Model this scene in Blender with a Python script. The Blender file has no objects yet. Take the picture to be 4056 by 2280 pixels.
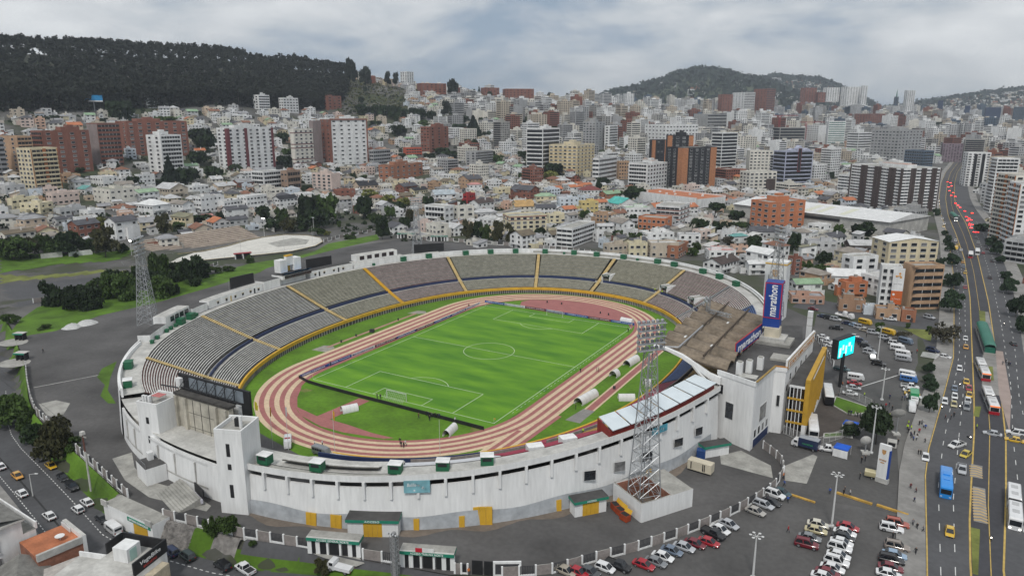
import bpy, bmesh, math, random
import numpy as np
from mathutils import Vector, Matrix
S=bpy.context.scene; COL=S.collection
R=math.radians
random.seed(7); np.random.seed(7)
# ---------------------------------------------------------------- camera
cd=bpy.data.cameras.new('camera'); cam=bpy.data.objects.new('camera',cd); COL.objects.link(cam)
cd.sensor_width=36.0; cd.lens=36.0*2863/4056; cd.clip_start=1.0; cd.clip_end=20000
YAW,PIT=-0.522,0.237
fw=Vector((math.sin(YAW)*math.cos(PIT),math.cos(YAW)*math.cos(PIT),-math.sin(PIT)))
cam.location=(130.5,-210.3,83.0); cam.rotation_euler=fw.to_track_quat('-Z','Y').to_euler()
S.camera=cam
# ---------------------------------------------------------------- sky, sun, exposure
SUN_EL,SUN_AZ=R(52),R(160)      # azimuth clockwise from +Y
w=bpy.data.worlds.new('World'); S.world=w; w.use_nodes=True
nt=w.node_tree; nt.nodes.clear()
def N(t,**k):
 n=nt.nodes.new(t)
 for a,b in k.items(): setattr(n,a,b)
 return n
out=N('ShaderNodeOutputWorld'); bg=N('ShaderNodeBackground'); bg2=N('ShaderNodeBackground'); mx=N('ShaderNodeMixShader')
sky=N('ShaderNodeTexSky',sky_type='NISHITA',sun_disc=False,sun_elevation=SUN_EL,sun_rotation=SUN_AZ,altitude=2800)
nt.links.new(sky.outputs[0],bg.inputs[0]); bg.inputs[1].default_value=0.07
tc=N('ShaderNodeTexCoord'); mp=N('ShaderNodeMapping'); mp.inputs['Scale'].default_value=(1,1,2.9); mp.inputs['Location'].default_value=(3.1,1.7,0.4)
n1=N('ShaderNodeTexNoise'); n1.inputs['Scale'].default_value=4.2; n1.inputs['Detail'].default_value=7; n1.inputs['Roughness'].default_value=.55; n1.inputs['Distortion'].default_value=.25
n2=N('ShaderNodeTexNoise'); n2.inputs['Scale'].default_value=1.1; n2.inputs['Detail'].default_value=2
nt.links.new(tc.outputs['Generated'],mp.inputs[0]); nt.links.new(mp.outputs[0],n1.inputs[0]); nt.links.new(mp.outputs[0],n2.inputs[0])
ad=N('ShaderNodeMath',operation='MULTIPLY_ADD'); ad.inputs[1].default_value=.62
md=N('ShaderNodeMath',operation='MULTIPLY'); md.inputs[1].default_value=.42
nt.links.new(n2.outputs[0],md.inputs[0]); nt.links.new(n1.outputs[0],ad.inputs[0]); nt.links.new(md.outputs[0],ad.inputs[2])
cr=N('ShaderNodeValToRGB'); e=cr.color_ramp; e.elements[0].position=.43; e.elements[0].color=(.24,.31,.39,1); e.elements[1].position=.615; e.elements[1].color=(.70,.71,.71,1)
for p,c in ((.465,(.33,.38,.44,1)),(.505,(.46,.49,.515,1)),(.55,(.57,.585,.595,1))):
 q=e.elements.new(p); q.color=c
nt.links.new(ad.outputs[0],cr.inputs[0]); nt.links.new(cr.outputs[0],bg2.inputs[0]); bg2.inputs[1].default_value=1.0
mx.inputs[0].default_value=.93; nt.links.new(bg.outputs[0],mx.inputs[1]); nt.links.new(bg2.outputs[0],mx.inputs[2]); nt.links.new(mx.outputs[0],out.inputs[0])
sl=bpy.data.lights.new('sun','SUN'); sl.energy=1.5; sl.angle=R(10); sl.color=(1,.97,.92)
so=bpy.data.objects.new('sun',sl); COL.objects.link(so)
sd=Vector((math.sin(SUN_AZ)*math.cos(SUN_EL),math.cos(SUN_AZ)*math.cos(SUN_EL),math.sin(SUN_EL)))
so.rotation_euler=sd.to_track_quat('Z','Y').to_euler(); so.location=(0,0,300)
S.view_settings.view_transform='Standard'; S.view_settings.look='None'; S.view_settings.exposure=0.42; S.view_settings.gamma=1; S.view_settings.use_curve_mapping=False
S.render.engine='CYCLES'; cy=S.cycles; cy.use_denoising=True; cy.max_bounces=4; cy.diffuse_bounces=2; cy.glossy_bounces=2; cy.transmission_bounces=2; cy.volume_bounces=0; cy.transparent_max_bounces=6; cy.caustics_reflective=False; cy.caustics_refractive=False; cy.sample_clamp_indirect=4
S.render.use_persistent_data=False
HAZE_D=0.0001
# ---- terrain height (metres): precinct is level, the city climbs to the wooded ridge ----
import math
CX,CY=130.5,-210.3
TAZ=(-1.142,-1.025,-0.901,-0.83,-0.765,-0.664,-0.522,-0.374,-0.235,-0.1,0.085)
TDZ=(
 ((390,0),(440,2),(580,14),(700,27),(830,53),(950,85),(1100,122),(1250,163),(1600,182),(2600,190)),
 ((400,0),(460,2),(600,12),(740,24),(880,52),(1000,84),(1150,124),(1320,168),(1700,190),(2600,200)),
 ((500,0),(530,2),(640,7),(780,20),(920,50),(1030,80),(1080,94),(1220,130),(1400,172),(1800,188),(2600,215)),
 ((520,0),(580,2),(700,8),(860,22),(1000,52),(1100,80),(1160,94),(1300,132),(1450,165),(1800,185),(2600,190)),
 ((540,0),(700,5),(860,16),(950,24),(1150,72),(1230,95),(1350,135),(1450,158),(1800,160),(2600,150)),
 ((560,0),(700,3),(850,14),(950,22),(1150,66),(1300,100),(1450,130),(1600,136),(2600,110)),
 ((560,0),(700,2),(950,22),(1200,62),(1400,88),(1600,104),(1800,108),(2600,95)),
 ((560,0),(700,0),(950,18),(1200,42),(1500,68),(1800,86),(2200,92),(2600,90)),
 ((560,0),(800,2),(1100,14),(1500,38),(1900,64),(2300,82),(2600,88)),
 ((600,0),(900,1),(1200,6),(1600,20),(2000,38),(2400,58),(2600,68)),
 ((700,0),(1000,1),(1400,8),(1900,30),(2300,48),(2600,60)),
)
def _lin(tab,d):
 if d<=tab[0][0]: return tab[0][1]
 for (a,za),(b,zb) in zip(tab,tab[1:]):
  if d<=b: return za+(zb-za)*(d-a)/(b-a)
 return tab[-1][1]
def _sm(t):
 t=min(1,max(0,t)); return t*t*(3-2*t)
FENCE=((-260,-48),(-215,-58),(-173.2,-72.8),(-125.7,-92.5),(-94.5,-107.2),(-82.9,-111.7),(-71.8,-114.8),(-49.1,-119.7),(-32.6,-123.4),(-13.3,-128),(-2.9,-128.5),(7.1,-126.8),(17.8,-125.2),(32.2,-121),(44,-118.6),(62,-114),(120,-110))
def ground(x,y):
 dx,dy=x-CX,y-CY; d=math.hypot(dx,dy)
 h=0.0
 if d>380 and y>-150:
  a=math.atan2(dx,dy)
  if a<=TAZ[0]: h=_lin(TDZ[0],d)
  elif a>=TAZ[-1]: h=_lin(TDZ[-1],d)
  else:
   for i in range(len(TAZ)-1):
    if a<=TAZ[i+1]:
     t=(a-TAZ[i])/(TAZ[i+1]-TAZ[i]); t=t*t*(3-2*t)*0.5+t*0.5
     h=_lin(TDZ[i],d)*(1-t)+_lin(TDZ[i+1],d)*t; break
 if y<-55 and x<75:
  yf=_lin(FENCE,x)
  h-=4.0*_sm((yf-.5-y)/3.1)*_sm((60-x)/38)
 return h
HERO=[
('cream ten storey tower with orange vertical stripes','apartment block',-479.8,103.5,19.8,20.2,20.1,36.2,0,10,'cream','g4','k2',{'stripe': 'orange'}),
('tan and orange apartment block beside the cream striped tower','apartment block',-544.7,121.2,29.8,27.6,12.1,33.7,0,9,'tan','g2','k2',{}),
('grey glass fronted block at the edge of the city behind the tan tower','apartment block',-534.8,100.2,30,8.5,9.1,33.3,0,8,'grey','n','b1',{}),
('red brick stepped tower with white balcony ends on its facade','apartment block',-543.9,158.3,29.9,17.5,40.8,37.5,0,9,'brick','k1','g4',{'hut': 1}),
('brick block with grey concrete end wall and wide strip windows','apartment block',-553,203.4,31.2,16.5,21.9,42,0,10,'browngrey','n','b1',{'Ecol': 'brick'}),
('long brick apartment block with pale floor lines below the dark forest','apartment block',-581.3,272.6,39.1,31.6,60.1,35.1,-0.25,9,'brick','g2','g7',{'hut': 1}),
('slim white tower with banded balconies in front of the long brick block','apartment block',-507.9,233.6,21.4,21.3,22.1,40.9,0,10,'white','g2','k1',{'hut': 1}),
('white block with maroon vertical stripes and many square windows','apartment block',-506.2,329.1,22.8,15.8,60.6,44.7,0,11,'white','g2','g7',{'stripe': 'maroon','hut': 1}),
('narrow white and brown block beside the tall brown slab','apartment block',-516.7,418.9,23.2,6.1,30.3,41.3,0,9,'creamwhite','n','g4',{'band': 'maroon'}),
('tall windowless grey brown slab between two apartment blocks','apartment block',-516.8,441.7,21.3,6.2,13.6,52.2,0,10,'browngrey','n','n',{}),
('large white gridded apartment block framed in dark red brick','apartment block',-505.8,479,18.4,26.4,49,57.3,-0.36,11,'brick','g2','g5',{'Ecol': 'white','frame': 1,'hut': 1}),
('dark red brick tower with stepped roofline alone among trees','apartment block',-463.5,611,28.2,14.4,44.4,36.5,0,9,'brick','g3','g3',{'hut': 1}),
('white office block with blue glass panel and small roof tower under the forest','office',-708.5,530,83.1,18,19.5,24.1,0,6,'white','g2','b1',{'hut': 1}),
('white five storey block with cube shaped roof hut at the forest foot','apartment block',-698.1,573.9,81.6,9.3,28.9,22.2,0,5,'white','g2','g5',{'hut': 1}),
('red brick villa block with castle like roof edge at the forest foot','apartment block',-716.7,671.3,83.8,34.2,30.3,24.9,0,5,'brick','g3','g3',{'hut': 1}),
('white terraced house with balconies right under the forest','house',-737.4,375.8,86.5,20.2,15.1,17.2,0,4,'white','g2','k1',{}),
('wide orange brick four storey building with square windows','apartment block',-383.6,435.2,8,15,59.2,19.6,0,4,'orangebrick','g2','g6',{'hut': 1}),
('pink white five storey block with blank side wall','apartment block',-397.5,332.3,5.5,26.4,13.1,18.5,0,5,'pinkwhite','g4','n',{'hut': 1}),
('wide white three storey villa with flat roof terrace','house',-428.2,283.7,9.5,16.4,22.2,18.9,0,4,'white','k1','k1',{}),
('brown three storey building with tiled roof','house',-411,298.3,8.1,8.8,17.1,20.1,0,3,'brown','g2','k1',{}),
('grey concrete block with dark strip windows near the quarry slope','office',-361.6,564,15.2,14.7,41,21.5,0,6,'midgrey','g2','b1',{}),
('low grey banded office with rounded front','office',-472.6,506.1,18,6.1,33.5,19.9,0,4,'midgrey','b1','b1',{}),
('red and orange glass fronted shop row','shop',-470.9,570.2,25.3,12.1,22.1,12.6,-0.61,3,'orangered','n','b1',{}),
('brick ridge apartment terrace among eucalyptus trees','apartment block',-717.4,955.2,118,27.6,49.9,19,-0.62,4,'brick','g2','g6',{}),
('brick ridge apartment terrace between two clumps of conifers','apartment block',-716.3,1166.5,115.5,19.6,35.5,19.7,-0.64,4,'brick','g2','g5',{}),
('long brick apartment terrace at the end of the ridge','apartment block',-668.1,1204.7,111,37.1,62,21.9,-0.86,4,'brick','g2','g8',{}),
('pair of white towers standing highest on the ridge','apartment block',-857.5,1060.8,137.9,17.8,23,29.2,0,9,'white','g3','g3',{}),
('black glass tower wrapped in white octagonal bands','office',-274.7,569,11,21.2,44.2,54,0,11,'white','b1','b1',{'dark': 1,'hut': 1}),
('cream nine storey block with yellow bands and grid windows','apartment block',-243.5,583.4,9.3,35.8,50.3,37.5,0,9,'cream','g6','g5',{'hut': 1,'band': 'yellow'}),
('slim grey tower with brown corner and small windows','apartment block',-298.3,772.8,27.3,19.4,36.2,43,0,11,'midgrey','g4','g3',{'hut': 1}),
('thin white tower with curved right side behind the red sign','apartment block',-281.5,795.8,28,7.6,31.6,36.8,0,9,'white','g1','k1',{}),
('white office with brown vertical columns and a framed corner window','office',-185,545.6,4.7,7.3,52.3,30.3,0,6,'white','b1','b1',{'hut': 1}),
('white seven storey block with red hut on its roof garden','apartment block',-131.3,534.6,1.6,22.6,41.5,29.9,-0.19,7,'white','k1','g7',{'hut': 2}),
('plain brown brick block behind the white roof garden block','apartment block',-175.4,575.4,7.4,6.9,12.4,21.9,-0.83,5,'tan','n','g4',{}),
('black tower with wide orange stripes left half of the twin','apartment block',-161.7,655,10,10.5,18.8,41,-0.78,10,'black','n','g4',{'stripe': 'orange2'}),
('tallest black tower with orange brick corners','apartment block',-96.4,572.4,1.2,25.9,46.5,45.9,-0.57,13,'black','g3','g6',{'stripe': 'orange2'}),
('black tower with brick pilasters rising behind its twin','apartment block',-116.2,591.6,4.2,15.9,27.4,54.4,-1.1,13,'black','n','g4',{'stripe': 'orange2','hut': 1}),
('long white apartment complex with tan window strips','apartment block',-225.7,902,25,51.3,62,40.6,-0.57,7,'white','g6','g10',{}),
('black office tower with bright white floor bands','office',-111.7,774.4,7.9,17.1,30.9,49.7,-0.44,11,'white','b1','b1',{'dark': 1}),
('half built block with grey blank wall and green glass floors','apartment block',-283.9,1349.8,45.5,38.8,62,35.5,-0.52,5,'midgrey','n','b1',{}),
('tall brick tower of the far cluster','apartment block',-395.4,1905.1,74.1,19.5,35.3,58.7,-0.68,13,'brick','g2','g4',{}),
('white twin tower of the far cluster with balconies','apartment block',-364.9,1989.7,74,56.2,36.8,65.7,-0.72,14,'white','g4','b1',{}),
('brick and white striped tower ending the far cluster','apartment block',-309.9,2002.7,68.6,50,32.8,80.4,-0.62,16,'brick','g4','b1',{}),
('blue and white stepped tower with pointed arch gable','office',-8.1,672.2,0.3,20.9,37.1,40.8,-0.74,9,'lilac','b1','b1',{'dark': 1,'gable': 1}),
('cream white block beside the pointed arch tower','apartment block',-64.4,768.7,5.9,16.6,28.9,29.9,-1.11,7,'creamwhite','n','g6',{}),
('cream block with dark brown stair box','apartment block',-27.2,583.2,-0.8,18.1,32,24.1,-0.78,6,'creamwhite','g3','g6',{'stripe': 'darkbrown'}),
('striped white slab block with dark brown columns beside the avenue','apartment block',101.2,524.4,-2.3,63,39.6,39.1,-0.8,14,'white','b1','b1',{'cols': 1,'hut': 2}),
('green glazed tower with white frame','office',-36,1304.2,16.4,17,29.9,51.3,-1.25,12,'white','n','b1',{'glass': 'green'}),
('white tower with grid of small windows beside the green one','apartment block',-77.7,1353.1,19.9,31.3,20.5,39.7,-0.57,9,'white','g6','n',{}),
('long white low block with dark glass corner','apartment block',12.4,1239.1,11.3,22.1,39.7,38,-0.54,8,'white','b1','b1',{}),
('grey apartment complex laced with white square frames','apartment block',77.3,1075.2,4.5,43.8,62,53.1,-0.5,11,'midgrey','g8','g7',{'hut': 1}),
('blue glass office with white slab end and dish on roof','office',112.1,966.3,2.1,30.2,19.4,29.8,-0.64,7,'steelblue','b1','b1',{}),
('concrete frame under construction with blue scaffold nets','apartment block',-117.8,1290.2,25.9,29.3,52.1,29.7,-0.9,5,'concrete','b1','b1',{'dark': 1}),
('red brick apartment complex on the far slope','apartment block',-36.2,2082.6,47.9,53,62,32.8,-0.61,7,'brick','g6','g8',{}),
('round topped white tower alone on the skyline','apartment block',45,2352,87.4,14.5,26.2,61.6,-0.89,17,'white','g2','g4',{}),
('slim tower with pointed green glass top','office',11,2343.6,105,6.6,12,26.3,-0.67,14,'steelblue','b1','b1',{'spire': 1}),
('wide white tower on the skyline left of the brick one','apartment block',-174.4,2342.7,117.7,23.2,42,42.5,-0.87,12,'white','g2','g5',{}),
('white tower pair highest on the skyline','apartment block',-80.9,2340.2,107.2,9.7,17.6,57.3,-0.81,16,'white','g1','g2',{}),
('white towers joined in a row on the skyline','apartment block',-119.2,2354.4,105.8,27.6,50,56.2,-0.76,14,'white','g3','g5',{}),
('brick tower on the skyline before the blue hill','apartment block',-240.8,2336.5,114.8,24.2,44,45.6,-0.69,12,'brick','g3','g4',{}),
('low dark brick block on the skyline','apartment block',-192.7,2336.6,116.2,23.9,43.2,29.6,-1.17,8,'brick','g1','g5',{}),
('purple brown tower with vertical window lines','apartment block',153.8,1139.6,6,15.8,27.1,29.8,-1.46,12,'purple','n','g7',{}),
('bare concrete frame tower rising beside the avenue','apartment block',184.1,1192,6.6,16.1,27.3,34.8,-1.45,10,'concrete','n','b1',{'dark': 1}),
('white slab tower with two dark window columns right of the avenue','apartment block',173.3,784.3,-1.2,23.1,16.4,40.1,0.26,13,'white','g5','g2',{'side': 'W','wcols': 1}),
('white slab with black stepped balcony edges along the avenue','apartment block',183.4,535.2,-2.3,16.8,12,47.9,0.29,16,'white','k1','k1',{'side': 'W'}),
('white and orange residential tower at the edge of the avenue','apartment block',184.5,357.8,-2.5,27,19.7,47,0.45,16,'creamwhite','g5','k2',{'side': 'W','stripe': 'orange'}),
('balconied white tower with orange pilasters at the right end','apartment block',188.6,335.1,-2.5,26.2,19.9,43.4,0.23,14,'white','g6','k1',{'side': 'W','stripe': 'orange'}),
('dark blue glass tower on the far right plain','office',266.9,2421.5,58.8,18.4,38.6,40.1,-1.49,9,'darkblue','n','n',{}),
('small dark blue glass tower by the far hill','office',199,2343.7,77.8,7.1,12.8,26.2,-1.36,8,'darkblue','n','n',{}),
('blue grey glass tower at the right end of the skyline','office',322.2,2300.8,54.2,14.3,25.4,45.2,-1.46,11,'steelblue','n','b1',{}),
('dark glass tower before the far right hill','office',129.1,2344.6,85.6,7,12.6,32.1,-1.33,9,'darkblue','n','n',{}),
('orange brick office box with five rows of windows beside the market hall','office',33.3,359.5,-2.5,19.5,34.5,21.6,-0.63,5,'orange','g3','g4',{'hut': 1}),
('cream factory block with white pitched roof beside the avenue','factory',121.9,254.6,-2.5,17.2,28.8,15.7,-0.98,4,'cream','g2','g5',{'whiteroof': 1}),
('white six storey block with orange and white banner','apartment block',120.1,139.7,-2.5,6,7.9,20.5,-1.38,6,'white','n','g3',{}),
('tan rounded block with curved balcony bands','apartment block',132.3,146.1,-2.5,8,13.5,21.2,-0.95,6,'tan','n','b1',{'rounded': 1}),
('white three storey building with brick chimney','house',103.1,205,-2.5,8.8,15.2,12.5,-0.8,3,'white','g1','g2',{}),
('white office with three black window bands by the stadium wall','office',-67.6,218.7,-2.5,11.1,35.5,14.1,0,4,'white','b1','b1',{}),
('cream corner building with dark red top floor','apartment block',-119.6,242.5,-2.5,15.5,27.9,14.6,-0.74,4,'paleyellow','g2','g6',{'band': 'redtop'}),
('white roofed office with brick floor bands','office',-42.4,343.9,-2.5,19,26.1,15.8,0,4,'white','b1','g3',{'band': 'brickb'}),
('orange two storey villa with long window row','house',-42.6,303,-2.5,20.6,15.6,10.8,0,2,'orange','g6','g1',{}),
('white modern villa with curved balconies beside the lamp tower','house',-197.3,246.2,-2.5,18.9,12,15.8,0,3,'white','k1','g2',{}),
('cream white villa block behind the curved balcony villa','house',-185,262.3,-2.5,7.8,14.2,14.3,-0.55,3,'creamwhite','g1','g2',{}),
]
HOUSE=[
('old house with mossy brown tiled gable at the street corner',-334.8,10.9,7.3,7.2,17,7.5,0,'creamwhite','gable','mossbrown',2),
('two storey cream house with orange trim and grey hip roof',-364.4,34.6,10.1,8.9,13.8,8,0,'creamorange','hip','grey',2),
('yellow arched two storey house with flat roof',-413.7,63.6,14.3,16.5,11.5,7.4,0.34,'paleyellow','flat','pale',2),
('pink white flat house below the cream striped tower',-429.9,91.1,16.6,7.9,19.8,8.7,0,'pinkwhite','flat','pale',2),
('pale grey house with low white terrace',-382.9,84.4,11.1,10.5,12.1,5.1,0,'white','flat','pale',1),
('long grey house with brown pink side room',-395.3,76,12.7,8.1,18.1,5.1,0,'palegrey','flat','grey',1),
('house with dark grey slate shed roof',-367.1,55.6,10.2,5.7,12,5.1,0,'palegrey','gable','slate',1),
('red brick house with dark grey gable roof behind the big street tree',-331.5,48.5,6.7,10.7,14.2,8.7,0,'brick','gable','slate',2),
('white three storey house with dark slate gable and tall windows',-311.1,60.6,5,11.3,14.8,12.3,0,'white','gable','slate',3),
('white house with rusty brown tiled roof behind the slate gable',-387.6,111.1,11.2,15.9,11.9,3.7,0,'white','hip','rustbrown',1),
('cream three storey block with planted roof terrace',-419,123.9,14.1,21.7,19.5,12.2,0,'creamwhite','flat','planted',3),
('white house trimmed in bright green gable',-415.2,147.4,13.8,9.5,17.4,8.2,0,'white','gable','palegreen',2),
('small white house with grey gable beside a dark red wall',-477.1,131.9,21.2,6.2,13.8,7.1,0,'white','gable','grey',2),
('low white house with teal roof',-460.2,127.4,19,10.5,10.1,5.1,0,'white','gable','teal',1),
('white flat two storey house below the brick tower',-488,158.9,21.2,18.1,13,8.7,0,'white','flat','pale',2),
('white house with small dark porch by the conifer',-488.8,178.2,21.9,5.5,9.6,5.7,0,'white','flat','brownish',2),
('white house with blue striped balcony',-470.2,184.9,19.6,6.1,15,10.8,0,'white','flat','brownish',3),
('beige house with pale grey gable roof',-427.5,179.7,13.1,20.1,17,8.7,0,'beige','gable','palegrey',2),
('white house with pyramid hip roof and brick trim',-370.5,123.3,8.8,20,14.6,8.7,0,'white','hip','white',2),
('white house with round gable beside a dark cypress',-367.3,144.5,7.3,16.8,9.5,8.7,0,'white','gable','brownish',2),
('cream house with stepped olive shed roofs',-327.1,115.3,4.6,16.1,6.6,7.4,0,'cream','shed','olive',2),
('long low building with old grey corrugated roof',-323.6,90.8,6.2,11.1,20,6.3,-0.32,'cream','gable','grey',2),
('white three storey flat house near the park trees',-366.3,167.7,6.6,9.3,19.3,12.3,0,'white','flat','brownish',3),
('white flat house with stepped upper floors',-362.3,183.7,5.6,12.4,20,8.7,0.08,'white','flat','pale',2),
('white villa with long dark balcony band',-356.5,203.2,5.2,12.6,20,11.4,-0.06,'white','flat','pale',3),
('cream house with peach round gable',-435.4,238.6,13.4,11.5,20,5.1,-0.03,'creamorange','gable','palegrey',1),
('brick house with grey gable and maroon porch',-439.8,267,14.3,11.1,20,5.1,-0.24,'brick','gable','grey',1),
('small hut with pink corrugated roof',-337.3,143.1,4.9,5,7.8,3.7,-0.18,'palegrey','gable','pink',1),
('white house with stepped white roof and blue door',-431.1,207.3,13.2,10.5,16.1,7.5,0,'white','flat','white',2),
('grey white modern house with big dark front panel',-469.7,75.8,21.5,12.3,14,8.7,0,'palegrey','flat','pale',2),
('long yellow house with flat terrace',-426.9,61.9,16.7,6.4,18,7.7,0,'paleyellow','flat','pale',2),
('low dark roofed house by the orange brick yard',-308.2,146.1,2.8,7.5,14.2,5.1,-0.28,'palegrey','gable','slate',1),
('white house with dark slate porch roof',-333.1,166.2,4.2,8.8,16.8,7.5,-0.32,'white','gable','slate',2),
('white house with black gable roof by the park',-352,234.6,4.9,9.8,18.4,7,-0.12,'white','gable','black',2),
('brick two storey house with terracotta parapet',-354.8,311,4.8,10.2,19.2,7.1,-0.62,'brick','flat','terracotta',2),
('cream house with small black gable',-358.2,345.7,5.9,16.4,20,7.9,-0.45,'creamorange','gable','black',2),
('brick house with broken grey gable',-322.6,365.9,4.2,11.4,20,8.7,-0.09,'brick','gable','slate',2),
('cream cottage with steep black gable by the lamp tower',-313.3,371.6,4,10.3,19.1,5.1,-0.11,'paleyellow','gable','black',1),
('white house with glass panelled roof',-265.7,348.6,1.8,15.2,20,8,-0.68,'white','gable','glassroof',2),
('narrow red and cream house',-239.8,353.6,1.4,5,13.3,8.7,0,'red','flat','pale',2),
('unfinished house with bare tan brick side wall',-285.2,425.6,5.6,15.4,20,11.5,-0.27,'tan','gable','slate',3),
('small yellow white house with flat roof by the tan brick wall',-235.4,408.3,2.4,9.7,17.6,8.7,-0.51,'paleyellow','flat','pale',2),
('brick house with slate gable and long balcony',-212.6,403.3,1.4,9.6,17.4,8.7,-0.69,'brick','gable','slate',2),
('white house with twin dark brown gables',-203.7,318.4,0.4,11,20,8.3,-0.2,'white','gable','darkbrown',2),
('pale grey villa with wide hip roof',-182.6,289.6,-0.1,10,18.1,5.1,-0.68,'palegrey','hip','palegrey',1),
('cream house with ochre tiled gable',-171.5,333.4,0.3,9,16.4,8.3,-0.63,'cream','gable','ochre',2),
('white house with dull brown shed roof',-165.1,303.5,-0.1,7.6,13.7,4.9,-0.8,'white','shed','brownish',1),
('small cream house with grey hip roof',-275.2,486.9,9.2,10.6,19.5,4,-0.3,'cream','hip','grey',1),
('white house with pale pink tiled roof',-269.8,409.6,4.4,7.5,13.7,8.7,-0.7,'white','hip','pink',2),
('white house with ochre roof beside the cream corner building',-165.9,324.7,0.1,9.2,16.6,6.9,-0.82,'creamwhite','gable','ochre',2),
('cream bungalow with flat pale roof behind the slate house',-177.7,386.9,0.7,10.4,18.6,8.2,-0.87,'cream','hip','palegreen',2),
('white house with two small slate gables',-149.4,331.7,0,9.6,17.2,6.4,-0.81,'white','gable','slate',2),
('pale blue white three storey villa',-145.7,368.8,0.1,9.8,17.5,10,-0.84,'palebluewhite','flat','pale',3),
('yellow three storey house with stacked balconies',-119.1,353.8,-0.3,8.4,15,10.5,-0.84,'yellow','flat','yellowroof',3),
('yellow white house with rounded balconies at the corner',-114,281.9,-0.5,7.5,13.5,8.7,-0.8,'paleyellow','flat','pale',3),
('grey brown gabled house by the crossing',-104.4,287.7,-0.5,5.7,10.3,8.7,-0.27,'palegrey','gable','brownish',2),
('brick house with slate gable and balcony rail',-208.8,404.6,1.1,23.4,15.6,10.8,-0.1,'brick','gable','slate',3),
('small red brick cottage',-182.2,439.8,1.9,5,7.9,5.1,-0.69,'brick','gable','rustbrown',1),
('white house under bright orange gable',-180.7,457.6,2.6,8.4,15.2,8.6,-0.55,'white','gable','orangetile',2),
('house with tall orange tiled gable',-179.7,479.7,3.8,7.7,14,7.7,-0.49,'pinkwhite','gable','orangetile',2),
('white house under wide maroon hip roof',-163.3,455.8,1.4,14.9,20,7.9,-0.72,'white','hip','maroonroof',2),
('brick house with pale green gable',-139.2,451.5,0,10.9,19.7,7.3,-0.47,'orangebrick','gable','greenroof',2),
('white hall with bright teal membrane roof',-109.7,407.1,-0.5,20.9,20,5.1,-0.57,'white','gable','tealbright',1),
('white villa with pale green roof slabs',-75.8,352.4,-0.5,13.6,20,8.7,-0.99,'white','flat','palegreen',2),
('white house with brown grey gable by the crossing lane',-57.2,273.2,-0.5,16.8,10.8,8.5,-0.6,'white','gable','brownish',2),
('white villa with pale grey low gable',-67.4,266.3,-0.5,6.5,11.6,5.9,-0.86,'white','gable','palegrey',2),
('narrow white house behind the black banded office',-56.9,230.6,-0.5,5,5.3,6.6,-0.59,'white','flat','pale',2),
('long beige row with patched flat roofs by the stadium rim',-29.1,191.4,-0.5,7,12.6,7,-0.65,'beige','flat','brownish',2),
('yellow white concrete house by the stadium rim',-16.9,195.8,-0.5,6.4,11,8.3,-1,'paleyellow','flat','grey',2),
('beige concrete house shell by the stadium rim',-3.7,203.5,-0.5,9.7,16.7,8.6,-1,'beige','flat','pale',2),
('large white villa with grey roof pieces',0.4,242.9,-0.5,8.1,13.6,8.2,-1.1,'white','flat','grey',3),
('brick walled house by the sloping lane',3.8,209.7,-0.5,6.7,19.9,7.3,0,'orangebrick','flat','brownish',2),
('white house with twin brown gables above the bowl',37.5,178.5,-0.5,10.6,18.9,6.3,-0.29,'white','gable','darkbrown',2),
('white flat house with pink roof slab',28.6,211.7,-0.5,9.1,15.5,5.6,-1.05,'white','flat','pink',2),
('peach house with grey flat roof',35,230.4,-0.5,5.3,9.2,5.8,-1.01,'peach','flat','grey',2),
('long white gable hall with yellow edging beside the right tower',57.1,187.7,-0.5,14.8,9.4,11.5,-0.48,'white','gable','white',3),
('white house under faded teal dome roof',24.4,273.9,-0.5,6.2,10.9,5.1,-0.64,'white','hip','teal',1),
('long slate roofed house before the orange office box',34.4,306,-0.5,11.6,19.3,5,-1.17,'palegrey','gable','slate',1),
('white flat villa at the lane end',-25.4,256.1,-0.5,12.6,20,5.6,-0.87,'white','flat','pale',2),
('white house with pale green gable behind the tall blue sign',85.2,145.1,-0.5,7.3,12.5,6.7,-0.96,'white','gable','greenroof',2),
('white house with olive corner roof and garage',72,243.1,-0.5,5,8.6,6.7,-1.09,'white','shed','olive',2),
('flat grey roofed villa before the market hall',76.5,262.8,-0.5,10.3,16.9,7.5,-1.23,'palegrey','flat','grey',2),
('brown hall with big grey gable roof',98.3,280.3,-0.5,10.5,17.7,5.1,-1.13,'darkbrown','gable','palegrey',1),
('white low house with pale zinc roofs',98.4,184.9,-0.5,11.2,17.5,4.4,-1.28,'white','gable','white',1),
('orange walled house with brown roof floor',104.7,153.5,-0.5,6.4,10.9,7.2,-0.92,'orange','flat','terracotta',3),
('narrow brick house behind the crest tower',73.1,190.4,-0.5,5,5,9.2,-0.77,'brick','flat','brownish',4),
('white long roofed hall behind the crest tower',55.4,180.5,-0.5,5.8,10,6.6,-0.97,'white','gable','white',2),
('row of salmon painted garage walls',87.6,131.6,-0.5,8.9,14,3.5,-1.22,'salmon','flat','grey',1),
('brown and cream shopfront with arched trim',106.8,126,-0.5,6.8,10.3,5.1,-1.37,'brownshop','flat','brownish',1),
('pale blue corner shop',114.1,123.5,-0.5,5,5,3.8,-1.27,'palebluewhite','flat','pale',1),
('tan shop row with posters at the corner',121.2,119.4,-0.5,6.2,9.1,4.5,-1.37,'tan','flat','grey',1),
('small brick shop with blue shutter at the row end',128.7,119.2,-0.5,5,5.2,4.9,-1.36,'orangebrick','flat','brownish',1),
]
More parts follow.
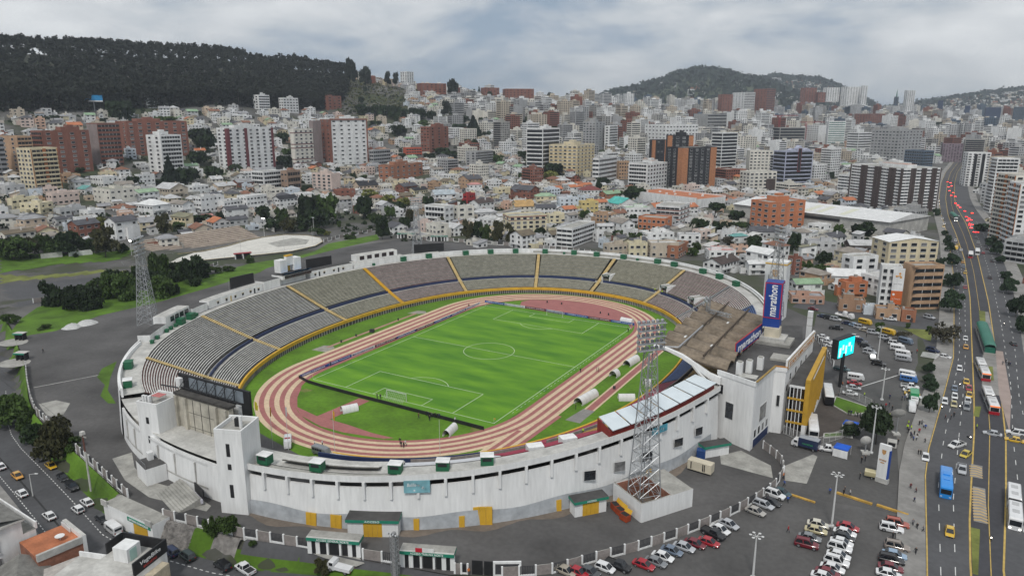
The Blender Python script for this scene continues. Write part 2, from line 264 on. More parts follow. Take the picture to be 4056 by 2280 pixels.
TREES=[tuple(float(v) if t=='f' else v for v,t in zip(r.split(),'ffffs')) for r in '''-301.3 -8.7 13.8 20.2 b|-299.9 6.5 12.7 11 b|-292.8 14.5 13.7 16.7 d|-293.4 25.4 9.3 9.6 b|-274.4 26.5 18.1 16.4 o|-335.2 62.9 9.3 10.2 y|-344.2 108 4.6 6.9 b|-297.9 80.2 16.3 11 o|-313.3 102.2 6.4 8.2 b|-370.4 146.5 9.2 8.3 c|-476.3 213.4 23.1 16.7 c|-471.1 228.2 15 20.1 d|-523.2 194.8 9.4 6.9 c|-533.6 165 4.8 8 d|-490.3 298.8 11.5 13.8 p|-475.5 260.4 13.6 17.3 d|-526.6 283.5 14.3 22.2 d|-470.9 174.4 9.3 11.8 d|-467 177.8 4.7 7.5 b|-474.6 198.6 4.4 8.8 d|-408.5 61.6 3.8 7.3 d|-332.8 134.8 5.2 14.8 d|-329.2 149 6.5 6.2 d|-199.2 -44.4 11.3 9.1 h|-186.4 -41.3 10.7 12.1 h|-179.8 -37.6 9.7 12 h|-193.1 -21 11.3 12.6 H|-182.3 -19.5 12.7 12.9 H|-202.3 -1.5 11.2 8.4 H|-196.8 7 15.7 10.8 H|-209.1 13.1 8 9.3 H|-172.6 -9.3 10.8 12.8 H|-174.7 -1 11 10.2 h|-183.2 14.8 15.4 13.6 h|-194.4 37 4.1 8.1 u|-192.9 44.2 3.6 7.5 u|-202.6 65.5 4.7 7.6 u|-267 197.4 23.2 21.5 b|-277 189.3 21.5 19 d|-261.1 151.4 11.6 12.1 o|-297.8 178.5 11.6 11.4 b|-310.1 170.6 11.2 15.8 d|-330.6 320.5 9.2 16.9 y|-257.5 228.7 18.1 15 d|-288.3 294.5 10.6 13.8 y|-269.1 293.3 9.5 14.5 y|-241.9 240.6 10.9 9.7 b|-186.8 165.1 15.5 9.3 d|-204 215.5 14.6 9 o|-244.1 294.4 12.1 11.4 d|-243.6 309.8 5.7 9.7 o|-187.5 234.1 7.4 5.8 o|-236.4 154.8 6.1 12.5 u|-228.2 156.9 3.8 5.8 y|-205.7 159.3 4.8 7.6 u|-131.8 186.5 15.2 7.9 o|-128.5 193.3 13.1 8 d|-121.8 192.2 13 7.6 b|-110.1 189.4 15.7 9.9 o|-102.7 193.6 14.2 9.2 o|-210 154.4 3.3 8.3 u|-384.7 293.2 8.2 13 d|-218.4 189.7 1.7 5.6 u|-116.4 455.2 14.1 21.4 d|-127.9 456 8.4 16.1 b|-106.3 318.9 8.3 10.5 b|-14.8 365.8 13.8 16.6 m|0.2 374 7.8 12.7 d|-14.6 311 11.1 7.8 p|-5.1 294 10.7 9.5 d|4.8 299.6 9.2 11.1 d|14.2 327.4 6.4 10 b|35.8 272.2 6.4 9.7 d|42.3 280.6 2.9 6 u|23.3 251.6 7.7 10.8 x|-172.9 510.8 10.3 11.2 d|-50.4 252.5 5.3 6.8 u|-35.5 246 5.9 10.3 b|-101.8 233.8 6.1 8.4 d|-69.4 330.1 5.6 6.1 d|11.9 212 5.9 8 u|10.2 227.1 6.8 6.2 b|16.2 247.6 4.9 6.4 u|39.7 243.9 5.4 7.7 d|95.1 332.5 10.8 15.2 d|79.7 323.8 10 10.6 b|62.5 256.8 11.5 8.2 d|84 223.7 8.1 8.6 d|86.3 192.8 6.4 9.3 b|78.2 200.5 6.3 6.9 b|41.1 244.6 10.8 7.7 d|143.2 372.7 3.8 4.4 v|144.8 329.5 7.1 5.7 v|145.7 304.1 6.1 6.2 v|146.3 252.3 8.5 7.7 v|146.2 193.5 9.2 8 v|144.5 142.6 9.8 9 v|140.3 239.1 7.8 4.8 v|141 195.7 4.4 5.6 v|138.2 482.3 6.3 6.3 v|167.7 408.5 5.5 13.1 v|170.3 335.1 7 9.1 v|169.9 305.7 7.9 7.1 v|170.3 276.3 5 5.6 v|169.8 231.4 4.8 5.4 v|168.6 193.8 7.9 7.4 v|167.9 146.2 10.2 7.7 v|167.7 120.1 8.2 5.1 v|120.5 97 4.2 5.2 u|129.5 106.3 2.5 2.4 u|136.8 105.4 2.9 2.9 u|141.9 91.4 8.3 10.8 x|137.4 51.8 3.9 4.3 v|137.5 41.8 3.6 4 v|138 34.7 3.7 4.1 v|137.8 14.6 6.9 4.5 v|126.1 -14.4 10.5 7.8 k|120 -13.1 3.5 4.8 k|128.2 88.1 3.8 6 x|-90.2 -114.9 9.1 11.1 b|-54.9 -121.1 10.9 11.3 o|-82.3 -115.4 3.6 4.8 u|-187.5 -67.1 4.6 7.5 u|-165.6 -65.1 2.2 5.6 u|15.3 -125.6 4.6 4.7 b|12.5 -127.5 5.5 2.7 b|39 -123.5 3.5 3.2 o|22.2 -125.4 1.9 1.9 u|-751 356.4 29.2 25.1 w|-694.5 303.9 20.6 16 d|-690.9 317.3 20.8 17.5 d|-685.9 311.2 14 15.9 c|-695 223.3 6.7 15.3 d|-683.2 284.8 6.5 10 d|-669.2 350.5 8.8 27.8 b|-599.9 340.2 15.7 23.3 d|-591.5 349.5 15.8 17.8 c|-568.2 324.8 17.5 22.4 d|-750.3 223.8 5.7 16.2 o|-700.7 239.4 5.7 11.3 d|-771.7 793.6 45.5 26.3 e|-760.3 820.1 37 28.5 e|-772.1 891.8 28.2 17.1 e|-770.5 912.1 26.6 15.1 e|-675.8 961.4 33.6 27.7 e|-564.7 784.9 27.3 23.6 e|-746.3 1129.1 15.6 14.4 c|-739.5 1133.5 17.8 15.6 d|-727.9 1140.9 23.4 13.2 c|-707.4 1153.8 19 16.8 d|-653.3 680.8 17.2 21.3 d|-644.2 687.9 15.1 19.5 d|-636.8 699.9 16.9 21.4 d|-625.8 707.6 18.2 21.3 d|-608.2 707 20.1 21.1 d|-604.4 724 15 16 d|-603.3 745.1 13.8 16.2 d|-580.3 737.1 17.5 19.5 d|-570.7 751.4 14.2 16 d|-532.2 775.6 12.6 21.3 d|-535.2 794.2 8.5 16.2 d|-468.4 714.7 27.5 28 c|-497.4 723.4 12 23.6 d|-546.3 637.4 14.5 26 d|-600.4 650.8 8.7 20.3 d|-585.4 453.8 13.7 14.6 d|-503.4 377.4 14.1 18.1 d|-439.7 592.8 9.2 26.6 d|-415.8 583.2 10.5 21.7 d|-439.9 566.1 7.6 17.3 d|-409.9 402.6 4.9 11 u|-351.2 589.8 11.5 18.2 b|-545.6 698.4 12.8 28.8 b|-499.3 794.5 13.5 19.5 d|-524.7 913.7 11 11.7 d|-470.7 871.3 7 11.1 d|-536.9 414.7 11.4 16.4 b|-470.4 546.2 6.9 10.1 d|-432 649.8 11.8 21.5 d|-400.7 713.4 7.7 9.6 c|-338.2 630.1 11.2 13 d|-685.3 1393.6 29.3 26.9 e|-675.6 1398.6 16.8 18.8 e|-645.7 1413.2 31 21.5 e|-606.9 1431.2 42.2 21.5 c|-595.4 1436.3 22.9 18.8 c|-558.6 1452 13 16.1 d|-546.3 1463 20.5 16.2 d|-356.2 1017.6 20.8 21.7 d|-331.1 1036.8 19.1 17.9 d|-496.7 1212.1 17.9 23.2 d|-449.3 1141.8 17 22 d|-248.5 785.9 11.7 12.8 d|-250 548.4 13.7 22.9 d|-239.4 519.3 9.6 24.6 y|-171.4 510.1 9.2 12.9 d|-510.8 892 14.4 11.4 d|-499.4 1009.3 9.7 8.2 c|-596 1290.6 9.4 12.5 d|-433.3 758.6 8 10.1 c|-368.7 1203.7 12.6 26.9 d|-402.1 1374.7 11.6 12.5 d|-411.2 1094.7 8 14.8 d|-267.6 502.5 7.2 8.6 u|-161.9 2099.7 21.3 31.3 d|-88.8 2330.3 16.9 22.9 d|51.7 2109.6 29.7 48.6 d|126.5 1700.4 31.2 37.2 d|103.4 1786.1 18.7 32.9 d|-18 1168.1 12.3 16.6 d|-6.5 836.1 10.3 11.1 d|-198 1408.2 15.7 17.3 d|-212.8 -4.9 8.2 12.8 h|-201.1 -20.8 8.3 11.7 H|-198.1 -30.7 7.6 10.9 h|-191.5 -3.1 10.7 12.9 h|-197.1 15.1 10.7 12.1 h|-191 27.1 8.6 9.8 h|-195.3 -40.1 7.9 9.6 H|-313.4 -7.6 10.4 14.8 d|-301.2 -2 11 13.1 o|-296.4 10.5 10.6 13.1 b|-285 26.7 9.5 10.2 d|-316.9 10.3 6.4 10.6 d|-277 38 5.8 7.2 d|-102.6 -110.4 4.9 7.2 H|-83.6 -114.1 4.6 6 u|-64.7 -119.2 5.3 6.9 h|-49.7 -119.3 3.6 4.6 u|-71.9 -117.9 5.1 6.4 h|-259.5 163.2 9.4 13.9 d|-256.1 177.1 14.4 16.6 d|-274.5 150.8 8.6 13.1 d|-228.7 206.6 10.6 11.7 b|-257.4 271.1 9.2 13.1 d'''.split('|')]
CARS=[tuple(float(v) if t=='f' else v for v,t in zip(r.split(),'fffss')) for r in '''80.3 -103 -5 sedan beige|82.4 -102.2 -5 sedan red|84.2 -101 -5 sedan darkgrey|86.3 -98.5 -5 hatch white|88.1 -96.7 -5 pickup black|92.2 -94 -5 sedan red|93.9 -92 -5 sedan grey|94.5 -89.7 -5 sedan white|95.4 -87 -5 sedan bluegrey|97.1 -84.6 -5 sedan silver|98.6 -82.4 -5 sedan darkred|100.8 -80.5 -5 sedan red|100.8 -77.2 -18 pickup black|101.6 -74.9 -18 sedan white|102.7 -72.1 -18 sedan silver|106.4 -64.2 -14 sedan beigesilver|107.3 -60.6 -14 wagon silver|108.5 -58.6 -14 sedan black|108.7 -55 -14 suv white|109.7 -53.1 -14 sedan darkteal|118.7 -62.9 3 sedan creamwhite|118.6 -65.5 3 sedan cream|117.9 -68.9 3 sedan grey|117.7 -71.7 3 suv darkred|124.1 -60.9 -3 sedan red|123.8 -63.4 -3 sedan white|123.7 -65.3 -3 sedan black|123.6 -67.5 -3 sedan white|123.5 -69.7 -3 suv white|123.6 -72.5 -3 sedan white|123.5 -74.9 -3 suv white|123.1 -77.4 -3 sedan white|122.5 -79.4 -3 sedan darkred|122 -81 -3 sedan white|132.8 -54.6 4 suv salmonred|131.9 -57.2 4 suv white|133.2 -63.8 4 suv taupe|132.9 -66.9 4 sedan lightblue|132.5 -69.2 4 suv black|132.5 -71.8 4 sedan darkred|132.3 -74.1 4 sedan white|137.4 -17.6 -91 sedan white|145 -20.6 -91 pickup silver|142.2 -52.5 -91 taxi yellow|144.2 -6.2 -125 pickup whitered|146 -10.9 -110 taxi yellowgreen|141.5 -32 -90 bus skyblue|154.1 -36.4 -93 artic white|152.5 6.7 178 sedan silver|157.9 10 178 suv white|157.2 4.9 178 taxi yellow|147.1 1 -60 moto black|149.3 -50.9 -90 moto black|116.3 -24.9 190 pickup white|110.7 -26 172 boxtruck navy|126.8 -34.7 0 trailer cream|92.9 117.3 -15 sedan darkred|98.1 106.8 -10 sedan navy|100.6 105.4 -10 suv black|103.3 104.2 -8 suv silver|106.1 110.4 -25 flatbed white|114.3 104.7 -25 van yellow|104.9 91 5 pickup black|108.1 100.6 -8 sedan navy|110.9 99.2 -8 sedan lightblue|113 96.6 -8 suv silver|115.1 93.7 -8 sedan beige|118.1 91.5 -5 suv silver|123.4 94.1 -30 van yellow|122.7 115.6 0 pickup white|136.7 126.9 -30 suv silver|102.1 76 -8 sedan white|104.3 71.1 -8 sedan white|106.3 65.9 -8 sedan white|112.3 82.4 -8 sedan white|113.7 80.1 -8 sedan white|115.1 77 -8 suv navy|116.4 74.1 -8 sedan black|117.4 71.2 -8 suv black|118.4 67.5 -8 sedan grey|118.9 64.5 -8 suv silver|120.1 59.3 -80 pickup whitered|122.5 52.7 -6 suv black|122.6 86.1 -5 suv silver|124.6 82.7 -5 sedan black|126.1 80.2 -5 suv white|127.3 73.8 -2 van white|129.2 67.7 -2 van white|129.6 62.1 -2 van silver|129.5 84.6 -30 van bluegrey|138.3 78.1 -25 suv navy|141.9 72.6 -15 sedan white|112.3 40.8 -10 pickup teal|117.1 33.8 5 van white|117.2 29.1 5 sedan red|117.3 24.5 5 sedan silver|116.9 19.1 5 sedan white|131.4 45 -8 van white|131.9 40.5 -5 van bluewhite|132.4 34.1 0 pickup white|132.8 30.6 0 sedan white|133.2 28 0 taxi yellow|133.7 26 0 sedan white|133.8 22.8 -87 truckgreen green|133.5 15.2 -87 van white|111.5 12 -80 coach blackwhite|110.9 -14.8 -80 coach white|148.8 100.2 -90 sedan white|148.6 88.2 -90 taxi orange|146.1 60.6 -90 hatch white|147.7 47.6 -90 taxi yellow|148.2 41.7 -90 sedan red|148.1 35.2 -90 taxi yellow|147.6 30 -90 sedan white|147.1 23.7 -90 suv grey|144.4 39 -90 sedan bluegrey|144.3 32 -90 sedan white|144 24.6 -90 taxi cream|141.7 25.6 -90 hatch white|145.5 23.7 -90 moto black|145.9 44 -90 moto black|141 20.7 -90 moto black|152.5 60.4 -86 artic redfront|153.1 30.6 -86 artic redfront|163.9 101.7 100 sedan black|162.9 130.1 90 moto black|151.9 310.9 -90 sedan white|150.5 331 -90 taxi yellow|149.4 315.4 -90 van yellow|149 262.8 -90 sedan white|151.8 267.8 -90 taxi orange|151.9 252.9 -90 sedan bluegrey|152.2 235.2 -90 taxi yellow|151.2 196.4 -90 sedan red|149.6 350.1 -90 sedan white|156.2 290.2 -92 bus redfront|160.1 303.4 -92 bus white|161.6 368.7 92 sedan darkgrey|162.1 347.2 92 sedan silver|162.3 322.7 92 sedan black|166 322.7 92 suv black|163.2 306.7 92 sedan red|166.4 280.1 92 sedan black|162.8 228.1 92 sedan black|152.1 461.9 -95 artic white|148.1 813.1 95 jam red|151.2 802.2 95 jam white|148.7 749 95 jam silver|151.9 763.7 95 jam white|150.3 657.4 95 jam grey|153.8 648.8 95 jam silver|149.3 707.3 95 jam white|152.5 686.4 95 jam taxi|152.9 585 95 jam red|154.7 568.4 95 jam white|156 552.2 95 jam white|159 526.1 95 jam black|164 513.9 95 jam taxi|159.1 486.1 95 jam red|160.7 476.6 95 jam black|161.8 467.2 95 jam grey|159.2 462.4 95 jam white|160.4 444 95 jam black|161.6 438.5 95 jam silver|159.8 434.4 95 jam black|163.5 416.1 95 jam silver|161.6 398.5 95 jam grey|163.6 399.6 95 jam black|160.4 420 95 jam white|137 890.6 -86 oncoming white|137.6 807.2 -86 oncoming silver|138.1 730.5 -86 oncoming white|138.1 672.6 -86 oncoming grey|139.6 600.7 -86 oncoming white|139.5 572.9 -86 oncoming silver|139.3 522.6 -86 oncoming white|140.9 493.4 -86 oncoming white|142.2 465.9 -86 oncoming silver|143.5 434.3 -86 oncoming white|142.9 415.9 -86 oncoming taxi|-60.7 -122.6 -9 suv black|-53.6 -123.7 -9 taxi yellow|-55.4 -130.7 -9 taxi orange|-45 -125.6 -9 sedan black|-38.2 -127.1 -9 suv black|-18.4 -131.8 -9 sedan black|-6.1 -133.3 -9 sedan greyblue|-11.6 -133.1 -9 sedan tealwhite|-28.3 -129.4 172 sedan white|-27 -132.2 172 hatch white|-29.8 -136.9 172 sedan white|-45.5 -134.7 172 sedan white|-12.2 -133.1 172 van white|5.6 -132.1 172 suv navy|9.7 -131.4 172 suv darkgreen|18.6 -130 172 suv black|23.4 -128.6 172 pickup white|-64.3 -130.3 172 sedan white|42 -121.7 190 smalltruck white|-4.7 -90.7 -45 van whiteamb|6.3 -90 0 van grey|-259.1 244.4 -10 sedan red|-162.2 210.4 -15 suv silver|-171.7 217.9 -10 taxi yellow|-144.9 205.1 -10 sedan navy|-137.4 203.2 -10 sedan silver|-129.4 200.1 -10 sedan black|-81.8 200.9 60 taxi yellow|1.1 283.8 -70 sedan white|4 291.2 -70 van white|-294.4 20.3 60 sedan silver|-294.3 25.2 60 sedan grey|-294.6 29.9 60 sedan silver|-294.7 71.8 60 suv silver|-295.9 80.4 60 sedan silver'''.split('|')]
PEOPLE=[tuple(float(v) if t=='f' else v for v,t in zip(r.split(),'ffss')) for r in '''141.8 12.1 maroon w|143.1 12.5 black s|143.9 15.1 black w|127.5 21.1 navy s|126.9 13 red s|127.7 14.5 navy s|128.6 11.8 black s|118.1 2.3 black s|118.7 2.4 navy s|119.8 1.9 white s|120.4 2 black s|121.1 2 grey s|121.8 2 black s|120.8 19 vest s|128.3 5.4 vest s|132.9 -0.5 vest s|133.8 -0.4 vest s|133 2.6 vest s|133.2 -2.9 black s|133.8 -5.2 navy s|134.5 -7.8 blue s|135.3 -5.8 black w|135.7 -1.8 red w|136.7 2.7 white s|137.1 2.1 blue w|135.6 3.7 black s|136.2 4.5 grey s|134.6 -4 black s|134.1 -6.5 navy w|135.2 -7.2 white w|137.1 -7.8 black w|131.1 -11.9 black s|109.6 -3.7 black s|130.7 22 navy s|131.4 22.2 blue s|132 22.8 white s|116.2 85.6 black s|131.8 69.3 black w|133.4 73.4 red s|149.1 9 vest s|160 76.3 black w|161 73.4 navy w|160.6 73.7 black s|158.9 73.4 grey w|135.8 -16.2 black s|136.3 -15.9 black s|114 15.4 grey s|114.1 25.2 orange s|123.9 -27.8 black s|124.6 -26.4 black s|124.3 -36.8 black s|108.8 -45.4 orange s|109.6 -49.1 blue w|111.6 -56.1 blue w|121.9 -45.2 black s|121.8 -46.7 black s|123.1 -46.1 white s|119.1 -47.6 blue s|134.7 -36.2 maroon w|135.8 -37.8 maroon w|135.6 -42.5 navy w|136.4 -54.1 black w|135.6 -53 grey w|136.4 -64.1 black w|113.7 -68.3 red w|120.9 -63.5 white w|137.5 -54.7 grey w|132.3 -60.3 black s|-38.1 -40.3 navy s|-38.9 46.2 black s|-5.5 -54.8 black s|-4.4 -54.6 black s|14.8 -57.7 black s|15.7 -58 navy s|16.4 -58 black s|17 -58 grey s|17.8 -57.7 black s|18.6 -57.6 black s|19.2 -57.5 navy s|14.1 -60.3 maroon w|17.7 -60.1 black s|24.4 -57.4 white s|19.6 -75.5 black w|21.1 -76.9 black s|21.8 -76.8 black s|21.6 -75.8 white w|1.5 -87.5 white s|3.1 -86.4 white s|42.1 -0.3 grey s|42.7 -0.2 black s|37.9 -4.1 black s|49.4 -32.4 black s|35.1 46.4 black s|-136.5 -81.2 black w|65 -112.5 orange s|93.4 -38.4 orange s'''.split('|')]
# ---------------------------------------------------------------- colours and materials
RGB=dict(white=(.74,.74,.73),creamwhite=(.68,.65,.58),cream=(.66,.57,.39),paleyellow=(.68,.61,.42),yellow=(.62,.50,.22),creamorange=(.62,.50,.38),tan=(.46,.30,.19),beige=(.52,.45,.36),peach=(.60,.40,.30),
 grey=(.30,.30,.31),midgrey=(.36,.36,.36),palegrey=(.50,.50,.50),pale=(.56,.55,.53),browngrey=(.27,.22,.21),brick=(.235,.095,.065),orangebrick=(.35,.15,.085),orange=(.52,.19,.09),orangered=(.50,.10,.05),red=(.35,.03,.03),
 brown=(.33,.23,.17),brownshop=(.36,.22,.14),darkbrown=(.075,.055,.05),pinkwhite=(.66,.53,.47),maroon=(.16,.045,.05),black=(.025,.026,.03),lilac=(.42,.44,.55),steelblue=(.10,.14,.19),darkblue=(.04,.06,.11),purple=(.25,.19,.22),concrete=(.34,.33,.31),
 palebluewhite=(.60,.65,.70),mossbrown=(.16,.13,.09),slate=(.09,.09,.10),rustbrown=(.23,.11,.07),planted=(.25,.26,.20),palegreen=(.30,.42,.28),teal=(.14,.34,.32),tealbright=(.09,.45,.40),brownish=(.27,.24,.21),olive=(.22,.21,.14),terracotta=(.40,.16,.09),
 pink=(.50,.24,.22),ochre=(.46,.29,.12),glassroof=(.40,.45,.48),yellowroof=(.55,.42,.18),salmon=(.50,.30,.22),orangetile=(.47,.17,.08),maroonroof=(.20,.06,.055),greenroof=(.26,.38,.24))
MATS={}
def mat(key,rgb,rough=.75,var=.18,scale=.35,metal=0,bump=0,streak=0,emit=0,coat=0,fine=None,spec=.4,fa=.12):
 """Principled material: base colour varied by object-space noise, optional vertical streaks, fine bump."""
 if key in MATS: return MATS[key]
 m=bpy.data.materials.new(key); m.use_nodes=True; t=m.node_tree; L=t.links; b=t.nodes['Principled BSDF']
 b.inputs['Roughness'].default_value=rough; b.inputs['Metallic'].default_value=metal; b.inputs['Specular IOR Level'].default_value=spec
 if coat: b.inputs['Coat Weight'].default_value=coat
 g=t.nodes.new('ShaderNodeTexCoord'); n=t.nodes.new('ShaderNodeTexNoise'); n.inputs['Scale'].default_value=scale; n.inputs['Detail'].default_value=5
 vec=g.outputs['Object']
 if streak:
  mp=t.nodes.new('ShaderNodeMapping'); mp.inputs['Scale'].default_value=(1,1,streak); L.new(vec,mp.inputs[0]); vec=mp.outputs[0]
 L.new(vec,n.inputs['Vector'])
 mr=t.nodes.new('ShaderNodeMapRange'); mr.inputs[1].default_value=.28; mr.inputs[2].default_value=.72; mr.inputs[3].default_value=1-var; mr.inputs[4].default_value=1+var*.45
 L.new(n.outputs[0],mr.inputs[0])
 src=mr.outputs[0]
 if fine:
  n2=t.nodes.new('ShaderNodeTexNoise'); n2.inputs['Scale'].default_value=fine; n2.inputs['Detail'].default_value=3; L.new(vec,n2.inputs['Vector'])
  m2=t.nodes.new('ShaderNodeMapRange'); m2.inputs[1].default_value=.3; m2.inputs[2].default_value=.7; m2.inputs[3].default_value=1-fa; m2.inputs[4].default_value=1+fa*.8; L.new(n2.outputs[0],m2.inputs[0])
  mm=t.nodes.new('ShaderNodeMath'); mm.operation='MULTIPLY'; L.new(src,mm.inputs[0]); L.new(m2.outputs[0],mm.inputs[1]); src=mm.outputs[0]
 vm=t.nodes.new('ShaderNodeVectorMath'); vm.operation='SCALE'; vm.inputs[0].default_value=rgb[:3]; L.new(src,vm.inputs['Scale']); L.new(vm.outputs[0],b.inputs['Base Color'])
 if bump:
  bn=t.nodes.new('ShaderNodeBump'); bn.inputs['Strength'].default_value=bump; L.new(n.outputs[0],bn.inputs['Height']); L.new(bn.outputs[0],b.inputs['Normal'])
 if emit:
  b.inputs['Emission Color'].default_value=(*rgb[:3],1); b.inputs['Emission Strength'].default_value=emit
 MATS[key]=m; return m
def wallm(c): return mat('wall_'+c,RGB[c],.85,.22,.22,streak=.35,fine=1.3)
def roofm(c): return mat('roof_'+c,RGB[c],.85,.35,.3,fine=2.0)
GLASS=mat('window_glass',(.022,.025,.03),.12,.5,.9,spec=.6)
GLASSB=mat('curtained_glass',(.20,.20,.20),.25,.6,.9,spec=.6)
GREENGL=mat('green_glass',(.10,.20,.17),.15,.4,.5,spec=.6)
FRAME=mat('frame_white',(.62,.62,.61),.6,.1)
DARK=mat('black_paint_and_shade',(.018,.018,.02),.6,.3)
ASPH=mat('asphalt_roof',(.085,.082,.08),.9,.55,.16,fine=1.1)
WHITE=mat('white_paint',(.74,.74,.73),.7,.13,.3,streak=.3,fine=.8)
WHITEST=mat('stained_white_concrete',(.76,.76,.75),.85,.12,.2,streak=.14,fine=1.6,fa=.07)
CONC=mat('concrete',(.36,.35,.32),.9,.35,.3,fine=1.5)
CONCL=mat('pale_concrete',(.50,.49,.46),.9,.3,.25,fine=1.4)
YEL=mat('yellow_paint',(.62,.36,.03),.65,.2,.4)
YELP=mat('pale_yellow_stair',(.55,.42,.20),.8,.25,.6,fine=2)
NAVY=mat('navy_paint',(.02,.035,.10),.6,.2,.4)
GREEN=mat('green_paint',(.015,.12,.055),.55,.2,.5)
GREENS=mat('green_sign',(.02,.22,.14),.55,.12,.5)
STEEL=mat('galvanised_steel',(.40,.41,.42),.45,.2,.6,metal=.5)
GREYP=mat('fence_panel_grey',(.27,.24,.225),.9,.25,.5,fine=2)
GRILL=mat('fence_grille_dark',(.055,.055,.06),.8,.4,3.0)
BRICKR=mat('red_brick',(.32,.14,.09),.9,.3,.6,fine=2)
GRASSM=mat('grass_bank',(.085,.17,.012),.95,.5,.12,bump=.4,fine=1.4)
GRASSY=mat('dry_grass',(.17,.19,.045),.95,.5,.15,bump=.4,fine=1.2)
SOIL=mat('bare_earth',(.19,.155,.125),.95,.35,.2,fine=1.2)
BLUE=mat('sign_blue',(.012,.05,.26),.5,.12,.2)
REDB=mat('sign_red',(.50,.02,.04),.5,.1)
TXTW=mat('lettering_white',(.80,.80,.80),.6,.05)
TXTG=mat('lettering_ochre',(.45,.18,.02),.6,.15)
# ---------------------------------------------------------------- mesh builder
class MB:
 def __init__(s): s.v=[];s.f=[];s.m=[];s.mats=[];s.uv=None
 def mi(s,m):
  if m not in s.mats: s.mats.append(m)
  return s.mats.index(m)
 def face(s,pts,m):
  i=len(s.v); s.v+= [tuple(p) for p in pts]; s.f.append(tuple(range(i,i+len(pts)))); s.m.append(s.mi(m))
 def box(s,x0,x1,y0,y1,z0,z1,m,top=None,bot=True):
  i=len(s.v); s.v+=[(x0,y0,z0),(x1,y0,z0),(x1,y1,z0),(x0,y1,z0),(x0,y0,z1),(x1,y0,z1),(x1,y1,z1),(x0,y1,z1)]
  k=s.mi(m); t=s.mi(top) if top else k
  for q in ((0,1,5,4),(1,2,6,5),(2,3,7,6),(3,0,4,7)): s.f.append(tuple(i+a for a in q)); s.m.append(k)
  s.f.append((i+4,i+5,i+6,i+7)); s.m.append(t)
  if bot: s.f.append((i+3,i+2,i+1,i)); s.m.append(k)
  return s
 def obox(s,c,u,hu,hv,z0,z1,m,top=None):
  """box about (cx,cy), half length hu along unit vector u, half width hv across"""
  n=(-u[1],u[0]); P=[(c[0]+a*u[0]*hu+b*n[0]*hv,c[1]+a*u[1]*hu+b*n[1]*hv) for a,b in((-1,-1),(1,-1),(1,1),(-1,1))]
  s.prism(P,z0,z1,m,top); return s
 def prism(s,P,z0,z1,m,top=None):
  n=len(P); i=len(s.v); s.v+=[(x,y,z0) for x,y in P]+[(x,y,z1) for x,y in P]; k=s.mi(m)
  for a in range(n):
   b=(a+1)%n; s.f.append((i+a,i+b,i+n+b,i+n+a)); s.m.append(k)
  s.f.append(tuple(range(i+n,i+2*n))); s.m.append(s.mi(top) if top else k)
  s.f.append(tuple(reversed(range(i,i+n)))); s.m.append(k)
 def tube(s,a,b,r0,m,r1=None,n=6,cap=True):
  a=Vector(a);b=Vector(b);r1=r0 if r1 is None else r1; d=(b-a)
  if d.length<1e-6: return
  d.normalize(); u=d.orthogonal().normalized(); w=d.cross(u); i=len(s.v); k=s.mi(m)
  for p,r in((a,r0),(b,r1)):
   for j in range(n):
    t=2*math.pi*j/n; s.v.append(tuple(p+u*(r*math.cos(t))+w*(r*math.sin(t))))
  for j in range(n):
   q=(j+1)%n; s.f.append((i+j,i+q,i+n+q,i+n+j)); s.m.append(k)
  if cap:
   s.f.append(tuple(reversed(range(i,i+n)))); s.m.append(k); s.f.append(tuple(range(i+n,i+2*n))); s.m.append(k)
 def lathe(s,prof,m,n=10,c=(0,0,0)):
  i=len(s.v); k=s.mi(m)
  for r,z in prof:
   for j in range(n):
    t=2*math.pi*j/n; s.v.append((c[0]+r*math.cos(t),c[1]+r*math.sin(t),c[2]+z))
  for a in range(len(prof)-1):
   for j in range(n):
    q=(j+1)%n; s.f.append((i+a*n+j,i+a*n+q,i+a*n+n+q,i+a*n+n+j)); s.m.append(k)
  if prof[-1][0]>.01: s.f.append(tuple(i+(len(prof)-1)*n+j for j in range(n))); s.m.append(k)
 def strip(s,A,B,m):
  i=len(s.v); n=len(A); s.v+=[tuple(p) for p in A]+[tuple(p) for p in B]; k=s.mi(m)
  for a in range(n-1): s.f.append((i+a,i+a+1,i+n+a+1,i+n+a)); s.m.append(k)
 def mesh(s,name,smooth=False,ang=35):
  me=bpy.data.meshes.new(name); me.from_pydata(s.v,[],s.f)
  for m in s.mats: me.materials.append(m)
  me.polygons.foreach_set('material_index',s.m)
  if smooth:
   me.polygons.foreach_set('use_smooth',[True]*len(s.f)); me.set_sharp_from_angle(angle=R(ang))
  me.update(); return me
def obj(name,me,parent=None,loc=(0,0,0),rot=0,label=None,stuff=False):
 o=bpy.data.objects.new(name,me); o.location=loc
 if rot: o.rotation_euler=(0,0,rot) if not isinstance(rot,tuple) else rot
 if parent is not None: o.parent=parent
 if label: o['label']=label
 if stuff: o['kind']='stuff'
 COL.objects.link(o); return o
def part(name,mb,parent,label=None,smooth=False,stuff=False): return obj(name,mb.mesh(name,smooth),parent,label=label,stuff=stuff)
def thing(name,label,cat,loc=(0,0,0),rot=0,group=None):
 o=bpy.data.objects.new(name,None); o.empty_display_size=.5; o.location=loc; o.rotation_euler=(0,0,rot); o['label']=label; o['category']=cat
 if group: o['group']=group
 COL.objects.link(o); return o
def tag(o,label,cat,group=None):
 o['label']=label; o['category']=cat
 if group: o['group']=group
 return o
def struct(name,me,loc=(0,0,0)):
 o=obj(name,me,None,loc); o['kind']='structure'; return o
KIDS={}
def kids(o): return o.children
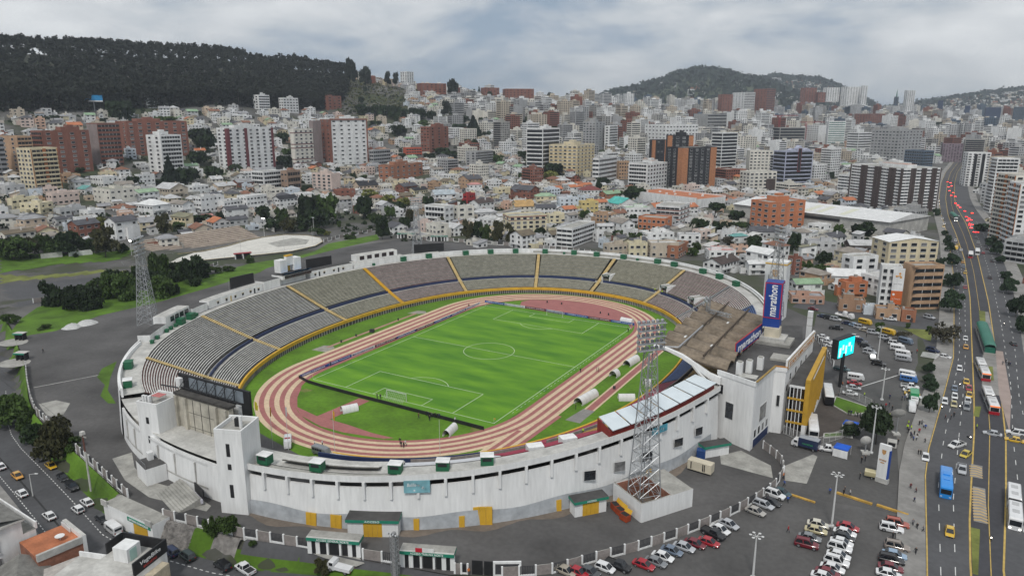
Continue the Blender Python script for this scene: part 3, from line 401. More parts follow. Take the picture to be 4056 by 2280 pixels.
def copy_tree(o,loc,rot,label=None,group=None,scale=None,parent=None):
 c=o.copy(); COL.objects.link(c)
 if parent is not None: c.parent=parent
 else:
  c.location=loc; c.rotation_euler=(0,0,rot)
  if scale: c.scale=scale
  if label: c['label']=label
  if group: c['group']=group
 for k in o.children: copy_tree(k,None,None,parent=c)
 return c
TEXTS=[]
def text(name,s,size,m,parent,loc,rot,ext=.03,align='CENTER'):
 cu=bpy.data.curves.new(name,'FONT'); cu.body=s; cu.size=size; cu.extrude=ext; cu.align_x=align; cu.align_y='CENTER'; cu.resolution_u=2; cu.materials.append(m)
 o=bpy.data.objects.new(name,cu); o.location=loc; o.rotation_euler=rot
 if parent is not None: o.parent=parent
 COL.objects.link(o); TEXTS.append(o); return o
def textfit(name,s,width,height,m,parent,loc,rot,bold=0,shear=0):
 o=text(name,s,height*1.35,m,parent,loc,rot); cu=o.data; cu.offset=height*.022 if height>1 else 0; cu.shear=shear
 o['fw']=width; o['fh']=height*1.0; return o
# ---------------------------------------------------------------- terrain and flat sheets
def ground_mat():
 m=bpy.data.materials.new('city_ground'); m.use_nodes=True; t=m.node_tree; L=t.links; b=t.nodes['Principled BSDF']; b.inputs['Roughness'].default_value=.95
 g=t.nodes.new('ShaderNodeTexCoord'); n=t.nodes.new('ShaderNodeTexNoise'); n.inputs['Scale'].default_value=.012; n.inputs['Detail'].default_value=8; n.inputs['Roughness'].default_value=.65
 L.new(g.outputs['Object'],n.inputs[0]); c=t.nodes.new('ShaderNodeValToRGB'); e=c.color_ramp
 e.elements[0].position=.36; e.elements[0].color=(.035,.052,.016,1); e.elements[1].position=.64; e.elements[1].color=(.15,.145,.135,1)
 q=e.elements.new(.47); q.color=(.05,.054,.032,1); q=e.elements.new(.52); q.color=(.085,.082,.078,1)
 L.new(n.outputs[0],c.inputs[0]); L.new(c.outputs[0],b.inputs['Base Color']); return m
def terrain():
 xs=np.concatenate([np.arange(-1500,-400,22),np.arange(-400,-130,13),np.arange(-130,90,4.0),np.arange(90,330,16),np.arange(330,1900,45)])
 ys=np.concatenate([np.arange(-420,-160,20),np.arange(-160,-50,3.0),np.arange(-50,500,18),np.arange(500,1500,24),np.arange(1500,2700,40)])
 nx,ny=len(xs),len(ys)
 low=lambda x,y:.5 if y<-55 and x<78 and -.3<_lin(FENCE,x)-y<21 else 0
 V=[(float(x),float(y),ground(float(x),float(y))-.02-low(x,y)) for y in ys for x in xs]
 F=[(j*nx+i,j*nx+i+1,(j+1)*nx+i+1,(j+1)*nx+i) for j in range(ny-1) for i in range(nx-1)]
 me=bpy.data.meshes.new('terrain'); me.from_pydata(V,[],F); me.polygons.foreach_set('use_smooth',[True]*len(F)); me.materials.append(ground_mat()); me.update()
 struct('terrain',me)
 me=bpy.data.meshes.new('far_plain'); z=66.0
 me.from_pydata([(-9000,2600,z),(9000,2600,z),(9000,12000,z),(-9000,12000,z),(1800,-2000,-8),(9000,-2000,-8),(9000,2600,z),(1800,2600,z),(-9000,-2000,-12),(1800,-2000,-12),(1800,-415,-8),(-9000,-415,-8),(-9000,-415,90),(-1490,-415,90),(-1490,2600,90),(-9000,2600,90)],[],[(0,1,2,3),(4,5,6,7),(8,9,10,11),(12,13,14,15)])
 me.materials.append(MATS['city_ground'] if 'city_ground' in MATS else ground_mat()); struct('far_plain',me)
terrain()
def asphm(key,c,var=.35,sc=.06,fine=.9): return mat(key,c,.92,var,sc,fine=fine)
ASP=asphm('asphalt_yard',(.098,.094,.092),.45); ASPROAD=asphm('asphalt_road',(.082,.082,.086),.22); ASPBUS=asphm('asphalt_busway',(.055,.055,.062),.2); ASPLOT=asphm('asphalt_carpark',(.105,.101,.098),.4); PAVE=mat('pavement_concrete',(.26,.25,.235),.92,.3,.15,fine=.9)
LANEW=mat('road_paint_white',(.62,.62,.60),.8,.3,.6); LANEY=mat('road_paint_yellow',(.52,.36,.10),.8,.3,.6)
def sheet(name,pts,m,z,kind='structure',drape=False):
 bm=bmesh.new(); vs=[bm.verts.new((x,y,z)) for x,y in pts]; f=bm.faces.new(vs); bm.normal_update()
 if f.normal.z<0: f.normal_flip()
 bmesh.ops.triangulate(bm,faces=[f]); me=bpy.data.meshes.new(name); bm.to_mesh(me); bm.free(); me.materials.append(m)
 o=obj(name,me); o['kind']=kind; return o
def drape(name,P,m,up=.06,st=3.0):
 xs=[p[0] for p in P];ys=[p[1] for p in P]; n=len(P)
 def ins(x,y):
  c=False
  for i in range(n):
   (x1,y1),(x2,y2)=P[i],P[i-1]
   if (y1>y)!=(y2>y) and x<(x2-x1)*(y-y1)/(y2-y1)+x1: c=not c
  return c
 mb=MB(); x=min(xs)
 while x<max(xs):
  y=min(ys)
  while y<max(ys):
   if ins(x+st/2,y+st/2): mb.face([(a,b,ground(a,b)+up) for a,b in((x,y),(x+st,y),(x+st,y+st),(x,y+st))],m)
   y+=st
  x+=st
 o=obj(name,mb.mesh(name)); o['kind']='structure'
def ribbon(name,C,wid,m,z,side=0,kind='structure',parent=None):
 """flat band of given width along a centre polyline; side shifts it across (in widths)"""
 A=[];B=[]
 for i,p in enumerate(C):
  a=C[max(0,i-1)];b=C[min(len(C)-1,i+1)]; d=Vector((b[0]-a[0],b[1]-a[1])).normalized(); n=(-d.y,d.x)
  A.append((p[0]+n[0]*wid*(.5+side),p[1]+n[1]*wid*(.5+side),z)); B.append((p[0]-n[0]*wid*(.5-side),p[1]-n[1]*wid*(.5-side),z))
 mb=MB(); mb.strip(B,A,m); o=obj(name,mb.mesh(name),parent)
 if parent is None: o['kind']=kind
 return o
def dashes(name,C,wid,m,z,on=2.2,off=4.0):
 mb=MB(); acc=0
 for a,b in zip(C,C[1:]):
  d=Vector((b[0]-a[0],b[1]-a[1])); L=d.length; d.normalize(); n=(-d.y*wid/2,d.x*wid/2); t=0
  while t+on<L:
   p=(a[0]+d.x*t,a[1]+d.y*t); q=(a[0]+d.x*(t+on),a[1]+d.y*(t+on))
   mb.face([(p[0]-n[0],p[1]-n[1],z),(q[0]-n[0],q[1]-n[1],z),(q[0]+n[0],q[1]+n[1],z),(p[0]+n[0],p[1]+n[1],z)],m); t+=on+off
 o=obj(name,mb.mesh(name)); o['kind']='structure'; return o
# ---------------------------------------------------------------- pitch and track
def stripes_mat():
 m=bpy.data.materials.new('pitch_grass'); m.use_nodes=True; t=m.node_tree; L=t.links; b=t.nodes['Principled BSDF']; b.inputs['Roughness'].default_value=.95
 g=t.nodes.new('ShaderNodeTexCoord'); sp=t.nodes.new('ShaderNodeSeparateXYZ'); L.new(g.outputs['Object'],sp.inputs[0])
 a=t.nodes.new('ShaderNodeMath'); a.operation='MULTIPLY'; a.inputs[1].default_value=math.pi/5.5; L.new(sp.outputs[1],a.inputs[0])
 s=t.nodes.new('ShaderNodeMath'); s.operation='SINE'; L.new(a.outputs[0],s.inputs[0])
 n=t.nodes.new('ShaderNodeTexNoise'); n.inputs['Scale'].default_value=.11; n.inputs['Detail'].default_value=7; mp=t.nodes.new('ShaderNodeMapping'); mp.inputs['Scale'].default_value=(.5,1.8,1); L.new(g.outputs['Object'],mp.inputs[0]); L.new(mp.outputs[0],n.inputs[0])
 k=t.nodes.new('ShaderNodeMath'); k.operation='MULTIPLY_ADD'; k.inputs[1].default_value=.045; L.new(s.outputs[0],k.inputs[0]); L.new(n.outputs[0],k.inputs[2])
 c=t.nodes.new('ShaderNodeValToRGB'); e=c.color_ramp; e.elements[0].position=.30; e.elements[0].color=(.048,.165,.005,1); e.elements[1].position=.72; e.elements[1].color=(.135,.30,.010,1); L.new(k.outputs[0],c.inputs[0]); L.new(c.outputs[0],b.inputs['Base Color']); return m
PITCH=stripes_mat(); TURF=mat('infield_turf',(.095,.205,.010),.95,.35,.10,fine=.8)
PINK=mat('track_pink',(.34,.13,.12),.85,.14,.25,fine=1.2); CRM=mat('track_cream',(.60,.46,.31),.85,.10,.25,fine=1.2); PINKP=mat('track_pink_pale',(.40,.22,.18),.85,.2,.3); LINE=mat('pitch_line',(.58,.66,.50),.9,.12,.8)
nS=2.2
def sup(t,q):
 c,s=math.cos(t),math.sin(t); return ((q[0] if c>0 else q[1])*math.copysign(abs(c)**(2/nS),c),(q[2] if s>0 else q[3])*math.copysign(abs(s)**(2/nS),s))
INN=(66,66,90.5,93); TOP=(88,97,119,112.5); OUT=(92,103.5,123.5,117.5)
ZT=((-20,14.2),(0,14.2),(20,13.6),(60,13),(90,13),(180,13),(225,12.6),(245,11.6),(262,10.4),(275,10.4),(290,10.8),(305,11.6),(325,13.2),(340,14.2),(360,14.2),(380,13.6))
def zt(d):
 d%=360; return _lin(ZT,d)
ZIN,FW=2.5,.33
def bowl(d,f,z=None):
 t=R(d); a=sup(t,INN); b=sup(t,TOP); return (a[0]+(b[0]-a[0])*f,a[1]+(b[1]-a[1])*f,z if z is not None else zrow(d,f))
def zrow(d,f): return ZIN+(zt(d)-ZIN)*(f*.86 if f<FW else .86*FW+(f-FW)*(1-.86*FW)/(1-FW))
def outp(d,z,k=0.0):
 a=sup(R(d),OUT); r=math.hypot(*a); return (a[0]*(1+k/r),a[1]*(1+k/r),z)
def arc(a,b,n): return [a+(b-a)*i/n for i in range(n+1)]
mb=MB(); mb.strip([(*sup(R(d),INN),.004) for d in arc(0,360,120)],[(0,0,.004)]*121,TURF); o=obj('infield_grass',mb.mesh('infield_grass')); o['kind']='structure'
sheet('football_pitch',[(-36,-56.5),(36,-56.5),(36,56),(-36,56)],PITCH,.010)
def oval(r,ex=0,n=40):
 P=[]
 for i in range(n+1): t=math.pi*i/n; P.append((r*math.cos(t)-(ex if math.cos(t)<0 else 0)*abs(math.cos(t)),42+r*math.sin(t)))
 for i in range(n+1): t=math.pi+math.pi*i/n; P.append((r*math.cos(t)-(ex if math.cos(t)<0 else 0)*abs(math.cos(t)),-42+r*math.sin(t)))
 P.append(P[0]); return P
tk=thing('running_track','pink and cream striped running track ringing the football pitch','running track',(0,0,0))
for k in range(8):
 r0=36.8+k*1.27; A=oval(r0,k*.37); B=oval(r0+1.27,(k+1)*.37); mb=MB(); mb.strip([(x,y,.018) for x,y in B],[(x,y,.018) for x,y in A],PINK if k%2==0 else CRM); part('lane',mb,tk)
mb=MB()
for k in range(5):
 x=40.6+k*1.27; y1=-42-.5*(x-36); pass
for k,(x,ya,yb) in enumerate(((41.8,-56,-80),(44.3,-48,-80),(46.9,-42,-78))):
 mb.face([(x-1.27,ya,.022),(x,ya,.022),(x-1.5,yb,.022),(x-3.0,yb,.022)],CRM); mb.face([(x,ya+3,.024),(x+1.27,ya+3,.024),(x-.2,yb,.024),(x-1.5,yb,.024)],PINK)
part('sprint_chute',mb,tk)
sheet('far_curve_apron',[(-20,57.6),(22,56.8),(31,57.2),(35,50),(33,60),(27,69),(17,76),(4,79),(-10,78),(-22,71.5),(-24,67)],PINK,.014)
sheet('near_curve_apron',[(-35.5,-56),(-31.5,-60),(-27,-66),(-21.5,-71.3),(-12,-73.2),(-6.9,-73.1),(.4,-73.3),(9,-74),(16,-73.6),(14,-75.3),(2,-77.6),(-6,-77.8),(-16,-75.2),(-24,-70.3),(-31,-62.5)],PINK,.026)
sheet('near_runway',[(-11.8,-73.4),(-10.4,-57.2),(-6.3,-57.3),(-7.0,-73.3)],PINK,.030)
sheet('long_jump_runway',[(-53.9,-26),(-52.7,-26),(-52.7,27),(-53.9,27)],PINKP,.012)
for P in ([(-56.2,-31),(-49.8,-30.4),(-50.4,-25.2),(-53,-23.6),(-56,-25)],[(-56.6,25.2),(-52,27),(-49.6,29.6),(-52,32),(-55.5,31)]): sheet('sand_pit',P,mat('sand_grey',(.30,.28,.24),.95,.3,.5),.008)
sheet('right_runway',[(51.4,-31),(54.6,-31),(54.6,34),(51.4,34)],CRM,.012); sheet('right_runway',[(52.0,-31),(54.0,-31),(54.0,34),(52.0,34)],PINK,.018)
sheet('concrete_pad',[(50.0,-40.7),(54.5,-40.7),(54.7,-30.9),(51.2,-31)],PAVE,.02)
sheet('cream_corner_pad',[(50,55),(58,42),(60,46),(52,60)],CRM,.012)
for P in ([(-31,-62),(-28,-62),(-27,-59.6),(-30,-59.4)],[(31,-60),(33.4,-59),(32.4,-57.6),(30,-57.8)]): sheet('worn_grass',P,GRASSY,.016)
pl=MB(); zL=.020; wl=.16
def ln(a,b):
 d=Vector((b[0]-a[0],b[1]-a[1])).normalized(); n=(-d.y*wl/2,d.x*wl/2); pl.face([(a[0]-n[0],a[1]-n[1],zL),(b[0]-n[0],b[1]-n[1],zL),(b[0]+n[0],b[1]+n[1],zL),(a[0]+n[0],a[1]+n[1],zL)],LINE)
for a,b in (((-34,-52.5),(34,-52.5)),((-34,52.5),(34,52.5)),((-34,-52.5),(-34,52.5)),((34,-52.5),(34,52.5)),((-34,0),(34,0))): ln(a,b)
for s in(-1,1):
 for hw,dp in((20.15,16.5),(9.16,5.5)):
  for a,b in (((-hw,52.5*s),(-hw,(52.5-dp)*s)),((hw,52.5*s),(hw,(52.5-dp)*s)),((-hw,(52.5-dp)*s),(hw,(52.5-dp)*s))): ln(a,b)
 P=[(9.15*math.cos(t),(41.5-9.15*math.sin(t))*s) for t in [R(37)+R(106)*i/14 for i in range(15)]]
 for a,b in zip(P,P[1:]): ln(a,b)
P=[(9.15*math.cos(t),9.15*math.sin(t)) for t in [2*math.pi*i/40 for i in range(41)]]
for a,b in zip(P,P[1:]): ln(a,b)
pl.face([(.25*math.cos(i),.25*math.sin(i),zL) for i in [2*math.pi*j/8 for j in range(8)]],LINE)
o=obj('pitch_markings',pl.mesh('pitch_markings')); o['kind']='structure'
dashes('track_edge_marks',[(34.9,-44),(35.2,40)],.12,LANEW,.03,1.0,1.4)
# goals
NET=mat('goal_net',(.62,.62,.62),.8,.1)
for s,l in((-1,'white goal frame before the long black boards at the near end'),(1,'white goal frame before the coloured boards at the far end')):
 g=thing('football_goal',l,'goal',(0,52.5*s,0));
 for x in(-3.66,3.66): mb=MB(); mb.tube((x,0,0),(x,0,2.44),.09,FRAME); part('post',mb,g)
 mb=MB(); mb.tube((-3.75,0,2.44),(3.75,0,2.44),.09,FRAME); part('crossbar',mb,g)
 mb=MB()
 for i in range(12): x=-3.6+7.2*i/11; mb.tube((x,0,2.4),(x,1.9*s,0),.02,NET,n=3,cap=False)
 for i in range(5): y=1.9*s*i/5; mb.tube((-3.66,y,2.44*(1-i/5)),(3.66,y,2.44*(1-i/5)),.02,NET,n=3,cap=False)
 part('net',mb,g)
for x,y,l in((-34,-52.5,'left near'),(34,-52.5,'right near'),(-34,52.5,'left far'),(34,52.5,'right far')):
 mb=MB(); mb.tube((0,0,0),(0,0,1.6),.03,FRAME,n=4); mb.box(0,.45,-.01,.01,1.2,1.58,YEL); o=obj('corner_flag',mb.mesh('corner_flag'),None,(x,y,0)); tag(o,'thin white corner flag at the %s corner of the pitch'%l,'corner flag','corner flags of the pitch')
# advertising boards
ADC=dict(b=mat('board_blue',(.02,.09,.33),.5,.15,.5),n=mat('board_navy',(.06,.06,.26),.5,.15,.5),m=mat('board_maroon',(.13,.02,.055),.5,.15,.5),w=mat('board_white',(.66,.66,.66),.5,.08,.5),k=DARK)
ADT=dict(b='CONMEBOL. Cree en grande',n='CONMEBOL SUDAMERICANA',m='QATAR AIRWAYS   QATAR AIRWAYS',w='BRIDGESTONE')
def board(p,q,c,h,lab,face):
 L=math.hypot(q[0]-p[0],q[1]-p[1]); a=math.atan2(q[1]-p[1],q[0]-p[0]); b=thing('advertising_board',lab,'advertising board',(p[0],p[1],0),a,'advertising boards round the pitch')
 mb=MB(); mb.box(.03,L-.03,-.06,.06,.05,h,ADC[c]); part('panel',mb,b)
 if c in ADT: textfit('lettering',ADT[c],L*.86,h*.5,TXTW if c!='w' else ADC['n'],b,(L/2,-.075*face,h*.52),(R(90),0,0 if face>0 else R(180)))
 if c=='w': mb=MB(); mb.tube((L*.06,-.07*face,h*.5),(L*.06,-.10*face,h*.5),h*.3,ADC['k'],n=12); part('emblem',mb,b)
PL=[(-38.6,-53.6),(-38.3,-30.6),(-37.4,-1.7),(-37.3,28.7),(-38.0,54)]
def pol(P,t):
 L=[math.hypot(b[0]-a[0],b[1]-a[1]) for a,b in zip(P,P[1:])]; s=t*sum(L)
 for (a,b),l in zip(zip(P,P[1:]),L):
  if s<=l+1e-6: return (a[0]+(b[0]-a[0])*s/l,a[1]+(b[1]-a[1])*s/l)
  s-=l
seq='nbwmnmbnw'; nm=dict(n='navy',b='bright blue',m='maroon',w='white'); oc={}
for i,c in enumerate(seq):
 oc[c]=oc.get(c,0)+1; board(pol(PL,i/9),pol(PL,(i+1)/9),c,1.0,'%s lettered board on the left touchline, %s of that colour from the near corner'%(nm[c],['first','second','third'][oc[c]-1]),1)
PF=[(-37.5,57.3),(-8.8,57.9),(4,56.8),(34,56.2)]; oc={}
for i,c in enumerate('bwmnbmb'):
 oc[c]=oc.get(c,0)+1; board(pol(PF,i/7),pol(PF,(i+1)/7),c,1.0,'%s lettered board behind the far goal, %s of that colour from the left corner'%(nm[c],['first','second','third'][oc[c]-1]),1)
PN=[(-38.7,-54),(-31.8,-56.1),(-7.8,-56.8),(4.4,-57),(34,-57.7)]
for i in range(12): board(pol(PN,i/12),pol(PN,(i+1)/12),'k',1.1,'plain black board back behind the near goal, %s of twelve from the left touchline'%['first','second','third','fourth','fifth','sixth','seventh','eighth','ninth','tenth','eleventh','last'][i],1)
# white inflatable tunnels and shelters
VIN=mat('white_vinyl',(.72,.72,.71),.5,.10,.6)
def halftube(mb,x0,x1,r,z0,m,n=10,h=None):
 h=h or r; P=[(r*math.cos(math.pi*i/n),z0+h*math.sin(math.pi*i/n)) for i in range(n+1)]
 mb.strip([(x0,a,b) for a,b in P],[(x1,a,b) for a,b in P],m)
 mb.face([(x1,a,b) for a,b in P]+[(x1,-r,z0)],m)
def shelter(x,y,rot,L,r,lab,hh=None,gr='white inflatable shelters around the pitch'):
 t=thing('inflatable_shelter',lab,'shelter',(x,y,0),rot,gr); mb=MB(); halftube(mb,-L/2,L/2,r,.25,VIN,h=hh); part('canopy',mb,t,smooth=True)
 mb=MB(); mb.box(-L/2,L/2,-r,-r+.25,0,.3,FRAME); mb.box(-L/2,L/2,r-.25,r,0,.3,FRAME); part('base',mb,t)
 mb=MB()
 for i in range(5): x0=-L/2+L*i/4; P=[((r+.03)*math.cos(math.pi*j/10),.25+((hh or r)+.03)*math.sin(math.pi*j/10)) for j in range(11)]; mb.strip([(x0-.06,a,b) for a,b in P],[(x0+.06,a,b) for a,b in P],FRAME)
 part('rib',mb,t,stuff=True)
DUG=[]
# ---------------------------------------------------------------- the bowl
st=thing('stadium','large white oval football stadium with open terraces and a covered main stand','stadium',(0,0,0))
BENCHC=[mat('bench_%d'%i,c,.9,.3,.5,fine=3) for i,c in enumerate(((.56,.55,.52),(.53,.51,.41),(.50,.43,.40),(.44,.46,.46)))]
TRDC=[mat('tread_%s'%n,c,.95,.55,.55,fine=2.6) for n,c in (('dark',(.10,.095,.088)),('olive',(.15,.14,.075)),('pink',(.19,.105,.095)),('blue',(.05,.085,.17)),('ochre',(.21,.165,.075)),('rose',(.23,.115,.105)))]  # dark tread tones hold both dirt and the shadow between bench rows
SEATC=dict(r=mat('seat_red',(.30,.03,.06),.5,.3,1.2),b=mat('seat_blue',(.05,.10,.26),.5,.3,1.2),y=mat('seat_yellow',(.36,.22,.05),.6,.3,1.2),g=mat('seat_palegrey',(.55,.56,.58),.6,.2,1))
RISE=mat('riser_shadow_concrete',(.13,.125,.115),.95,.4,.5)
NL,NU=11,24
def rows():
 fs=[]
 for i in range(NL): fs.append((.012+(FW-.04-.012)*i/NL,.012+(FW-.04-.012)*(i+1)/NL,i))
 for i in range(NU): fs.append((FW+.045+(1-FW-.045)*i/NU,FW+.045+(1-FW-.045)*(i+1)/NU,NL+i))
 return fs
def seating(d0,d1,tread,bench,lab=None,seg=10,indiv=True,fr=(0,1),seats=None,bw=.42):
 D=arc(d0,d1,seg); blk=thing_part('seating_block',st,lab); tb=MB(); allb=MB()
 for f0,f1,i in rows():
  if f0<fr[0] or f1>fr[1]+.01: continue
  z=lambda d,f: zrow(d,f)
  A=[bowl(d,f0) for d in D]; B=[(*bowl(d,f1)[:2],zrow(d,f0)) for d in D]; C=[bowl(d,f1) for d in D]
  tm=tread if not isinstance(tread,(list,tuple)) else tread[i%len(tread)]
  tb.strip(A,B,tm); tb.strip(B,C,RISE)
  m=bench if seats is None else SEATC[seats(i)]
  bb=MB(); g=f1-f0; q0=f0+g*.52; q1=f0+g*(.52+bw)
  P=[(*bowl(d,q0)[:2],zrow(d,f0)+.40) for d in D]; Q=[(*bowl(d,q1)[:2],zrow(d,f0)+.40) for d in D]
  Pl=[(x,y,zz-.13) for x,y,zz in P]; Ql=[(x,y,zz-.13) for x,y,zz in Q]
  t=bb if indiv else allb
  t.strip(P,Q,m); t.strip(Pl,P,m); t.strip(Q,Ql,m); t.face([P[0],Pl[0],Ql[0],Q[0]],m); t.face([P[-1],Q[-1],Ql[-1],Pl[-1]],m)
  if indiv: obj('bench',bb.mesh('bench'),blk)
 blk_m=tb.mesh('seating_block'); old=blk;
 o=obj('seating_block',blk_m,st,label=lab)
 for k in list(blk.children): k.parent=o
 bpy.data.objects.remove(blk)
 if not indiv: part('bench',allb,o,stuff=True)
 return o
def thing_part(n,p,lab=None):
 o=bpy.data.objects.new(n,None); o.parent=p; COL.objects.link(o); return o
T=TRDC
seating(205,229,T[0],BENCHC[0],'grey terrace block with treads darkened by weathering and painted shade beside the scoreboard stairs',14)
seating(181.6,204,[T[0],T[1],T[0]],BENCHC[0],None,12)
seating(163,180.4,[T[1],T[0]],BENCHC[1],'olive tinted terrace block under the blue awning',12)
seating(139.4,161.8,[T[2],T[0],T[5]],BENCHC[2],'rose tinted terrace block',12)
seating(112.2,137.8,[T[3],T[1],T[3],T[0]],BENCHC[1],'blue and olive speckled terrace block',12,False)
seating(91,110.6,[T[4],T[1],T[3]],BENCHC[1],'ochre speckled terrace block',10,False)
seating(68,89.2,[T[4],T[1]],BENCHC[1],None,10,False)
seating(46.5,66,[T[5],T[2],T[1]],BENCHC[2],'pink brown terrace block',10,False)
seating(29,45.2,[T[2],T[5]],BENCHC[0],None,8,False)
seating(21,28.3,T[3],SEATC['b'],'terrace block with faded blue seats at the far end of the roof',5,False,(.33,1))
seating(-3.4,20,T[0],None,'covered main stand block of blue and yellow seats',14,False,(0,1),lambda i:'b' if i<NL else 'y')
seating(-33.4,-4,T[5],None,'main stand block of red seats below and yellow seats above',16,False,(0,1),lambda i:'r' if i<NL else 'y')
seating(-50,-34,T[5],None,'uncovered red seat block of the main stand',10,False,(0,.95),lambda i:'r')
seating(-66,-50.6,T[0],None,'near end block of pale grey seats fading to red',10,False,(0,.95),lambda i:'g' if i>4 else 'r')
seating(230.4,246,T[2],BENCHC[0],'weathered terrace block behind the scoreboard',8)
seating(279,293,T[0],BENCHC[0],'low near terrace block of pale grey steps',8,False)
# stairs, rim wall, walkway wall
def stair(d,wd,m,f0=-.02,f1=1.0,steps=46,lab=None):
 mb=MB(); hw=wd/2
 for i in range(steps):
  fa=f0+(f1-f0)*i/steps; fb=f0+(f1-f0)*(i+1)/steps
  a=bowl(d,max(0,fa)) if fa>=0 else (*bowl(d,fa)[:2],ZIN+fa*40); b=bowl(d,fb); u=Vector((b[0]-a[0],b[1]-a[1])).normalized(); n=(-u.y*hw,u.x*hw); z=b[2]+.16
  P=[(a[0]-n[0],a[1]-n[1]),(b[0]-n[0],b[1]-n[1]),(b[0]+n[0],b[1]+n[1]),(a[0]+n[0],a[1]+n[1])]
  mb.face([(x,y,z) for x,y in (P[1],P[2],P[3],P[0])],m); mb.face([(*P[0],z),(*P[3],z),(*P[3],z-.5),(*P[0],z-.5)],m)
 part('stairs',mb,st,lab)
for d,wd,m in ((229.6,1.7,YELP),(204.5,1.8,YELP),(181,1.8,YELP),(162.4,1.8,YEL),(138.6,1.5,YELP),(111.4,1.5,YELP),(90.1,1.7,YELP),(67,1.6,YELP),(45.8,.9,STEEL),(28.6,.9,STEEL)): stair(d,wd,m)
DKWALL=mat('dark_stained_wall',(.085,.08,.075),.95,.6,.8)
def ringwall(name,d0,d1,f0,f1,z0,z1,m,seg,top=None,par=None,lab=None):
 D=arc(d0,d1,seg); mb=MB(); A=lambda f,z:[(*bowl(d,f)[:2],z(d) if callable(z) else z) for d in D]
 mb.strip(A(f0,z1),A(f0,z0),m); mb.strip(A(f1,z1),A(f0,z1),top or m); mb.strip(A(f1,z0),A(f1,z1),m)
 for k in(0,-1): mb.face([A(f0,z0)[k],A(f1,z0)[k],A(f1,z1)[k],A(f0,z1)[k]],m)
 return part(name,mb,par or st,lab)
cuts=[252.4,229.6,204.5,181,162.4,138.6,111.4,90.1,67,45.8,28.6,0,-30,-62,-81.2]
for a,b in zip(cuts,cuts[1:]):
 ringwall('rim_wall',b,a,-.028,-.004,1.55,ZIN+.25,YEL,12)
 ringwall('inner_wall',b,a,-.018,.006,-.1,1.54,DKWALL,12)
 n=int((a-b)*1.2)
 mb=MB()
 for i in range(n):
  d=b+(a-b)*(i+.5)/n; p=bowl(d,-.022,0); q=bowl(d,-.018,0); u=Vector((q[0]-p[0],q[1]-p[1])).normalized(); mb.obox(p,(u.x,u.y),.16,.16,0,1.5,CONC)
 part('pillar',mb,st,stuff=True)
for a,b in zip([229,204,180.4,161.8,137.8,110.6,89,65.6,45],[205,181.6,163,139.4,112.2,91.2,68.6,46.6,29.4]):
 ringwall('walkway_wall',b,a,FW-.012,FW+.002,lambda d:zrow(d,FW)-.6,lambda d:zrow(d,FW)+.75,NAVY,12)
ringwall('walkway_wall',279,308,FW-.03,FW-.01,lambda d:zrow(d,FW)-.3,lambda d:zrow(d,FW)+1.1,NAVY,14)
ringwall('walkway_wall',-40,18,FW-.012,FW+.002,lambda d:zrow(d,FW)-.6,lambda d:zrow(d,FW)+.9,GREYP,12); ringwall('walkway_wall',-64,-41,FW-.012,FW+.002,lambda d:zrow(d,FW)-.6,lambda d:zrow(d,FW)+.9,GREYP,8)
mb=MB(); D=arc(-66,253,160); mb.strip([bowl(d,FW-.045) for d in D],[(*bowl(d,FW+.05)[:2],zrow(d,FW)) for d in D],CONC); part('walkway',mb,st)
# concourse ring behind the top row
mb=MB(); D=arc(-64,246,170); mb.strip([bowl(d,.995) for d in D],[outp(d,zt(d)+.01) for d in D],CONCL); part('concourse',mb,st)
# deck over the vehicle tunnel and near end
mb=MB(); D=arc(246,296,40); mb.strip([bowl(d,.74,zt(d)-1.3) for d in D],[outp(d,zt(d)-.9) for d in D],CONCL); mb.strip([bowl(d,.74,zt(d)-3.6) for d in D],[bowl(d,.74,zt(d)-1.3) for d in D],WHITEST); part('concourse',mb,st,'pale deck of the near end above the vehicle ramp')
mb=MB(); mb.face([(-22,-88,.03),(11,-95,.03),(9,-104,.03),(-20,-99,.03)],ASP); part('vehicle_ramp',mb,st)
# outer wall: solid base, open gallery, fascia; columns and dado per bay
def bay(d0,d1,hasgap=True,col=True,zg=(8.6,10.15)):
 D=arc(d0,d1,4); zr=lambda d:zt(d)+.9
 mb=MB(); lo=lambda d:zr(d)-2.75
 if not hasgap: lo=lambda d:zr(d)
 mb.strip([outp(d,-4.5,.9) for d in D],[outp(d,lo(d),.0) for d in D],WHITEST); mb.strip([outp(d,lo(d)) for d in D],[outp(d,lo(d),-.4) for d in D],WHITEST); mb.strip([outp(d,lo(d),-.4) for d in D],[outp(d,-4.5,-.4) for d in D],CONC)
 part('wall_panel',mb,st)
 if hasgap:
  mb=MB(); hi=lambda d:zr(d)-1.35
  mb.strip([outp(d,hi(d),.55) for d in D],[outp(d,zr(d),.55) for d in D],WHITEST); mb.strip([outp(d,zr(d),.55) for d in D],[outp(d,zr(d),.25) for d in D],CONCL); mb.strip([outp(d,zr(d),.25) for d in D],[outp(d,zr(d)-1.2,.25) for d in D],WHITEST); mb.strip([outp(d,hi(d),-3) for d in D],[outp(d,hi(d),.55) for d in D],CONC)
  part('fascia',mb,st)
  mb=MB(); mb.strip([outp(d,lo(d)-.6,-3.2) for d in D],[outp(d,hi(d),-3.2) for d in D],DARK); part('gallery_back',mb,st)  # back strip coloured black to stand for the shade inside the gallery
 if col:
  mb=MB(); p=outp(d0,0,.18); q=outp(d0,0,1); u=Vector((q[0]-p[0],q[1]-p[1])).normalized(); h=zr(d0)
  mb.obox(p,(u.x,u.y),.5,.28,h-5.2,h-1.36,WHITEST); part('column',mb,st)
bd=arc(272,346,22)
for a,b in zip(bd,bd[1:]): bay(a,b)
bd=arc(205,245,9)
for a,b in zip(bd,bd[1:]): bay(a,b,False,False)
bd=arc(24,204,36)
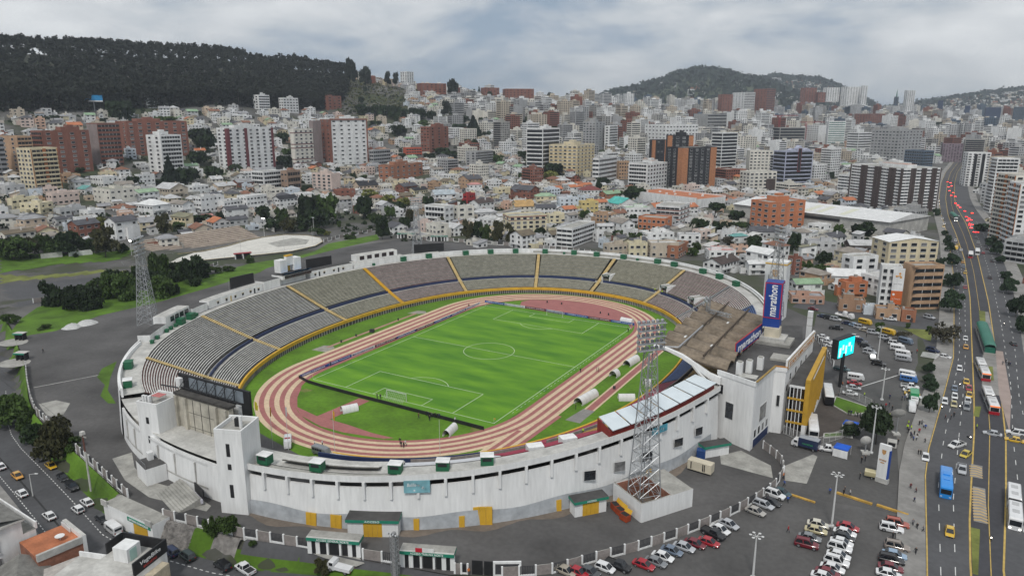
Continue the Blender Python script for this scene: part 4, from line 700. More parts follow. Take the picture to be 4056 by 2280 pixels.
for a,b in zip(bd,bd[1:]): bay(a,b,False,False)
DADO=mat('faded_bluegrey_paint',(.42,.44,.46),.9,.25,.3,fine=1)
mb=MB(); D=arc(273,344,70); mb.strip([outp(d,-.1,.93) for d in D],[outp(d,3.1+.35*math.sin(d*.5),.66) for d in D],DADO); part('painted_dado',mb,st)
mb=MB(); D=arc(246.5,272,20); mb.strip([outp(d,-4.5,.7) for d in D],[outp(d,8.6,.2) for d in D],WHITEST); mb.strip([outp(d,8.6,.2) for d in D],[outp(d,8.6,-.3) for d in D],WHITEST); mb.strip([outp(d,8.6,-.3) for d in D],[outp(d,6,-.3) for d in D],WHITEST); mb.strip([outp(d,6,-.3) for d in D],[bowl(d,.62,6) for d in D],CONC); part('wall_panel',mb,st,'curved white wall between the two square towers')
for i in range(1,7):
 d=246.5+25.5*i/7; p=outp(d,0,.5); q=outp(d,0,1); u=Vector((q[0]-p[0],q[1]-p[1])).normalized(); mb=MB(); mb.obox(p,(u.x,u.y),.14,.12,2.6,7.6,CONCL); part('column',mb,st)
mb=MB(); D=arc(249,270,16); mb.strip([outp(d,7.6,.32) for d in D],[outp(d,8.2,.42) for d in D],WHITE); mb.strip([outp(d,2.2,.62) for d in D],[outp(d,2.6,.62) for d in D],CONCL); part('ledge',mb,st)
# doors in the outer wall
def door(u,wd,h,lab,d,m=None):
 p=outp(d,0,.84); q=outp(d,0,1.84); n=Vector((q[0]-p[0],q[1]-p[1])).normalized(); a=math.atan2(n.y,n.x)+math.pi/2
 o=thing_part('door',st); o.location=(p[0],p[1],-.05); o.rotation_euler=(R(-3),0,a)
 mb=MB(); k=max(1,round(wd/1.2))
 for i in range(k): mb.box(-wd/2+wd*i/k+.02,-wd/2+wd*(i+1)/k-.02,-.20,.12,0,h,m or YEL)
 o2=obj('door',mb.mesh('door'),st,o.location,tuple(o.rotation_euler),lab); bpy.data.objects.remove(o)
# ---------------------------------------------------------------- main stand building, roof canopy
TP=[(88.6,-30.2),(98.8,-34.7),(100.8,-20.4),(103.6,-20),(105.9,12),(102.8,12.6),(100.6,27),(90.4,23)]
mb=MB(); mb.prism(TP,0,17.3,WHITEST,ASPH); part('main_stand_wall',mb,st)
def parapet(P,z0,z1,th,m,par,name='parapet',closed=True):
 mb=MB(); n=len(P)
 for i in range(n if closed else n-1):
  a,b=P[i],P[(i+1)%n]; d=Vector((b[0]-a[0],b[1]-a[1])); L=d.length; d.normalize(); mb.obox(((a[0]+b[0])/2,(a[1]+b[1])/2),(d.x,d.y),L/2+th/2-.01*i,th/2,z0,z1+.004*i,m)
 return part(name,mb,par)
parapet(TP[:4],17.31,18.5,.35,WHITEST,st,closed=False)
parapet([(101.0,-20.3),(103.7,-19.9)],18.51,18.75,.5,TXTG,st,'cornice',False); parapet([(99.2,-34.4),(100.9,-20.6)],18.52,18.76,.5,mat('ochre_trim',(.30,.20,.06),.8,.3),st,'cornice',False)
mb=MB(); mb.obox((104.75,-4),(.0717,.9974),16,.25,17.31,20.6,WHITE); part('sign_wall',mb,st)
sg=thing('lettered_sign','long low white sign with ochre lettering on the roof edge of the main stand','sign',(105.05,-4,19),math.atan2(32,2.3))
mb=MB(); mb.box(-15.6,15.6,-.06,.0,-1.2,1.2,mat('ochre_frame',(.42,.22,.03),.7,.2)); mb.box(-15.2,15.2,-.09,-.061,-.95,.95,WHITE); part('panel',mb,sg)
textfit('lettering','ESTADIO OLIMPICO ATAHUALPA',28.5,1.3,TXTG,sg,(0,-.1,0),(R(90),0,0),.02)
def wallwin(parent,c,u,w,h,z,name='window',m=None,fr=FRAME,lab=None):
 """window on a vertical wall: centre (x,y), outward normal u"""
 mb=MB(); mb.box(-w/2-.1,w/2+.1,-.05,.08,-h/2-.1,h/2+.1,fr); mb.box(-w/2,w/2,-.06,.11,-h/2,h/2,m or GLASS)
 a=math.atan2(u[1],u[0])-math.pi/2
 return obj(name,mb.mesh(name),parent,(c[0],c[1],z),a,lab)
def onface(a,b,t): return (a[0]+(b[0]-a[0])*t,a[1]+(b[1]-a[1])*t)
def nrm(a,b): d=Vector((b[0]-a[0],b[1]-a[1])).normalized(); return (d.y,-d.x)
f0,f1,f2,f3=TP[0],TP[1],TP[2],TP[3]
wallwin(st,onface(f0,f1,.38),nrm(f0,f1),2.3,4.3,8.6,m=GLASS); wallwin(st,onface(f0,f1,.10),nrm(f0,f1),1.5,2.4,13.6,'door',DARK)
wallwin(st,onface(f1,f2,.52),nrm(f1,f2),4.6,4.2,8.2,m=GLASSB)
for t in (.18,.38,.58,.78): wallwin(st,onface(f1,f2,t),nrm(f1,f2),1.2,1.9,3.9)
wallwin(st,onface(f1,f2,.5),nrm(f1,f2),11,2.2,1.3,'door',NAVY)
wallwin(st,(102.3,-20.25),(.15,-1),.7,3,9.2,m=DARK)
for i in range(8): wallwin(st,(103.72+i*.21,-17.5+i*3),(1,-.07),1.3,1.6,14.6 if i%2 else 12.2,m=GLASS)
for x,y in ((93.3,-27.5),(95.2,-25),(97.2,-21)): mb=MB(); mb.box(x-.75,x+.75,y-.75,y+.75,17.3,20.6,WHITE); mb.box(x-.55,x+.55,y-.55,y+.55,20.6,20.9,CONC); part('chimney',mb,st)
mb=MB(); mb.box(93.5,98,-29.5,-26.5,17.3,17.42,CONCL); mb.box(98,102.5,-12,-7,17.3,17.9,CONC); part('roof_patch',mb,st)
mb=MB(); mb.box(91,101,1,9.5,17.31,18.2,CONC); mb.box(92.2,99.2,2.2,8.6,18.2,19.2,CONCL); mb.box(93.2,97.4,3.4,7,19.2,21.9,mat('cream_plinth',(.58,.52,.40),.85,.25)); part('sign_plinth',mb,st)
# ochre fin entrance block
mb=MB(); mb.box(104.7,108.5,-19.5,12.5,13.3,14,WHITE,ASPH); mb.box(105.6,107.6,-19.2,12.2,0,13.29,mat('dark_lobby_glass',(.05,.04,.037),.2,.4,.6)); part('entrance_block',mb,st)
FIN=mat('ochre_fin',(.50,.29,.03),.6,.15,.4)
for i in range(22):
 y=-19+31*i/21; zb=1.6+abs((i%7)-3)*.55; mb=MB(); mb.box(108.5,109.7,y-.16,y+.16,zb,15.2,FIN); mb.box(108.5,109.5,y-.15,y+.15,0,zb-.01,WHITE); part('fin',mb,st)
for z in (3.4,6.7,10): mb=MB(); mb.box(104.5,108.6,-19.7,-19.35,z,z+.5,FIN); part('beam',mb,st)
for x in (104.9,105.8,106.7,107.6): mb=MB(); mb.box(x,x+.18,-19.6,-19.4,.0,13.25,WHITE); part('mullion',mb,st)
mb=MB(); mb.box(108.55,109.75,-19.3,12.4,15.21,15.9,FIN); part('fin_cap',mb,st)
wr=text('lettering','CONCENTRACION DEPORTIVA DE PICHINCHA',1.0,WHITE,st,(109.8,-3.5,14.6),(R(90),0,R(90)))
# cantilever canopy: barrel bays between cross ribs
CAN=mat('canopy_corrugated_brown',(.20,.16,.118),.9,.5,.22,fine=1.1,fa=.25); RIBM=mat('canopy_rib_brown',(.075,.055,.038),.85,.35,.8); FIL=mat('skylight_white',(.66,.66,.64),.5,.15)
XT,XB,ZTp,ZB=71.2,90.6,21.9,18.3
def cz(x,y): t=(x-XT)/(XB-XT); return ZTp+(ZB-ZTp)*t+1.2*math.sin(math.pi*t)*-.25
NBAY=7; Y0,Y1=-30,26
canp=MB()
for i in range(NBAY):
 ya,yb=Y0+(Y1-Y0)*i/NBAY,Y0+(Y1-Y0)*(i+1)/NBAY; mb=MB(); prev=None
 for j in range(13):
  s=j/12; y=ya+.3+(yb-ya-.6)*s; up=1.55*math.sin(math.pi*s); L=[(XT+(XB-XT)*q/6,y,cz(XT+(XB-XT)*q/6,y)+up*(1 if q else .8)) for q in range(7)]
  if prev: mb.strip(prev,L,CAN); mb.strip([(x,y2,z-.25) for x,y2,z in L],[(x,y2,z-.25) for x,y2,z in prev],CAN)
  prev=L
 part('roof_vault',mb,st,smooth=True)
 if i in (1,2,4,5):
  for x in ((76.5,),(76,83.5),(),(),(82,),(79,))[i]: mb=MB(); pts=[(x,ya+.3+(yb-ya-.6)*s,cz(x,0)+1.55*math.sin(math.pi*s)+.05) for s in (.35,.45,.55,.65,.75)]; mb.strip([(p[0]+.35,p[1],p[2]) for p in pts],[(p[0]-.35,p[1],p[2]) for p in pts],FIL); part('skylight',mb,st)
for i in range(NBAY+1):
 y=Y0+(Y1-Y0)*i/NBAY; mb=MB()
 for q in range(6):
  xa,xb=XT+(XB-XT)*q/6,XT+(XB-XT)*(q+1)/6; mb.tube((xa,y,cz(xa,y)+.1),(xb,y,cz(xb,y)+.1),.28,RIBM,n=5)
 part('roof_rib',mb,st)
for x in (77.5,84.2):
 mb=MB();
 for i in range(14): ya,yb=Y0+1+(Y1-Y0-2)*i/14,Y0+1+(Y1-Y0-2)*(i+1)/14; mb.tube((x,ya,cz(x,0)+1.95),(x,yb,cz(x,0)+1.95),.26,RIBM if x>80 or i>5 else STEEL,n=5)
 part('tie_beam',mb,st)
mb=MB(); mb.tube((77.5,Y0+1,cz(77.5,0)+1.95),(72.3,Y0+.2,cz(72,0)+.3),.25,STEEL); part('tie_beam',mb,st)
for i,y in enumerate((-30.6,)):
 A=[(71.2,22.6,.45),(75,22.3,.7),(79,21.2,.95),(83,19.3,1.2),(86.5,17.4,1.5),(89.5,16.6,1.9)]
 mb=MB()
 for (xa,za,ha),(xb,zb_,hb) in zip(A,A[1:]):
  for yy,s in((y-.55,1),(y+.55,-1)):
   q=[(xa,yy,za-ha),(xb,yy,zb_-hb),(xb,yy,zb_),(xa,yy,za)]; mb.face(q if s>0 else q[::-1],WHITEST)
  mb.face([(xa,y-.55,za),(xb,y-.55,zb_),(xb,y+.55,zb_),(xa,y+.55,za)],WHITEST); mb.face([(xa,y+.55,za-ha),(xb,y+.55,zb_-hb),(xb,y-.55,zb_-hb),(xa,y-.55,za-ha)],WHITEST)
 mb.obox((0,0),(1,0),0,0,0,0,WHITEST); mb.tube((82.2,y,18.8),(87.8,y,12.6),.62,WHITEST,n=6); part('arch_frame',mb,st,'white curved concrete frame carrying the near edge of the brown roof')
for i in range(1,NBAY+1):
 y=Y0+(Y1-Y0)*i/NBAY; mb=MB(); mb.tube((84,y,cz(84,0)-.3),(89.4,y,12.4),.4,WHITEST,n=5); part('strut',mb,st)
# steel lattice boom with floodlights over the canopy
mb=MB()
def truss(mb,a,b,w,n,m,r=.06):
 a=Vector(a);b=Vector(b); u=(b-a).normalized(); s=u.cross(Vector((0,0,1)));s=(Vector((1,0,0)) if s.length<.1 else s.normalized())*w; v=u.cross(s).normalized()*w; cs=[s+v,s-v,-s-v,-s+v]
 for c in cs: mb.tube(a+c,b+c,r*1.4,m,n=4,cap=False)
 for i in range(n):
  p=a+(b-a)*i/n;q=a+(b-a)*(i+1)/n
  for k in range(4): mb.tube(p+cs[k],q+cs[(k+1)%4],r,m,n=3,cap=False); mb.tube(p+cs[k],p+cs[(k+1)%4],r,m,n=3,cap=False)
LAMPM=mat('floodlight_housing',(.42,.43,.45),.35,.2,.8,metal=.4); LENS=mat('floodlight_lens',(.60,.62,.65),.15,.2,.9)
def lampmesh():
 mb=MB(); mb.lathe([(.12,-.35),(.30,-.2),(.42,.18)],LAMPM,8); mb.lathe([(.43,.181),(.40,.2)],LENS,8); return mb.mesh('floodlight',True)
LAMPME=lampmesh()
fl=thing('floodlight_boom','silver lattice boom carrying floodlights over the front of the brown canopy','floodlight',(74.2,12,0))
mb=MB(); truss(mb,(0,0,22.3),(8,-4,22.6),.5,8,STEEL); truss(mb,(0,0,22.3),(0,0,27),.5,4,STEEL); part('lattice',mb,fl)
for i in range(14): obj('floodlight',LAMPME,fl,(-.9+(i%2)*.9,-2.2+(i//2)*.75,25.2+(i%3)*.6),(R(115),0,R(90)))
# ---------------------------------------------------------------- blue lettered signs
sg=thing('sign_tower','tall blue sign tower with white vertical lettering and red border above the main stand','sign',(94.6,6.8,21.9),R(2))
mb=MB(); mb.box(-2.35,2.35,-2.3,2.3,0,13.4,BLUE); part('body',mb,sg)
for a,nm in ((0,'front'),(90,'side'),(-90,'back')):
 p=obj('panel',(lambda q:q.mesh('panel'))(MB().box(-2.4,2.4,-2.42,-2.31,2.7,13.3,REDB).box(-2.15,2.15,-2.45,-2.43,2.95,13.05,BLUE)),sg,(0,0,0),R(a))
 textfit('lettering','marathon',9.4,2.3,TXTW,p,(0,-2.5,8.0),(R(90),R(-90),0),.05,.12)
sg=thing('rooftop_sign','long blue rooftop sign with white lettering and red border leaning along the canopy edge','sign',(90.9,-5.6,18.0),math.atan2(23.9,2.3))
mb=MB(); mb.box(-12,12,-.12,.06,.3,4.3,REDB); mb.box(-11.7,11.7,-.16,-.121,.6,4.0,BLUE); part('panel',mb,sg)
textfit('lettering','marathon',20.5,2.3,TXTW,sg,(0,-.2,2.3),(R(90),0,0),.05,.15)
for x in (-10,-5,0,5,10): mb=MB(); mb.tube((x,.1,-1.2),(x,.1,1.2),.09,STEEL,n=4); part('post',mb,sg)
# crest tower at the far right, white masts
ct=thing('crest_tower','white square tower with ochre shield crest behind the tall blue sign','tower',(80.2,97,0),R(-4))
mb=MB(); mb.box(-4.2,4.2,-3.2,3.2,0,24.2,WHITE); mb.box(-4.35,4.35,-3.35,3.35,23.0,23.5,YEL); part('wall',mb,ct)
CREST=mat('crest_ochre',(.50,.27,.10),.7,.25,.8)
mb=MB(); P=[(-1.3,20.8),(1.3,20.8),(1.2,19.2),(.7,18.2),(0,17.6),(-.7,18.2),(-1.2,19.2)]; mb.face([(x,-3.30,z) for x,z in P],CREST); mb.face([(x*.7,-3.33,19.3+(z-19.3)*.7) for x,z in P],mat('crest_pale',(.6,.42,.25),.7,.3,.9)); part('crest',mb,ct)
for x in (-2.6,-1.3,1.3,2.6): mb=MB(); mb.box(x-.1,x+.1,-3.28,-3.2,14.2,18.6,DARK); part('slot',mb,ct)
mb=MB(); mb.box(-3.8,3.8,-3.3,-3.2,12.6,12.9,CONC); mb.box(-2.2,-1.2,-3.3,-3.2,10.6,11.8,DARK); mb.box(1.2,2.2,-3.3,-3.2,10.6,11.8,DARK); part('trim',mb,ct)
# ---------------------------------------------------------------- scoreboard group
for c,h,rt,l in (((-23.6,-112.2),17.0,R(9),'square white stair tower left of the scoreboard'),((9.0,-116.3),19.3,R(20),'square white stair tower right of the scoreboard')):
 t=thing('stair_tower',l,'tower',(c[0],c[1],0),rt); hw=3.1
 mb=MB(); mb.box(-hw,hw,-hw-.4,hw+.6,-4,h-.9,WHITEST,CONC); part('wall',mb,t)
 mb=MB()
 for a in ((-hw,hw,-hw-.4,-hw-.1),(-hw,hw,hw+.3,hw+.6),(-hw,-hw+.3,-hw-.1,hw+.3),(hw-.3,hw,-hw-.1,hw+.3)): mb.box(*a,h-.89,h,WHITEST)
 part('parapet',mb,t)
 mb=MB(); mb.box(-hw-.5,hw+.02,hw+.1,hw+.62,h-1.6,h+.1,WHITE); part('beam',mb,t)
 for x,z,hh in ((-.2,h-4.6,2.9),(-.2,h-8.4,1.3),(-.2,h-14,3.0)) if c[0]>0 else ((-.2,h-4.5,1.6),(-.2,h-9.4,1.8)): mb=MB(); mb.box(x-.42,x+.42,-hw-.46,-hw-.38,z-hh/2,z+hh/2,DARK); part('window',mb,t)
 mb=MB(); mb.box(-hw-.06,-hw+.02,-.4,.4,h-13,h-10.6,DARK); part('window',mb,t)
 if c[0]<0:
  mb=MB();
  for x in(-2.2,-1.4,-.4): mb.box(x-.3,x+.3,-2.4,-1.8,h-.6,h+1.1,WHITE)
  mb.box(-.5,2.2,-1.5,.6,h+.9,h+1.0,mat('faded_red_panel',(.5,.16,.15),.6,.3)); mb.tube((-.4,-1.4,h-.9),(-.4,-1.4,h+.9),.06,STEEL); mb.tube((2,.5,h-.9),(2,.5,h+.9),.06,STEEL); part('roof_equipment',mb,t)
 else:
  mb=MB(); mb.box(-.5,.5,.2,1.2,h-.9,h+.9,DARK); mb.tube((1.4,-.5,h-.9),(1.4,-.5,h+1.9),.35,WHITE,n=8); part('roof_equipment',mb,t)
sb=thing('scoreboard','large black scoreboard seen from behind on a stained concrete frame between two towers','scoreboard',(-12,-108.7,0))
mb=MB(); mb.box(-9.3,9.9,-.6,.6,6,17.4,mat('stained_cream_concrete',(.47,.44,.37),.9,.4,.3,fine=.8)); mb.box(-9.5,10.1,-.9,1.2,17.4,18.0,mat('sooty_slab',(.06,.055,.05),.95,.6,.6)); part('wall',mb,sb)
for x in (-8.6,-5.2,5.6,9.0): mb=MB(); mb.box(x-.45,x+.45,-1.3,-.61,6,17.2,MATS['stained_cream_concrete']); part('buttress',mb,sb)
for x in (-2.9,-.1,2.8): mb=MB(); mb.box(x-.06,x+.06,-.66,-.6,6.2,17,DARK); part('joint',mb,sb)
for z in (10,13.6): mb=MB(); mb.box(-4.7,5.1,-.64,-.6,z,z+.08,DARK); part('joint',mb,sb)
BP=[(-13.9,4.2),(11.6,4.2)]
mb=MB(); mb.box(-13.9,11.6,3.9,4.5,13.2,20.4,DARK); part('screen',mb,sb)
for i in range(6): x=-9.8+3.3*i; mb=MB(); mb.box(x,x+2.9,3.82,3.89,17.2,20,mat('screen_back_bluegrey',(.20,.23,.26),.6,.3,.5)); part('screen_panel',mb,sb)
mb=MB()
for i in range(6):
 x=-9.9+3.4*i
 for s in(-.4,.4): mb.tube((x+s,3.7,20.2),(x+s*1.6,1.4,17.9),.07,DARK,n=4)
 for z in (18.4,19,19.6): mb.tube((x-.5,2.0+(z-18.2)*.75,z),(x+.5,2.0+(z-18.2)*.75,z),.05,DARK,n=4)
mb.tube((-11,2.2,17.9),(11,2.2,17.9),.16,DARK); mb.tube((-17,1.2,17.6),(-9.4,.4,18.6),.18,DARK); part('lattice',mb,sb)
for x,y,z in ((-12.6,3.2,18.4),(8.2,3.2,15.4)): mb=MB(); mb.box(x-.8,x+.8,y-.5,y+.5,z-1.2,z+1.2,WHITE); part('equipment_box',mb,sb)
mb=MB(); mb.box(-8,-5.6,-1.0,.0,3.2,6,DARK); mb.box(-3.8,-.6,-1.6,-1.3,6,7.4,DARK); part('dark_opening',mb,sb)
hx=thing('equipment_hut','small white block with air unit and railing on its dark roof below the left tower','hut',(-19.3,-118.6,0),R(-16))
mb=MB(); mb.box(-3.2,3.2,-2.3,2.3,-.5,4.1,WHITEST,ASPH); part('wall',mb,hx); mb=MB(); mb.box(-2.2,-.9,-.2,1.0,4.1,6.0,WHITE); part('air_unit',mb,hx)
mb=MB()
for i in range(7): mb.tube((-2.8+i*.93,-2.1,4.1),(-2.8+i*.93,-2.1,5.2),.035,STEEL,n=4)
mb.tube((-2.8,-2.1,5.2),(2.8,-2.1,5.2),.035,STEEL,n=4); part('railing',mb,hx); mb=MB(); mb.box(-3.28,-3.19,-1.4,-.5,0,2.4,YELP); part('door',mb,hx)
bl=thing('ruined_terrace','weathered concrete steps outside the wall between the towers','steps',(-5.5,-121.8,0),R(-17))
for i in range(9): mb=MB(); mb.box(-6,6,-2.8+i*.62,-2.2+i*.62,-1,.15+i*.2,CONC); part('step',mb,bl)
mb=MB(); mb.box(1.5,6.5,3.1,3.4,1.5,3.6,DARK); part('dark_panel',mb,bl); mb=MB(); mb.box(1,6.5,2.6,3.0,.6,1.5,mat('lilac_white_panel',(.55,.54,.60),.7,.1)); part('pale_panel',mb,bl)
# ---------------------------------------------------------------- buildings along the east rim
def rimblock(d0,d1,k0,k1,z0,z1,name='rim_building',m=WHITE,roof=ASPH,seg=8):
 D=arc(d0,d1,seg); mb=MB()
 def q(d,k,z): p=bowl(d,1.0,z); c=outp(d,z); L=math.hypot(c[0]-p[0],c[1]-p[1]); return (p[0]+(c[0]-p[0])*k/max(L,.1),p[1]+(c[1]-p[1])*k/max(L,.1),z)
 A=lambda k,z:[q(d,k,z) for d in D]
 mb.strip(A(k0,z1),A(k0,z0),m); mb.strip(A(k1,z1),A(k0,z1),roof); mb.strip(A(k1,z0),A(k1,z1),m)
 for i in(0,-1): mb.face([A(k0,z0)[i],A(k1,z0)[i],A(k1,z1)[i],A(k0,z1)[i]],m)
 o=part(name,mb,st); return lambda d,k,z:q(d,k,z)
rimblock(214,221,2.6,6.5,12.6,15.0); rimblock(205.5,213.5,3.2,7.5,12.8,17.0,roof=CONCL); rimblock(200.5,205,2.6,7,13,15.6,roof=ASPH); rimblock(185.5,200,2.6,6.6,13,15.9,roof=CONCL)
rimblock(181.6,185.4,2.2,7,13,16.6); rimblock(175.4,181.4,1.2,7.5,15.6,17.2,'press_box'); rimblock(176,181,3.5,7.5,13,15.59); rimblock(164.5,175.2,2.6,6.8,13,15.9); rimblock(150.5,164,2.6,6.4,13,15.8,roof=CONCL); rimblock(152,163,3.6,8,15.81,18.6,roof=CONCL); rimblock(140,150.3,3,6.2,13,15.2,roof=CONCL)
rimblock(24,139.8,4.6,5.2,13,14.9,'rim_parapet',WHITE,WHITEST,60)
rimblock(222,246,4.8,5.3,11,13.6,'rim_parapet',WHITEST,WHITEST,14)
def rimspot(d,k,z=None):
 p=bowl(d,1.0); c=outp(d,p[2]); L=math.hypot(c[0]-p[0],c[1]-p[1]); v=((c[0]-p[0])/L,(c[1]-p[1])/L)
 return (p[0]+v[0]*k,p[1]+v[1]*k,p[2] if z is None else z),math.atan2(v[1],v[0])+math.pi/2
for d in [186.6,188.6,190.6,192.6,195,197.4,167,169.4,171.8,174]:
 P,a=rimspot(d,2.55,14.2); mb=MB(); mb.box(-.5,.5,.0,.06,-.55,.35,DARK); mb.box(-.75,.75,.0,.6,.36,.5,YELP); obj('window',mb.mesh('window'),st,P,a+math.pi)
for d in [187.6,193.8,168.2,173]: P,a=rimspot(d,2.55,14); mb=MB(); mb.box(-.4,.4,0,.06,-1,1,DARK if d<190 else YELP); obj('door',mb.mesh('door'),st,P,a+math.pi)
for d in [206.4,208,209.6,211.2,153.6,155.6,157.6,159.6,161.6]: P,a=rimspot(d,3.15 if d>200 else 3.55,15.4 if d>200 else 17.2); mb=MB(); mb.box(-1.25,1.25,0,.07,-.9,.9,GLASS); obj('window',mb.mesh('window'),st,P,a+math.pi)
P,a=rimspot(178.4,2.4); aw=thing('awning','bright blue sloping awning over the press box at the middle of the open side','awning',P,a+math.pi,None); aw.location.z=16.2
mb=MB(); mb.face([(-7.5,2.6,.1),(7.5,2.6,.1),(7.5,-1.6,1.9),(-7.5,-1.6,1.9)],mat('awning_blue',(.04,.22,.52),.6,.12)); mb.face([(-7.5,-1.6,1.8),(7.5,-1.6,1.8),(7.5,2.6,0),(-7.5,2.6,0)],MATS['awning_blue']); part('cloth',mb,aw)
mb=MB(); mb.box(-7.4,7.4,-1.4,1.5,-.5,.9,GLASS); part('press_window',mb,aw)
sg=thing('press_box_sign','white fascia sign with red lettering below the blue awning','sign',(P[0],P[1],15.4),a+math.pi); mb=MB(); mb.box(-8,8,2.1,2.3,-.55,.55,WHITE); part('panel',mb,sg); textfit('lettering','CONCENTRACION DEPORTIVA DE PICHINCHA',15,.6,mat('lettering_red',(.45,.05,.04),.6,.1),sg,(0,2.34,0),(R(90),0,R(180)))
for i in (-7,-2.5,2,7): mb=MB(); mb.tube((i,2.0,-2.4),(i,2.0,-.55),.12,FRAME,n=5); part('post',mb,sg)
P,a=rimspot(178.6,6.0); ck=thing('crest_cubes','two white cubes flanking an ochre and orange crest on the press box roof','sign',(P[0],P[1],17.2),a+math.pi)
for x in(-4.2,3.4): mb=MB(); mb.box(x-1.9,x+1.9,-1.8,1.8,.5,5.8,WHITE); part('cube',mb,ck)
mb=MB(); mb.box(-1.9,1.5,-1.2,.4,3,7.2,WHITE); mb.box(-1.95,1.55,-1.25,.45,6.8,7.3,YEL); part('pylon',mb,ck)
mb=MB(); mb.face([(x,.5,z) for x,z in ((1.3,6.2),(-1.7,6.2),(-1.6,4.0),(-.2,2.6),(1.2,4.0))],CREST); mb.box(-1.5,-.4,.45,.52,.3,2.5,YEL); mb.box(0,1.1,.45,.52,.3,2.5,YEL); part('crest',mb,ck)
for d0,d1,k,z0,z1,l in ((197.8,203.6,6.4,15.6,19.4,'near'),(185.8,191.4,6.4,16.2,20.2,'second'),(168.5,174.5,6.4,16.2,20.2,'third'),(138.2,146.5,6.2,15.2,19.2,'far')):
 if l=='near': continue
 D=arc(d0,d1,4); t=thing('rim_screen','black screen back standing on the rim buildings, %s of three going away'%dict(second='nearest',third='middle',far='farthest')[l],'screen',(0,0,0)); mb=MB()
 A=[rimspot(d,k,z0)[0] for d in D]; B=[(x,y,z1+.1*i) for i,(x,y,z) in enumerate(A)]; C=[rimspot(d,k+.5,z0)[0] for d in D]; E=[(x,y,z1+.1*i) for i,(x,y,z) in enumerate(C)]
 mb.strip(B,A,DARK); mb.strip(E,B,DARK); mb.strip(C,E,DARK)
 for i in(0,-1): mb.face([A[i],C[i],E[i],B[i]],DARK)
 part('panel',mb,t); mb=MB()
 for d in D: p=rimspot(d,k+1.2,z0-1)[0]; mb.tube(p,(p[0],p[1],z1-.5),.08,STEEL,n=4)
 part('post',mb,t)
# vomitories of the far stand
for d,l in ((88.6,'first'),(65.4,'second'),(49.6,'third')):
 p=bowl(d,FW+.16); p=(p[0],p[1],zrow(d,FW)); q=bowl(d,0); a=math.atan2(q[1]-p[1],q[0]-p[0])-math.pi/2; t=thing_part('stair_exit',st); t.location=p; t.rotation_euler=(0,0,a+math.pi); t['label']='%s white walled stair exit of the far terrace'%l
 mb=MB(); mb.box(-2.2,-1.7,-3.2,3,0,3.1,WHITE); mb.box(1.7,2.2,-3.2,3,0,3.1,WHITE); mb.box(-1.69,1.69,-2.6,3,2.5,3.0,CONC); part('wall',mb,t); mb=MB(); mb.box(-1.68,1.68,1.6,2.0,0,2.45,DARK); part('opening',mb,t); mb=MB(); mb.box(-1.9,1.9,-3.3,-3.21,2.35,3.3,mat('exit_green_black',(.02,.06,.045),.5,.2)); part('panel',mb,t); textfit('lettering','SALIDA',2.4,.5,TXTW,t,(0,-3.33,2.85),(R(90),0,0))
# green kiosks on the rim walkway
def kiosk(d,k,big,white,lab):
 P,a=rimspot(d,k); t=thing('kiosk',lab,'kiosk',P,a,'green kiosks on the stadium rim'); w,h=(1.35,2.0) if big else (.6,.95)
 mb=MB(); mb.box(-w,w,-w*.75,w*.75,0,h,GREEN); part('body',mb,t)
 mb=MB(); mb.box(-w-.1,w+.1,-w*.8-.1,w*.8+.1,h,h+.12,WHITE if white else GREEN); part('roof',mb,t)
 mb=MB(); mb.box(-w*.7,w*.7,-w*.76-.02,-w*.75,h*.5,h*.85,DARK); part('hatch',mb,t)
far=[118.1,109.5,104,101.2,95,88.5,84.5,78.1,72.3,61.2,53.9,45.5]
ordn=['first','second','third','fourth','fifth','sixth','seventh','eighth','ninth','tenth','eleventh','twelfth']
for i,d in enumerate(far): kiosk(d,2.6,d not in(104,84.5),False,'green kiosk on the far rim, %s counting from the far left bend'%ordn[i])
for i,d in enumerate((125.5,132.8,143.5,150.8,159)): kiosk(d,2.2,i<4,False,'green kiosk below the far left rim buildings, %s going towards the camera'%ordn[i])
for i,d in enumerate((206.5,209.9)): kiosk(d,1.6,True,False,'large green kiosk under the left lamp tower, %s one from the scoreboard'%('second' if i==0 else 'first'))
for i,d in enumerate((204.6,211.6,213.4,215,219,221.6)): kiosk(d,1.8,False,False,'small green bin kiosk along the left rim wall, %s towards the scoreboard'%ordn[i])
for d,k,l in ((234,3.4,'green kiosk on the bare walkway at the left bend of the rim'),(242.5,3.2,'green kiosk with white lid beside the left stair tower'),(277.6,2.4,'white lidded green kiosk right beside the right stair tower'),(285.2,2.2,'white lidded green kiosk, second from the right stair tower'),(295.6,2.0,'white lidded green kiosk, third from the right stair tower'),(301.7,2.0,'white lidded green kiosk, fourth from the right stair tower'),(307.4,2.0,'white lidded green kiosk, fifth and last of the near rim')): kiosk(d,k,True,d>241,l)
